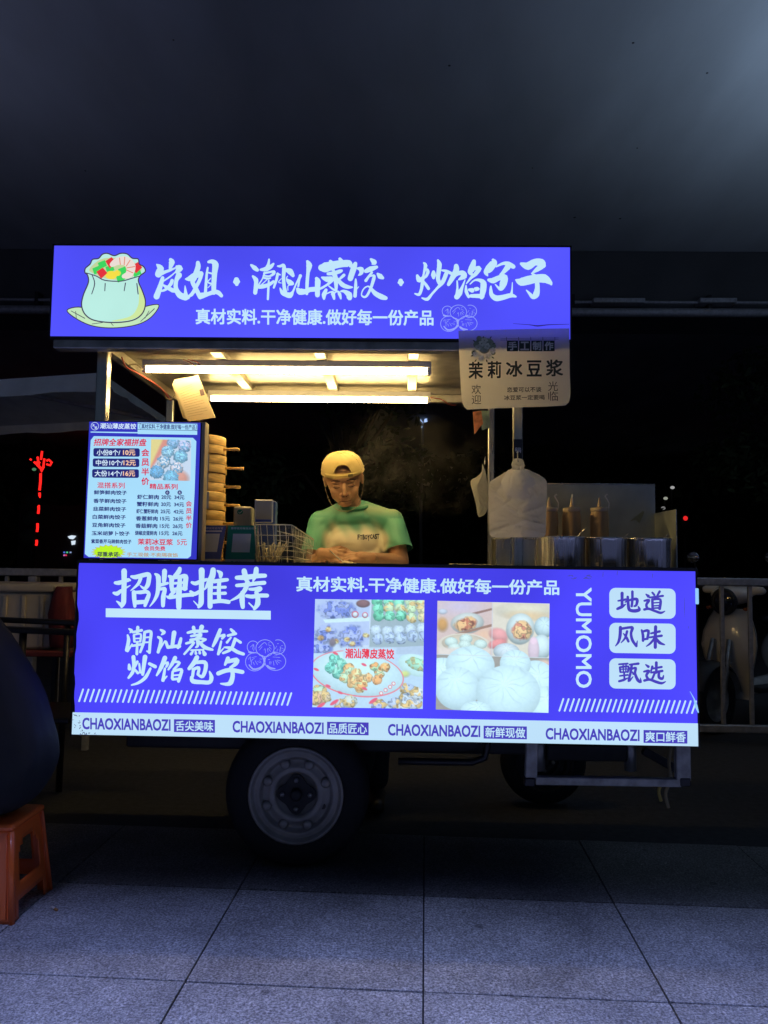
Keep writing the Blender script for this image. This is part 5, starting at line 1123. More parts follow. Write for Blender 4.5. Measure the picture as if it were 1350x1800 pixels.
k = Ink(lambda x, y, h: at(x, y, 3.0485 - h), False); k.poly([(350, 685), (357, 683), (360, 694), (353, 696)], .0004); k.done('photo', mat('portrait_ink', (.12, .08, .1), .5), cert)
wire(((343, 632, 3.02), (344, 650, 3.04), (345, 661, 3.05)), M_STEELD, .001, 'hanging_wire', cert)
# small packets hanging behind the banner
hp = thing('hanging_packets', at(848, 762, 3.3), 'small printed packets hanging below the banner by the rear post', 'packets')
card([(831, 724), (846, 722), (849, 745), (834, 763)], 3.3, 'packet', mat('red_packet', (.42, .16, .08), .35, nscale=40, namt=.6), hp)
card([(844, 722), (860, 722), (862, 752), (847, 756)], 3.34, 'packet', mat('green_packet', (.25, .36, .28), .35, nscale=30, namt=.3), hp)

# soy-milk banner clipped over the sign corner
def paper_mat():
    m, t, b = nmat('translucent_banner_paper'); b.inputs['Base Color'].default_value = (.78, .76, .70, 1); b.inputs['Roughness'].default_value = .5
    tr = t.nodes.new('ShaderNodeBsdfTranslucent'); tr.inputs[0].default_value = (.84, .80, .70, 1); mx = t.nodes.new('ShaderNodeMixShader'); mx.inputs[0].default_value = .5
    t.links.new(b.outputs[0], mx.inputs[1]); t.links.new(tr.outputs[0], mx.inputs[2]); t.links.new(mx.outputs[0], t.nodes['Material Output'].inputs[0]); return m
YN = 2.640
def bwarp(u, v):     # gentle bow, bottom corners curl toward the street
    return .006 * math.sin((u - .25) * 7) + max(0, 1.78 - (v + 1.1)) ** 2 * .9
BN = Plane((0, YN, 1.1), (1, 0, 0), (0, 0, 1), bwarp)
ban = thing('soy_milk_banner', (at(905, 720, YN).x, YN, at(905, 720, YN).z), 'grey paper banner for iced soy milk hanging over the sign corner', 'banner')
nx, ny = 30, 24; vs = []; 
for j in range(ny + 1):
    t_ = j / ny
    for i in range(nx + 1):
        u = i / nx; xl = 806 + 6 * t_ ** 1.2; xr = 1000 + 2 * t_; x = xl + (xr - xl) * u
        yt_ = 581 - 3 * u; yb_ = 722 + 2.5 * math.sin(u * 3.14) * -1.0 - 8 * u ** 3
        if t_ > .8:
            e = (t_ - .8) / .2; cr = 9 * (1 - math.sqrt(max(0, 1 - e * e)))
            x = x + (cr if u < .06 else (-cr if u > .94 else 0)) * (1 - min(u, 1 - u) / .06 if min(u, 1 - u) < .06 else 0)
        vs.append(BN.px(x, yt_ + (yb_ - yt_) * t_))
fs = [(j * (nx + 1) + i, (j + 1) * (nx + 1) + i, (j + 1) * (nx + 1) + i + 1, j * (nx + 1) + i + 1) for j in range(ny) for i in range(nx)]
mb = MB(); mb.add(vs, fs, True); mb.build('paper_sheet', paper_mat(), ban)
Wq = lambda x, y, h: BN.px(800 + x / 6.4286, 570 + y / 6.4286, h)
M_GINK = mat('dark_green_ink', (.03, .05, .04), .6); M_OUTL = mat('grey_ink', (.07, .075, .075), .6); M_PALEI = mat('paper_tone_ink', (.62, .61, .55), .6)
k = Ink(Wq, False)
for i in range(4): k.rect(583 + i * 137, 190, 583 + i * 137 + 126, 310, .0008)
k.done('dark_tile', M_GINK, ban); k = Ink(Wq, False)
k.text('茉', 152, 426, 314, 618, .0008, bold=.016, sl=0); k.text('莉', 366, 420, 520, 612, .0008, bold=.016, sl=0); k.text('冰', 574, 420, 758, 598, .0008, bold=.018, sl=0); k.text('豆', 806, 414, 974, 596, .0008, bold=.018, sl=0); k.text('浆', 1022, 404, 1216, 594, .0008, bold=.016, sl=0)
k.done('bold_lettering', M_GINK, ban)
k = Ink(Wq, False)
for i, c in enumerate('手工制作'): k.text(c, 597 + i * 137, 202, 597 + i * 137 + 98, 300, .0016, bold=.026, sl=0)
k.done('tile_lettering', M_PALEI, ban)
k = Ink(Wq, False)
k.stroke([(512, 168, 3), (1165, 160, 3)], .0008, 8); k.stroke([(512, 184, 3), (1165, 176, 3)], .0008, 8)
for i in range(5): x = 578 + i * 136; k.stroke([(x, 152, 5), (x + 2, 190, 5)], .0012, 1)
k.text('恋爱可以不谈', 583, 715, 968, 775, .0008, bold=.012, sl=-.01); k.text('冰豆浆一定要喝', 548, 808, 1003, 866, .0008, bold=.012, sl=-.01)
k.vtext('欢迎', 185, 685, 290, 912, gap=.08, bold=-.004, sl=0); k.vtext('光临', 1045, 652, 1155, 876, gap=.05, bold=-.004, sl=0)
k.done('fine_lettering', M_OUTL, ban)
for nm, c, fn in (('bouquet_green', (.34, .38, .24), lambda k: [k.disc(x, y, r, r * .9, .0008 + .00005 * i) for i, (x, y, r) in enumerate(((300, 215, 70), (370, 225, 70), (330, 280, 60), (250, 230, 45), (425, 250, 36), (215, 320, 30), (430, 330, 24), (270, 160, 30)))]),
                 ('bouquet_leaf', (.14, .17, .10), lambda k: [k.stroke([(x, y, 4), (x + 18 * math.cos(a), y + 18 * math.sin(a), 16), (x + 36 * math.cos(a), y + 36 * math.sin(a), 2)], .0014) for x, y, a in ((220, 300, 2.5), (210, 350, 2.8), (420, 320, .2), (410, 370, .6), (350, 400, 1.2), (240, 400, 2.2), (420, 230, -.4), (230, 200, -2.6), (310, 170, -1.2), (390, 170, -1.0))]),
                 ('bouquet_petal', (.72, .72, .52), lambda k: [k.disc(x + 22 * math.cos(a * 1.256), y + 22 * math.sin(a * 1.256), 17, 15, .002 + .00003 * a) for x, y in ((235, 340), (300, 385), (375, 362), (300, 220), (360, 250), (260, 265), (420, 300), (330, 185)) for a in range(5)])):
    k = Ink(Wq, False); fn(k); k.done(nm, mat(nm + '_ink', c, .6, nscale=30, namt=.4), ban)

# ================================================================== people
def skin_mat():
    m, t, b = nmat('skin'); b.inputs['Base Color'].default_value = (.52, .29, .17, 1); b.inputs['Roughness'].default_value = .5
    b.inputs['Subsurface Weight'].default_value = .15; b.inputs['Subsurface Radius'].default_value = (.01, .004, .002)
    n = t.nodes.new('ShaderNodeTexNoise'); n.inputs['Scale'].default_value = 90; tc = t.nodes.new('ShaderNodeTexCoord'); t.links.new(tc.outputs['Object'], n.inputs['Vector'])
    bp = t.nodes.new('ShaderNodeBump'); bp.inputs['Strength'].default_value = .12; bp.inputs['Distance'].default_value = .002; t.links.new(n.outputs[0], bp.inputs['Height']); t.links.new(bp.outputs[0], b.inputs['Normal']); return m
M_SKIN = skin_mat(); M_HAIR = mat('black_hair', (.012, .010, .009), .5, nscale=60, namt=.3, bump=.4, bscale=120); M_LIP = mat('lips', (.30, .12, .085), .45)
def E3(x, y, z): return Euler((R(x), R(y), R(z))).to_matrix()
HEAD = [('ell', (0, .012, .03), (.077, .094, .093)), ('ell', (0, -.026, -.008), (.0655, .064, .072)), ('ell', (0, -.030, -.048), (.057, .058, .060)), ('ell', (0, -.024, -.074), (.050, .052, .038)), ('ell', (0, -.062, -.100), (.026, .022, .019)),
        ('cap', (0, -.088, .006), .0075, (0, -.110, -.034), .0120), ('ell', (.0135, -.099, -.040), (.0095, .012, .0085)), ('ell', (-.0135, -.099, -.040), (.0095, .012, .0085)),
        ('ell', (.029, -.0755, .020), (.022, .013, .0075), E3(0, 6, -16)), ('ell', (-.029, -.0755, .020), (.022, .013, .0075), E3(0, -6, 16)),
        ('ell', (.029, -.0775, .001), (.0160, .0115, .0105)), ('ell', (-.029, -.0775, .001), (.0160, .0115, .0105)),
        ('ell', (.036, -.062, -.032), (.022, .022, .022)), ('ell', (-.036, -.062, -.032), (.022, .022, .022)),
        ('ell', (0, -.084, -.062), (.026, .012, .012)), ('ell', (0, -.0885, -.0705), (.023, .010, .0055)), ('ell', (0, -.0865, -.0805), (.020, .010, .0065)),
        ('ell', (.076, .012, -.004), (.0075, .016, .029), E3(0, 0, -18)), ('ell', (-.076, .012, -.004), (.0075, .016, .029), E3(0, 0, 18)), ('ell', (.040, -.012, -.066), (.016, .034, .028)), ('ell', (-.040, -.012, -.066), (.016, .034, .028))]
def face_details(M, person):
    """brows, lash lines and lips as thin shapes that follow the face"""
    for s in (-1, 1):
        MB().tube([M @ Vector(p) for p in ((s * .012, -.0905, .0265), (s * .026, -.0885, .0295), (s * .040, -.0805, .0285), (s * .051, -.072, .0235))], [.0012, .0022, .0020, .0008], 6).build('eyebrow', M_HAIR, person)
        MB().tube([M @ Vector(p) for p in ((s * .015, -.0865, -.0045), (s * .024, -.0895, -.0075), (s * .034, -.0885, -.0075), (s * .045, -.081, -.003))], [.0008, .0016, .0017, .0008], 6).build('eyelashes', M_HAIR, person)
        MB().tube([M @ Vector(p) for p in ((s * .016, -.0865, .009), (s * .030, -.0885, .0125), (s * .045, -.080, .009))], [.0005, .0009, .0005], 5).build('eyelid_crease', M_HAIR, person)
        MB().ell(M @ Vector((s * .007, -.1115, -.0475)), (.0032, .0028, .002)).build('nostril', M_HAIR, person)
    MB().tube([M @ Vector(p) for p in ((-.024, -.0915, -.0755), (-.010, -.0985, -.0765), (0, -.0995, -.0768), (.010, -.0985, -.0765), (.024, -.0915, -.0755))], [.0006, .0014, .0012, .0014, .0006], 6).build('mouth_line', mat('mouth_shadow', (.10, .03, .025), .6), person)
def hand_prims(w_, d, side, curl, up=Vector((0, 0, 1))):
    """palm and five fingers from wrist w_ along d; side=+1 thumb on the left of d seen from above"""
    d = Vector(d).normalized(); r = d.cross(up).normalized() * side; u = r.cross(d) * side
    w_ = Vector(w_); pr = [('cap', w_ - d * .02, .026, w_ + d * .03, .029)]
    for i, (o, L) in enumerate(((-.028, .066), (-.009, .076), (.010, .072), (.028, .058))):
        k0 = w_ + d * .075 + r * (o * 1.05) + u * .004; b0 = w_ + d * .02 + r * (o * .6)
        pr.append(('cap', b0, .014, k0, .0105)); dd = d.copy(); p = k0
        for j, f_ in enumerate((.45, .32, .25)):
            a = R(curl[j] + 3 * i); dd = (dd * math.cos(a) - u * math.sin(a)).normalized(); q = p + dd * L * f_ + r * (o * .06); pr.append(('cap', p, 0.0086 - .0009 * j, q, .0080 - .0009 * j)); p = q
    tb = w_ + d * .025 - r * .026; t1 = tb + (d * .6 - r * .55 - u * .35).normalized() * .038; t2 = t1 + (d * .85 - r * .1 - u * .5).normalized() * .032; t3 = t2 + (d * .9 + r * .25 - u * .35).normalized() * .024
    pr += [('cap', w_ + d * .005 - r * .008, .016, tb, .014), ('cap', tb, .0125, t1, .0105), ('cap', t1, .0102, t2, .009), ('cap', t2, .009, t3, .0075)]
    return pr

# ---------------- the cook
YC = 3.63
cook = thing('person', (at(622, 950, YC).x, YC, -.005), 'cook in pale yellow backward cap and green and cream T-shirt looking down at his hands', 'person')
hc = at(604, 844, 3.53)
MH = Matrix.Translation(hc) @ (E3(0, 0, 3) @ E3(0, -6, 0) @ E3(24, 0, 0)).to_4x4() @ Matrix.Diagonal((1.13, 1.0, .92, 1))
nk = at(622, 897, 3.62)
shl, shr = at(563, 918, 3.62), at(689, 915, 3.62)
ell_, elr = at(551, 992, 3.58), at(703, 990, 3.55)
wl, wr = at(572, 974, 3.40), at(645, 981, 3.39)
chest = at(626, 955, YC); X0 = chest.x
prims = xprims(HEAD, MH)
prims += [('cap', MH @ Vector((0, .02, -.06)), .052, nk + Vector((0, .01, -.02)), .058), ('cap', nk - Vector((0, 0, .02)), .04, shl, .040), ('cap', nk - Vector((0, 0, .02)), .04, shr, .040),
          ('ell', (X0, YC, 1.10), (.135, .09, .2)), ('ell', (X0, YC, .95), (.15, .105, .14)),
          ('cap', shl, .048, ell_, .040), ('cap', shr, .050, elr, .043), ('cap', ell_, .040, wl, .026), ('cap', elr, .043, wr, .027)]
prims += hand_prims(wl, Vector((.88, -.12, -.16)), 1, (26, 44, 34), Vector((.1, -.93, .35)))
prims += hand_prims(wr, Vector((-1, -.12, .02)), -1, (10, 20, 16), Vector((0, -.55, .83)))
body = blob(prims, .0034, 5); body.build('body', M_SKIN, cook)
face_details(MH, cook)
# cap worn backward
M_CAP = mat('pale_yellow_twill', (.68, .52, .20), .8, nscale=9, namt=.08, bump=.10, bscale=220, sheen=.2)
nu, nv = 72, 22; cv_ = []; cf = []
C0 = Vector((0, .006, .042)); RX, RY, RZ = .0875, .1085, .0985
def capp(u, v, k=1.0):      # u azimuth (0 = front), v 0..1 from hem to crown
    el = v * math.pi / 2; a = u; k = k * (1 + .012 * math.sin(4 * a + 5 * v) * v + .010 * math.sin(7 * a - 6 * v + 1) * min(1, 3 * v) * (1 - v) + .006 * math.sin(13 * a + 9 * v))
    p = Vector((RX * k * math.sin(a) * math.cos(el) ** .66, -RY * k * math.cos(a) * math.cos(el) ** .66, RZ * k * math.sin(el) ** 1.0))
    p += C0; p.z += .010 * math.cos(a) * (1 - v) * 0 + .004 * (1 - v); return p
for shell in (1.0, .965):
    for j in range(nv + 1):
        for i in range(nu): cv_.append(MH @ capp(2 * math.pi * i / nu - math.pi, j / nv, shell))
keep = set()
for j in range(nv):
    for i in range(nu):
        c = capp(2 * math.pi * (i + .5) / nu - math.pi, (j + .5) / nv)
        hole = c.y < 0 and abs(c.x) < .034 and c.z > .067 and c.z < .067 + .041 * math.sqrt(max(0, 1 - (c.x / .034) ** 2))
        if not hole: keep.add((j, i))
N1 = (nv + 1) * nu
for (j, i) in keep:
    q = (j * nu + i, j * nu + (i + 1) % nu, (j + 1) * nu + (i + 1) % nu, (j + 1) * nu + i); cf.append(q); cf.append(tuple(N1 + k for k in q[::-1]))
mb = MB(); mb.add(cv_, cf, True); cp = mb.build('cap', M_CAP, cook)
MB().tube([MH @ (capp(math.asin(max(-1, min(1, .0345 * math.cos(R(a)) / .0895))), 0) + Vector((0, 0, .022 + .044 * math.sin(R(a)))) + Vector((0, .0 + .010 * math.sin(R(a)), 0))) for a in range(0, 181, 12)], .0022, 6).build('arch_hem', M_CAP, cp)
hv = []; hn_ = 24
for i in range(hn_ + 1):                     # the strap only bridges the opening at the front
    a = -.95 + 1.9 * i / hn_
    for dz, kk in ((.002, 1.010), (.018, 1.006), (.018, .985), (.002, .985)): hv.append(MH @ (capp(a, 0, kk) + Vector((0, 0, dz))))
mb = MB(); mb.add(hv, [(4 * i + k, 4 * i + (k + 1) % 4, 4 * (i + 1) + (k + 1) % 4, 4 * (i + 1) + k) for i in range(hn_) for k in range(4)], True); mb.build('strap', M_CAP, cp)
MB().tube([MH @ (capp(2 * math.pi * i / 48, 0, 1.004)) for i in range(48)], .0016, 5, closed=True).build('hem_stitch', M_CAP, cp)
MB().box(MH @ (capp(R(20), 0, 1.03) + Vector((0, 0, .009))), (.020, .004, .017), .002, MH.to_3x3() @ E3(0, 0, 17)).build('buckle', mat('brass_buckle', (.35, .30, .15), .35, .9), cp)
MB().ell(MH @ Vector((0, .006, .140)), (.009, .009, .004), MH.to_3x3()).build('top_button', M_CAP, cp)
bv = []; nb = 14
for i in range(nb + 1):
    a = math.pi + (i / nb - .5) * 1.9
    for L, dz in ((0, .004), (.045 + .03 * math.cos((i / nb - .5) * 3.1), -.012)): bv.append(MH @ (capp(a, 0, 1.0) + Vector((math.sin(a) * L * .6, -math.cos(a) * L, dz))))
bv2 = [p - MH.to_3x3() @ Vector((0, 0, .003)) for p in bv]; k_ = len(bv)
mb = MB(); mb.add(bv + bv2, [(2 * i, 2 * i + 1, 2 * i + 3, 2 * i + 2) for i in range(nb)] + [(k_ + 2 * i, k_ + 2 * i + 2, k_ + 2 * i + 3, k_ + 2 * i + 1) for i in range(nb)], True); mb.build('brim', M_CAP, cp)
for a in (R(60), R(-60), R(120), R(-120), R(0), R(180)):
    pts = [MH @ capp(a, v, 1.004) for v in (.1 if abs(a) > .1 else .66, .3 if abs(a) > .1 else .72, .5 if abs(a) > .1 else .8, .7 if abs(a) > .1 else .86, .85 if abs(a) > .1 else .92, .97)]
    MB().tube(pts, .0012, 4).build('seam', M_CAP, cp)
def smooth_path(P, sub=5):
    Q = []
    for i in range(len(P) - 1):
        a, b, c, d = P[max(i - 1, 0)], P[i], P[i + 1], P[min(i + 2, len(P) - 1)]
        for j in range(sub):
            t = j / sub; Q.append(.5 * ((2 * b) + (c - a) * t + (2 * a - 5 * b + 4 * c - d) * t * t + (3 * b - a - 3 * c + d) * t ** 3))
    return Q + [P[-1]]
MB().tube(smooth_path([MH @ Vector(p) for p in ((-.084, -.02, .035), (-.077, -.045, -.02), (-.064, -.075, -.075), (-.038, -.104, -.112), (0, -.114, -.122), (.038, -.104, -.112), (.064, -.075, -.075), (.078, -.045, -.02), (.085, -.02, .035))]), .0011, 6).build('chin_guard', mat('clear_guard', (.6, .5, .36), .25, alpha=.6), cook)
# T-shirt
zsplit = at(620, 930, 3.52).z
tp = [('ell', (X0, YC + .005, 1.13), (.165, .118, .22)), ('cap', (X0 - .09, YC, 1.2), .075, (X0 - .08, YC - .01, .9), .095), ('cap', (X0 + .09, YC, 1.2), .075, (X0 + .08, YC - .01, .9), .095), ('cap', nk + Vector((-.03, .01, -.012)), .064, shl + Vector((.01, 0, -.004)), .056), ('cap', nk + Vector((.03, .01, -.012)), .064, shr + Vector((-.01, 0, -.004)), .056), ('ell', nk + Vector((0, .0, -.04)), (.10, .085, .05)),
      ('cap', shl, .056, shl.lerp(ell_, .95) + Vector((-.010, -.004, 0)), .062), ('cap', shr, .056, shr.lerp(elr, .95) + Vector((.012, -.004, 0)), .067), ('ell', (X0, YC - .02, 1.2), (.13, .10, .09))]
sh_ = blob(tp, .006, 6)
def beyond(p):      # sleeves end in a straight hem
    q = Vector(p)
    for s0, s1, t_ in ((shl, ell_, .72), (shr, elr, .70)):
        ax = s1 - s0; k = (q - s0).dot(ax) / ax.length_squared
        if k > t_ and ((q - s0) - ax * k).length < .085 and abs(q.x - X0) > .11: return True
    return False
cut = [beyond(p) for p in sh_.v]
kp = [i for i, f in enumerate(sh_.f) if not all(cut[v] for v in f)]
sh_.f = [sh_.f[i] for i in kp]; sh_.sm = [True] * len(kp)
for i, c in enumerate(cut):                      # flatten the hem row onto the cutting plane
    if c:
        q = Vector(sh_.v[i]); s0, s1, t_ = (shl, ell_, .72) if q.x < X0 else (shr, elr, .70); ax = s1 - s0; k = (q - s0).dot(ax) / ax.length_squared
        sh_.v[i] = tuple(q - ax * (k - t_))
for i, (x, y, z) in enumerate(sh_.v):     # soft cloth folds
    dx = x - X0; f_ = .0035 * math.sin(26 * (dx * .8 + z * 1.3) + 3 * math.sin(z * 17)) + .0028 * math.sin(44 * (z - dx * .6) + 2 * math.sin(dx * 30)) * (1 if z < 1.2 else .4)
    if y < YC: sh_.v[i] = (x, y + min(f_ * 2.4, .002) - .002, z)
so2 = sh_.build('t_shirt', None or attr_mat('tie_dye_cotton', False), cook)
col = []
g1 = np.array((.085, .40, .27)); g2 = np.array((.15, .50, .34)); cr_ = np.array((.84, .77, .60))
for (x, y, z) in sh_.v:
    dx = x - X0; n_ = .012 * math.sin(dx * 40 + 2) + .010 * math.sin(dx * 90 + z * 50); k = 1 / (1 + math.exp(-(z - zsplit + n_) / .013)); arm = (dx < -.118 and z < shl.z + .02) or (dx > .128 and z < shr.z + .02)
    c = cr_ * (1 - k) + g1 * k
    af = 1 / (1 + math.exp(-(max(-dx - .142, dx - .150) + .004 * math.sin(z * 55)) / .006)) if z < shl.z + .02 else 0
    c = c * (1 - af) + g2 * (.95 + .1 * math.sin(z * 60 + dx * 20)) * af
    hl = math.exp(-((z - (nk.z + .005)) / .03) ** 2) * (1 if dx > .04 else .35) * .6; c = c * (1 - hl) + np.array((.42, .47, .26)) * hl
    col.append((*c, 1))
ca = so2.data.color_attributes.new('Col', 'FLOAT_COLOR', 'POINT'); ca.data.foreach_set('color', np.array(col, np.float32).ravel())
ring = []
for i in range(28):
    a = 2 * math.pi * i / 28; ring.append(nk + Vector((.072 * math.cos(a), .0 + .076 * math.sin(a), .024 + .022 * math.sin(a))))
MB().tube(ring, .0095, 6, closed=True).build('neckband', mat('green_rib', (.07, .30, .18), .8), cook)
# lettering on the chest
def on_shirt(x, y, h):
    p0 = CAM; d = ray(x, y); best = None; hit, loc, nor, idx = so2.ray_cast(Vector(p0) - WORG[so2] , d.normalized()); 
    if hit: return loc + WORG[so2] - d.normalized() * (h + .002)
    return at(x, y, 3.5)
k = Ink(on_shirt, False)
for i, (ch, x, dy, hh) in enumerate(zip('FTBOYCAST', (628.5, 632.8, 637.2, 641.6, 646, 650.6, 654.8, 658.8, 662.6), (0, 1, 0, .6, .2, -.3, -.6, -.9, -1.2), (9, 8, 9, 8, 11, 8, 8, 9, 9))):
    k.text(ch, x, 939.5 + dy, x + 4.0, 939.5 + dy + hh, .0003, bold=.03, sl=0)
k.done('chest_lettering', M_INKD, cook)
tr = blob([('cap', (X0 - .09, YC, .95), .105, (X0 - .10, YC - .01, .52), .078), ('cap', (X0 - .10, YC - .01, .52), .075, (X0 - .11, YC + .02, .12), .06), ('cap', (X0 + .09, YC, .95), .105, (X0 + .10, YC - .01, .52), .078), ('cap', (X0 + .10, YC - .01, .52), .075, (X0 + .11, YC + .02, .12), .06), ('ell', (X0, YC, .92), (.17, .115, .12))], .012, 4)
M_DTR = mat('dark_trousers', (.02, .021, .026), .85, nscale=20, namt=.3, bump=.3); tr.build('trousers', M_DTR, cook)
for s in (-1, 1): blob([('cap', (X0 + s * .11, YC + .04, .045), .044, (X0 + s * .12, YC - .14, .036), .036)], .01, 2).build('shoe', M_BLACK, cook)
# tool in his hand
tw = thing('filling_spatula', at(600, 985, 3.36), 'thin metal spatula held in the hand of the cook', 'spatula')
MB().tube([at(580, 968, 3.37), at(590, 977, 3.35), at(598, 984, 3.34)], [.003, .003, .004], 8).build('handle', M_STEELD, tw)
MB().bar(at(597, 983, 3.34), at(606, 988.5, 3.33), .013, .002, .0008).build('blade', M_STEEL, tw)
wrp = blob([('ell', at(612, 990, 3.34), (.028, .022, .008)), ('ell', at(607, 989, 3.335), (.018, .016, .009))], .004, 3)
tag(wrp.build('dumpling_wrapper', mat('dough', (.62, .52, .36), .6)), 'small dough wrapper between the hands of the cook', 'dumpling')

# ---------------- seated customer on the stool
fR = gnd(20, 1622); bR = gnd(87, 1566)
sc2 = Vector(((fR.x + bR.x) / 2 - .125, (fR.y + bR.y) / 2, 0)); SH = .275
M_ORG = mat('orange_plastic', (.95, .17, .03), .32, nscale=6, namt=.06, coat=.3)
stl = thing('plastic_stool', (sc2.x, sc2.y, 0), 'orange plastic stool under the seated customer at the left edge', 'stool')
def stool_side(ax):          # one side wall: frame with an arched window, leaning inward
    def P(u, z, out):        # u -1..1 along the wall
        w0 = .128 - .030 * (z / SH); half = w0; q = Vector((u * half, -(half + out), z)); return Vector(sc2) + Matrix.Rotation(ax, 3, 'Z') @ q
    outer = []; us = [-1, -.78, -.70, -.6]; nseg = 24; rows = 16; vs = []; fs = []; idx = {}
    for r_ in range(rows + 1):
        for c_ in range(nseg + 1):
            u = -1 + 2 * c_ / nseg; z = SH * r_ / rows
            for k_, o_ in ((0, 0.0), (1, -.004)): idx[(r_, c_, k_)] = len(vs); vs.append(P(u, z, o_))
    def solid(r_, c_):
        u = -1 + 2 * (c_ + .5) / nseg; z = (r_ + .5) / rows
        if z < .16 and abs(u) < .72 - z * .5: return False            # gap between the feet
        if .36 < z < .82 and (u / .62) ** 2 + (max(0, (z - .58)) / .24) ** 2 < 1 and abs(u) < .6: return False
        return True
    for r_ in range(rows):
        for c_ in range(nseg):
            if not solid(r_, c_): continue
            a, b, c, d = (r_, c_), (r_, c_ + 1), (r_ + 1, c_ + 1), (r_ + 1, c_)
            fs.append([idx[(*q, 0)] for q in (a, b, c, d)]); fs.append([idx[(*q, 1)] for q in (d, c, b, a)])
            for (n_, e0, e1) in (((r_ - 1, c_), a, b), ((r_, c_ + 1), b, c), ((r_ + 1, c_), c, d), ((r_, c_ - 1), d, a)):
                if not (0 <= n_[0] < rows and 0 <= n_[1] < nseg) or not solid(*n_): fs.append([idx[(*e1, 0)], idx[(*e0, 0)], idx[(*e0, 1)], idx[(*e1, 1)]])
    mb = MB(); mb.add(vs, fs, True); o = mb.build('side_panel', M_ORG, stl)
    for u in (-.93, -.86, .86, .93):
        MB().tube([P(u, .015, .0015), P(u, SH * .93, .0015)], .0022, 5).build('rib', M_ORG, o)
    return o
for a in range(4): stool_side(a * math.pi / 2)
for a in range(4):
    s_, c_ = (1, 1) if a == 0 else (1, -1) if a == 1 else (-1, -1) if a == 2 else (-1, 1)
    MB().tube([Vector(sc2) + Vector((s_ * .127, c_ * .127, 0)), Vector(sc2) + Vector((s_ * .098, c_ * .098, SH - .01))], .009, 8).build('corner_edge', M_ORG, stl)
MB().box((sc2.x, sc2.y, SH + .002), (.216, .216, .022), .010).build('seat', M_ORG, stl)
cu = thing('person', (sc2.x, sc2.y, 0), 'seated customer in a dark navy jacket, back turned, at the left edge', 'person')
bx_, by_ = sc2.x - .05, sc2.y
M_NAVY = mat('navy_jacket', (.008, .010, .014), .8, nscale=16, namt=.3, bump=.35, bscale=9)
jk = [('ell', (bx_ + .005, by_, .44), (.195, .215, .15))] + [('ell', (bx_ + .016 - .225 * (i / 9) ** 1.7, by_, .46 + .044 * i), (.205 - .001 * i, .225 + .001 * i, .18)) for i in range(10)] + [
      ('cap', (bx_ - .26, by_ - .19, .88), .075, (bx_ - .42, by_ - .26, .62), .06), ('cap', (bx_ - .42, by_ - .26, .62), .058, (bx_ - .62, by_ - .16, .58), .045), ('cap', (bx_ - .26, by_ + .19, .88), .075, (bx_ - .42, by_ + .26, .62), .06), ('cap', (bx_ - .42, by_ + .26, .62), .058, (bx_ - .62, by_ + .16, .58), .045)]
MHc = Matrix.Translation((bx_ - .36, by_, 1.12)) @ (E3(0, 0, -90) @ E3(18, 0, 0)).to_4x4()
hp_ = xprims(HEAD, MHc) + [('cap', MHc @ Vector((0, .02, -.06)), .052, Vector((bx_ - .26, by_, .95)), .06), ('ell', (bx_ - .2, by_, .84), (.12, .16, .11)), ('cap', (bx_ - .25, by_ - .15, .87), .05, (bx_ - .42, by_ - .26, .62), .042), ('cap', (bx_ - .42, by_ - .26, .62), .04, (bx_ - .64, by_ - .15, .58), .027), ('cap', (bx_ - .25, by_ + .15, .87), .05, (bx_ - .42, by_ + .26, .62), .042), ('cap', (bx_ - .42, by_ + .26, .62), .04, (bx_ - .64, by_ + .15, .58), .027), ('ell', (bx_, by_, .5), (.12, .14, .12)), ('cap', (bx_, by_, .5), .11, (bx_ - .2, by_, .84), .1)]
hp_ += hand_prims((bx_ - .65, by_ - .145, .58), (-.95, .2, -.1), 1, (18, 25, 18)) + hand_prims((bx_ - .65, by_ + .145, .58), (-.95, -.2, -.1), -1, (18, 25, 18))
blob(hp_, .007, 4).build('body', M_SKIN, cu)
face_details(MHc, cu)
MB().ell(MHc @ Vector((0, .022, .045)), (.086, .098, .092), MHc.to_3x3(), 24, 16).build('hair', M_HAIR, cu)
jb = blob(jk, .010, 16)
for i, (x, y, z) in enumerate(jb.v):
    f_ = .004 * math.sin(34 * (y - sc2.y) + 2.2 * math.sin(z * 7)) * math.exp(-((z - .42) / .13) ** 2) + .0012 * math.sin(z * 30 + y * 12)
    jb.v[i] = (x + f_ * 1.8, y, z)
jb.build('jacket', M_NAVY, cu)
lg = []
for s in (-1, 1): lg += [('cap', (bx_ - .02, by_ + s * .10, .385), .10, (bx_ - .46, by_ + s * .15, .44), .068), ('cap', (bx_ - .46, by_ + s * .15, .44), .066, (bx_ - .44, by_ + s * .15, .1), .045)]
blob(lg, .012, 4).build('trousers', M_DTR, cu)
for s in (-1, 1): blob([('cap', (bx_ - .42, by_ + s * .15, .045), .042, (bx_ - .60, by_ + s * .16, .034), .034)], .01, 2).build('shoe', M_BLACK, cu)

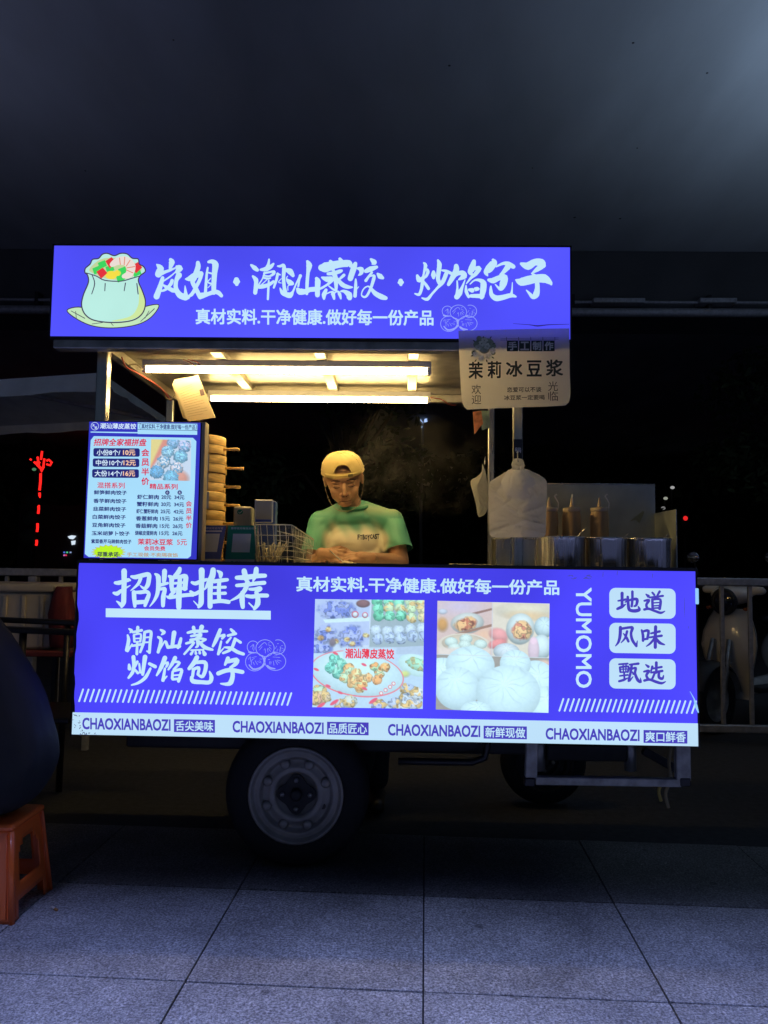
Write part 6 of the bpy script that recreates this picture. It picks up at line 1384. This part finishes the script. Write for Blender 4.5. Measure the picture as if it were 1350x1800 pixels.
# ================================================================== things around the stall
# neighbouring canopy at the left
cn = at(176, 656, 4.6); zc = cn.z
P0 = gnd(-330, 690, zc); P2 = gnd(291, 735, zc); P3 = P0 + (P2 - cn)
can = thing('canopy', (cn.x - .8, cn.y + .8, -.03), 'grey fabric canopy of the neighbouring stall behind the left post', 'canopy')
M_CANV = mat('grey_canvas', (.86, .88, .80), .8, nscale=6, namt=.12, bump=.2)
ap = (P0 + P2) / 2 + Vector((0, 0, .16))
def sheet(pts, m, nm, par, th=.004):
    P_ = [Vector(p) for p in pts]; n_ = (P_[1] - P_[0]).cross(P_[2] - P_[0]).normalized() * th / 2; k_ = len(P_)
    mb = MB(); mb.add([p + n_ for p in P_] + [p - n_ for p in P_], [tuple(range(k_)), tuple(range(k_, 2 * k_))[::-1]] + [(i, k_ + i, k_ + (i + 1) % k_, (i + 1) % k_) for i in range(k_)]); return mb.build(nm, m, par)
qd = [P0, cn, P2, P3]
for i in range(4): sheet([qd[i], qd[(i + 1) % 4], ap], M_CANV, 'roof_panel', can)
dz = Vector((0, 0, -.115))
for i in range(4):
    a, b = qd[i], qd[(i + 1) % 4]; out = ((a + b) / 2 - (P0 + P2) / 2); out.z = 0; out.normalize()
    mb = MB(); vs = []; nn = 14
    for t in range(nn + 1):
        p = a.lerp(b, t / nn) + out * .01; w1 = .012 * math.sin(t * 2.1); vs += [p, p + dz * (1 if i == 0 else .6) + out * (.02 + w1) + Vector((0, 0, .006 * math.sin(t * 1.7)))]
    mb.add(vs, [(2 * t, 2 * t + 1, 2 * t + 3, 2 * t + 2) for t in range(nn)], True); mb.build('valance', M_CANV, can)
for p in qd: MB().bar(Vector((p.x, p.y, -.03)), p - Vector((0, 0, .02)), .035, .035, .004).build('pole', M_RAIL, can)
for i in range(4): MB().bar(qd[i] - Vector((0, 0, .03)), ap - Vector((0, 0, .03)), .025, .025).build('rafter', M_RAIL, can)

# table with cooler box and red bag, black chair
tb0, tb1 = at(-90, 1142, 3.95), at(122, 1144, 3.95); tz = tb0.z
tbl = thing('folding_table', ((tb0.x + tb1.x) / 2, 4.2, -.03), 'low dark red table carrying the cooler box at the left', 'table')
MB().box2((tb0.x, 3.95, tz - .03), (tb1.x, 4.5, tz), .006).build('top', mat('dark_red_laminate', (.16, .03, .03), .5, nscale=9, namt=.2), tbl)
for x in (tb0.x + .04, tb1.x - .30):
    for y in (3.99, 4.46): MB().box2((x - .015, y - .015, -.03), (x + .015, y + .015, tz - .0305), .003).build('leg', M_DARK, tbl)
bxa, bxb = at(-70, 1030, 4.02).x, at(93, 1030, 4.02).x; bz1 = at(50, 1026, 4.02).z
cb_ = thing('cooler_box', ((bxa + bxb) / 2, 4.2, tz + .001), 'cream ribbed cooler box on the table behind the seated customer', 'cooler box')
M_CRM = mat('cream_box_plastic', (.62, .56, .45), .45, nscale=10, namt=.08)
MB().box2((bxa, 4.02, tz + .001), (bxb, 4.42, bz1 - .045), .012).build('body', M_CRM, cb_)
MB().box2((bxa - .015, 4.0, bz1 - .044), (bxb + .015, 4.44, bz1), .012).build('lid', M_CRM, cb_)
for i in range(5):
    x = bxa + (bxb - bxa) * (i + .5) / 5; MB().box2((x - .012, 4.008, tz + .015), (x + .012, 4.0195, bz1 - .06), .004).build('rib', M_CRM, cb_)
rb = [at(x, y, 3.98) for x, y in ((88, 1138), (120, 1139), (122, 1100), (121, 1060), (118, 1032), (98, 1031), (92, 1050), (86, 1080))]
mb = MB(); vs = []; rn = random.Random(2); n = 8
for k_, (yy, s_) in enumerate(((3.955, .75), (3.965, .95), (4.0, 1.03), (4.04, 1.0), (4.07, .8))):
    c = sum(rb, Vector()) / n
    for p in rb: q = c + (p - c) * s_; vs.append((q.x + rn.uniform(-.006, .006), yy + rn.uniform(-.008, .008), max(q.z + rn.uniform(-.006, .006), tz + .002)))
mb.add(vs, [(k_ * n + i, k_ * n + (i + 1) % n, (k_ + 1) * n + (i + 1) % n, (k_ + 1) * n + i) for k_ in range(4) for i in range(n)] + [tuple(range(n))[::-1], tuple(range(4 * n, 5 * n))], True)
tag(mb.build('cloth_bag', mat('maroon_cloth', (.15, .02, .03), .75, nscale=14, namt=.25, bump=.4)), 'maroon cloth bag on the red table beside the cooler box', 'bag')
ar0, ar1 = at(18, 1104, 3.3), at(126, 1111, 3.3); az = (ar0.z + ar1.z) / 2
chr_ = thing('plastic_chair', (ar0.x - .1, 3.5, 0), 'black plastic armchair between the seated customer and the cart', 'chair')
cx0, cx1 = ar0.x - .35, ar1.x + .02
for y in (3.3, 3.74): MB().bar((cx0, y, az + .01), (cx1, y, az - .008), .045, .026, .008).build('armrest', M_BLACK, chr_)
for y in (3.3, 3.74):
    for x in (cx0 + .03, cx1 - .24): MB().tube([(x, y, 0), (x + .01, y, az - .012)], .016, 8).build('leg', M_BLACK, chr_)
MB().box2((cx0 + .02, 3.33, .40), (cx1 - .03, 3.71, .43), .01).build('seat', M_BLACK, chr_)
MB().box2((cx0, 3.33, .45), (cx0 + .025, 3.71, .86), .01).build('backrest', M_BLACK, chr_)

# ---------------- scooters
def scooter(loc, rz_, shell, label, dark=False, sc=1.0):
    s = thing('scooter', loc, label, 'scooter', 'scooters parked by the railing', rz=rz_, local=True)
    s.scale = (sc, sc, sc)
    sm = mat('scooter_shell' + ('_dark' if dark else ''), shell, .25, coat=.6, nscale=5, namt=.05); gm = mat('scooter_trim' + ('_dark' if dark else ''), (.03, .03, .033), .5)
    def tyre(x, r):
        o = MB().lathe([(r * .62, -.045), (r * .8, -.055), (r * .95, -.045), (r, -.02), (r, .02), (r * .95, .045), (r * .8, .055), (r * .62, .045)], 36, 'Y', (x, 0, r)).build('wheel', M_RUB, s)
        MB().lathe([(r * .62, -.04), (r * .56, -.036), (r * .5, -.012), (r * .2, -.02), (.002, -.03)], 30, 'Y', (x, 0, r)).build('rim', M_STEELD, o)
        MB().lathe([(.002, .03), (r * .2, .02), (r * .5, .012), (r * .56, .036), (r * .62, .04)], 30, 'Y', (x, 0, r)).build('rim', M_STEELD, o)
    tyre(.60, .215); tyre(-.58, .215)
    fd = []; ff = []; n = 14
    for i in range(n + 1):
        a = R(20 + 150 * i / n)
        for yy, rr in ((-.075, .225), (-.06, .245), (0, .255), (.06, .245), (.075, .225)): fd.append((.60 + rr * math.cos(a), yy, .215 + rr * math.sin(a)))
    ff = [(5 * i + k, 5 * i + k + 1, 5 * i + k + 6, 5 * i + k + 5) for i in range(n) for k in range(4)]
    mb = MB(); mb.add(fd, ff, True); mb.build('front_fender', gm, s)
    for yy in (-.08, .08): MB().tube([(.60, yy, .215), (.48, yy * .7, .60)], .016, 8).build('fork', M_STEELD, s)
    rows = ((.20, .30, .10, .02), (.27, .345, .115, .03), (.36, .37, .135, .045), (.46, .395, .175, .06), (.55, .40, .195, .065), (.64, .39, .185, .065), (.73, .375, .15, .06), (.80, .36, .11, .05))
    nn = 12; vs = []; 
    for back in (0, 1):
        for (z, x, w_, bu) in rows:
            for k in range(nn + 1):
                u = -1 + 2 * k / nn; vs.append((x + bu * (1 - u * u) - back * .03, u * w_ * (1 - .05 * back), z))
    m_ = len(rows); N_ = m_ * (nn + 1); fs = []
    for j in range(m_ - 1):
        for k in range(nn):
            q = (j * (nn + 1) + k, j * (nn + 1) + k + 1, (j + 1) * (nn + 1) + k + 1, (j + 1) * (nn + 1) + k); fs.append(q); fs.append(tuple(N_ + t for t in q[::-1]))
        for k in (0, nn): a_, b_ = j * (nn + 1) + k, (j + 1) * (nn + 1) + k; fs.append((a_, b_, N_ + b_, N_ + a_))
    for j in (0, m_ - 1):
        for k in range(nn): a_ = j * (nn + 1) + k; fs.append((a_, a_ + 1, N_ + a_ + 1, N_ + a_))
    mb = MB(); mb.add(vs, fs, True); sh = mb.build('front_shield', sm, s)
    MB().tube([(.455, -.06, .45), (.475, 0, .435), (.455, .06, .45)], .004, 6).build('badge_bar', M_STEEL, sh)
    MB().ell((.464, 0, .455), (.006, .02, .022)).build('badge', mat('badge_gold' + ('_dark' if dark else ''), (.5, .3, .15), .3, .8), sh)
    blob([('ell', (.35, 0, .885), (.10, .14, .065)), ('cap', (.32, -.2, .92), .03, (.33, .2, .92), .03)], .012, 5).build('handlebar_cover', sm, s)
    MB().lathe([(.088, .0), (.09, .02), (.075, .03), (.06, .02), (.002, .012)], 28, 'X', (.425, 0, .845)).build('headlight', gm, s)
    MB().lathe([(.072, .022), (.05, .034), (.002, .038)], 24, 'X', (.425, 0, .845)).build('headlight_lens', mat('lens' + ('_dark' if dark else ''), (.04, .04, .05), .06, coat=1), s)
    for yy in (-1, 1):
        MB().tube([(.32, yy * .2, .93), (.27, yy * .36, .935)], .016, 8).build('grip', M_BLACK, s)
        MB().tube([(.33, yy * .22, .95), (.35, yy * .27, 1.10)], .005, 6).build('mirror_stalk', M_BLACK, s)
        MB().ell((.35, yy * .28, 1.14), (.014, .05, .038)).build('mirror', mat('mirror_glass' + str(yy > 0) + str(dark), (.5, .52, .55), .05, .9), s)
        MB().ell((.40, yy * .13, .80), (.02, .02, .012)).build('turn_signal', mat('amber_lens' + str(yy > 0) + str(dark), (.5, .12, .02), .2), s)
    blob([('ell', (-.42, 0, .48), (.32, .14, .2)), ('ell', (-.55, 0, .58), (.28, .12, .12)), ('cap', (.28, 0, .26), .05, (-.2, 0, .27), .07)], .02, 5).build('body_shell', sm, s)
    MB().box((.05, 0, .265), (.42, .3, .035), .012).build('footboard', gm, s)
    blob([('ell', (-.28, 0, .70), (.2, .13, .055)), ('ell', (-.56, 0, .715), (.24, .12, .05))], .015, 4).build('seat', M_BLACK, s)
    MB().ell((-.86, 0, .60), (.03, .09, .035)).build('tail_light', mat('tail_red' + str(dark), (.35, .02, .02), .2), s)
    return s
hl = at(1275, 1078, 5.5); fw = Vector((-.80, -.60, 0)); rzs = math.atan2(fw.y, fw.x)
lc = hl - fw * .45
scooter((lc.x, lc.y, -.01), rzs, (.80, .75, .66), 'cream scooter facing the camera behind the railing at the right', False, 1.06)
lc2 = gnd(1352, 1408); scooter((lc2.x + .98, lc2.y + .16, -.01), R(8), (.05, .05, .06), 'dark scooter cut off by the right edge in front of the railing', True)

# ---------------- far lights
E_RED = emis('red_led', (1.0, .015, .012), 1.6); E_WLED = emis('white_led', (.62, .9, .9), 2.2); E_BLED = emis('blue_white_led', (.35, .5, .85), 1.4)
YL = 22.0
base = at(57, 968, YL); top = at(71, 826, YL)
ll = thing('lantern_pole', (base.x, YL, -.03), 'pole wrapped in red light strips with a red knot lamp on top', 'lantern pole')
MB().tube([(base.x, YL, -.03), at(71, 800, YL) + Vector((0, .03, 0))], .05, 8).build('pole', M_DARK, ll)
for a, b in (((71.5, 832), (69.5, 862)), ((69.5, 866), (69, 875)), ((68, 888), (67, 903)), ((66, 920), (65, 935)), ((64.5, 949), (63.5, 959))):
    p, q = at(*a, YL - .08), at(*b, YL - .08); MB().tube([p, (p + q) / 2 + Vector((.01, 0, 0)), q], .035, 6).build('light_strip', E_RED, ll)
kn = MB(); W2 = lambda x, y: at(x, y, YL - .1)
for pts in (((74, 793), (72, 808)), ((66, 803), (69, 822), (76, 822), (78, 806)), ((60, 812), (66, 818), (70, 812)), ((82, 810), (86, 808), (91, 813), (88, 818), (82, 816)), ((70, 820), (73, 829), (77, 820)), ((53, 807), (55, 808.5)), ((63, 812), (67, 820))):
    kn.tube([W2(*p) for p in pts], .032, 6)
kn.build('knot_lamp', E_RED, ll)
rs = thing('road_sign_post', (at(50, 988, 19).x, 19, -.03), 'unlit post with round road signs beside the red lantern pole', 'road sign')
MB().tube([(at(52, 960, 19).x, 19.03, -.03), (at(55, 860, 19).x, 19.03, at(55, 868, 19).z)], .035, 8).build('post', M_DARK, rs)
for x, y in ((57, 880), (53, 911), (49, 942)): MB().lathe([(.19, .0), (.19, -.012), (.001, -.014)], 24, 'Y', at(x, y, 19)).build('sign_disc', mat('dim_sign', (.10, .11, .09), .6), rs)
# far street lamp seen under the roof edge
p = at(744, 727, 21)
sl = thing('street_lamp', (p.x, 21, -.03), 'far street lamp glowing white under the roof edge', 'street lamp', 'street lamps')
MB().tube([(p.x, 21.05, -.03), (p.x - .04, 21.05, 2.6), (p.x, 21.05, p.z - .1)], [.05, .045, .03], 8).build('pole', mat('lamp_pole', (.25, .26, .26), .5, .3), sl)
k = MB(); k.add([at(x, y, 20.9)[:] for x, y in ((730, 724), (736, 721), (744, 720), (753, 722), (759, 724.5), (755, 728), (751, 730), (746, 729), (741, 728), (737, 725.5), (732, 727.5))], [tuple(range(11))[::-1]]); lh = MB().box2((at(731, 722, 21).x, 20.92, at(744, 722, 21).z), (at(757, 722, 21).x, 21.3, at(744, 719.5, 21).z), .02).build('lamp_head', M_DARK, sl)
k.build('lit_panel', E_WLED, sl)
k = MB()
for pts in (((733, 735), (737, 734), (742, 740), (744, 744), (741, 745), (736, 740)), ((746, 737), (751, 732), (752, 735), (750, 738), (752, 741), (745, 743)), ((739.5, 751), (743, 749), (742, 752))): k.add([at(x, y, 20.85)[:] for x, y in pts], [tuple(range(len(pts)))[::-1]])
k.build('lit_reflector', E_BLED, sl)
# off-frame floodlight that washes the underside of the deck
lx, ly, lz = 4.4, 4.9, 2.5
s2 = thing('floodlight', (lx, ly, -.03), 'floodlight on a post washing the overpass deck, just right of the picture', 'floodlight')
MB().tube([(lx, ly, -.03), (lx, ly, lz - .1)], [.045, .035], 10).build('post', M_RAIL, s2)
MB().box((lx, ly, lz - .06), (.34, .26, .1), .015).build('housing', M_DARK, s2)
MB().box((lx, ly, lz - .006), (.30, .22, .006), .001).build('lens', emis('flood_lens', (.62, .76, 1.0), 6.0), s2)
fl = bpy.data.lights.new('flood_beam', 'SPOT'); fl.energy = 260; fl.color = (.52, .72, 1.0); fl.spot_size = R(150); fl.spot_blend = 1.0; fl.shadow_soft_size = .12
fo = bpy.data.objects.new('flood_beam', fl); COL.objects.link(fo); fo.parent = s2; fo.location = Vector((lx, ly, lz + .03)) - WORG[s2]; fo.rotation_euler = (math.pi, 0, 0)
def dim_flood(x, y, z, e, lab):
    o = thing('floodlight', (x, y, -.01), lab, 'floodlight')
    MB().tube([(x, y, -.01), (x, y, z - .1)], [.045, .035], 10).build('post', M_RAIL, o); MB().box((x, y, z - .06), (.34, .26, .1), .015).build('housing', M_DARK, o)
    MB().box((x, y, z - .006), (.30, .22, .006), .001).build('lens', emis('dim_lens', (.5, .55, 1.0), 2.0), o)
    l = bpy.data.lights.new('flood_beam', 'SPOT'); l.energy = e; l.color = (.55, .62, 1.0); l.spot_size = R(160); l.spot_blend = 1.0; l.shadow_soft_size = .12
    q = bpy.data.objects.new('flood_beam', l); COL.objects.link(q); q.parent = o; q.location = Vector((x, y, z + .03)) - WORG[o]; q.rotation_euler = (math.pi, 0, 0)
dim_flood(-4.6, 4.6, 2.2, 42, 'dimmer floodlight on a post under the deck, left of the picture')
# far lit shop window, coloured sign lights and a red signal
p0, p1 = at(118, 938, 24), at(134, 958, 24)
sw = thing('distant_shop', ((p0.x + p1.x) / 2, 24, -.03), 'far lit shop front left of the menu board', 'shop')
MB().box2((p0.x - 1.6, 24.05, -.03), (p1.x + .5, 25.5, 2.9), .02).build('wall', mat('dark_wall', (.03, .03, .035), .8), sw)
k = MB(); k.add([at(x, y, 24)[:] for x, y in ((119, 943), (126, 941), (134, 942), (131, 946), (128, 948), (122, 947))], [tuple(range(6))[::-1]]); k.add([at(x, y, 24)[:] for x, y in ((125, 951), (133, 950), (132, 957), (126, 958))], [tuple(range(4))[::-1]]); k.build('lit_window', emis('shop_light', (.7, .82, .95), 1.0), sw)
for nm, c, x, y in (('sign_light', (.1, .2, .9), 113, 971), ('sign_light', (.9, .05, .1), 116, 976), ('sign_light', (.1, .7, .3), 118, 971), ('sign_light', (.8, .2, .6), 113, 976), ('sign_light', (.3, .4, .7), 124, 971)):
    MB().box(at(x, y, 23.95), (.05, .02, .045)).build(nm, emis('sign_dot', c, .8), sw)
p = at(1205, 911, 23); ts = thing('traffic_signal', (p.x, 23, -.03), 'far red signal light above the right pot', 'traffic light')
MB().tube([(p.x, 23.1, -.03), (p.x, 23.1, p.z + .2)], .04, 8).build('pole', M_DARK, ts); MB().box((p.x, 23.06, p.z), (.24, .1, .5), .02).build('housing', M_DARK, ts); MB().lathe([(.07, 0), (.05, -.03), (.001, -.04)], 14, 'Y', (p.x, 23.0, p.z)).build('red_lens', emis('red_signal', (.8, .02, .02), 1.0), ts)
for i, (x, y, c) in enumerate(((1170, 876, (.4, .42, .35)), (1182, 857, (.5, .5, .5)), (1166, 893, (.3, .3, .3)), (60, 825, (.1, .3, .15)), (32, 1010, (.5, .4, .2)), (95, 1012, (.6, .55, .4)), (62, 1015, (.5, .45, .3)))):
    lt = thing('distant_lamp', at(x, y, 25), ('pale speck of lamplight among the trees, nearest the splash guard', 'pale speck of lamplight among the trees, uppermost beside the splash guard', 'dim speck of lamplight among the trees, lowest beside the splash guard', 'dim greenish speck of light beside the red knot lamp', 'leftmost warm speck of light through the railing', 'brightest warm speck of light through the railing at the left', 'middle warm speck of light through the railing at the left')[i], 'lamp', 'distant lamps')
    q = at(x, y, 25); MB().tube([(q.x, 25.1, -.03), (q.x, 25.1, q.z)], .03, 6).build('pole', M_DARK, lt); MB().ell(q, (.07, .05, .05)).build('globe', emis('far_lamp', c, .7), lt)

# ---------------- litter on the paving
cg = gnd(96, 1600); th_ = R(-38); dv = Vector((math.cos(th_), math.sin(th_), 0)) * .013
ct_ = thing('cigarette_butt', (cg.x, cg.y, 0), 'crushed cigarette butt on the paving beside the stool', 'cigarette butt')
MB().tube([cg - dv * 1.4 + Vector((0, 0, .005)), cg + dv * .1 + Vector((0, 0, .005))], .004, 10).build('paper', mat('cig_paper', (.7, .66, .58), .7), ct_)
MB().tube([cg + dv * .12 + Vector((0, 0, .005)), cg + dv * 1.2 + Vector((0, 0, .0048))], .0041, 10).build('filter', mat('cig_filter', (.5, .25, .08), .7), ct_)
lt = MB(); rn = random.Random(31)
for x, y in ((1166, 1585), (1128, 1520), (1100, 1498), (1170, 1518), (530, 1560), (1142, 1507), (1095, 1521), (90, 1578), (1012, 1560), (300, 1590), (860, 1640), (620, 1720)):
    g = gnd(x, y); a = rn.uniform(0, 3); s_ = rn.uniform(.003, .008); u = Vector((math.cos(a), math.sin(a), 0)) * s_; v = Vector((-math.sin(a), math.cos(a), 0)) * s_ * .4
    lt.add([g - u - v + Vector((0, 0, .0015)), g + u - v + Vector((0, 0, .0025)), g + u + v + Vector((0, 0, .0015)), g - u + v + Vector((0, 0, .003))], [(0, 1, 2, 3)])
struct(lt.build('litter_specks', mat('pale_scrap', (.5, .5, .46), .8)), 'stuff')

# ---------------- steam drifting behind the cook
def steam(lo, hi, dens, name):
    mb = MB().box2(lo, hi); m = bpy.data.materials.new('steam_' + name); m.use_nodes = True; t = m.node_tree
    for n_ in list(t.nodes):
        if n_.type != 'OUTPUT_MATERIAL': t.nodes.remove(n_)
    out = t.nodes['Material Output']; pv = t.nodes.new('ShaderNodeVolumePrincipled'); pv.inputs['Color'].default_value = (.8, .78, .75, 1); pv.inputs['Anisotropy'].default_value = .2
    tc = t.nodes.new('ShaderNodeTexCoord'); n_ = t.nodes.new('ShaderNodeTexNoise'); n_.inputs['Scale'].default_value = 7.0; n_.inputs['Detail'].default_value = 4; n_.inputs['Distortion'].default_value = .8
    t.links.new(tc.outputs['Object'], n_.inputs['Vector'])
    mr = t.nodes.new('ShaderNodeMapRange'); mr.inputs[1].default_value = .46; mr.inputs[2].default_value = .75; mr.inputs[3].default_value = 0; mr.inputs[4].default_value = dens; t.links.new(n_.outputs[0], mr.inputs[0])
    # fade to nothing at the sides of the puff
    mp = t.nodes.new('ShaderNodeMapping'); mp.inputs['Location'].default_value = (-.5, -.5, -.5); t.links.new(tc.outputs['Generated'], mp.inputs[0])
    ln = t.nodes.new('ShaderNodeVectorMath'); ln.operation = 'LENGTH'; t.links.new(mp.outputs[0], ln.inputs[0])
    m2 = t.nodes.new('ShaderNodeMapRange'); m2.inputs[1].default_value = .15; m2.inputs[2].default_value = .5; m2.inputs[3].default_value = 1; m2.inputs[4].default_value = 0; t.links.new(ln.outputs['Value'], m2.inputs[0])
    mu = t.nodes.new('ShaderNodeMath'); mu.operation = 'MULTIPLY'; t.links.new(mr.outputs[0], mu.inputs[0]); t.links.new(m2.outputs[0], mu.inputs[1]); t.links.new(mu.outputs[0], pv.inputs['Density']); t.links.new(pv.outputs[0], out.inputs['Volume'])
    o = mb.build('steam', m); struct(o, 'stuff'); o['label'] = name; return o
a, b = at(560, 920, 4.1), at(900, 700, 4.1)
steam((a.x, 3.8, a.z), (b.x, 4.4, b.z), 2.4, 'thin steam drifting behind the cook')
a, b = at(1090, 960, 3.1), at(1160, 850, 3.1)
steam((a.x, 3.0, a.z), (b.x, 3.18, b.z), 2.2, 'thin steam rising at the corner of the splash guard')
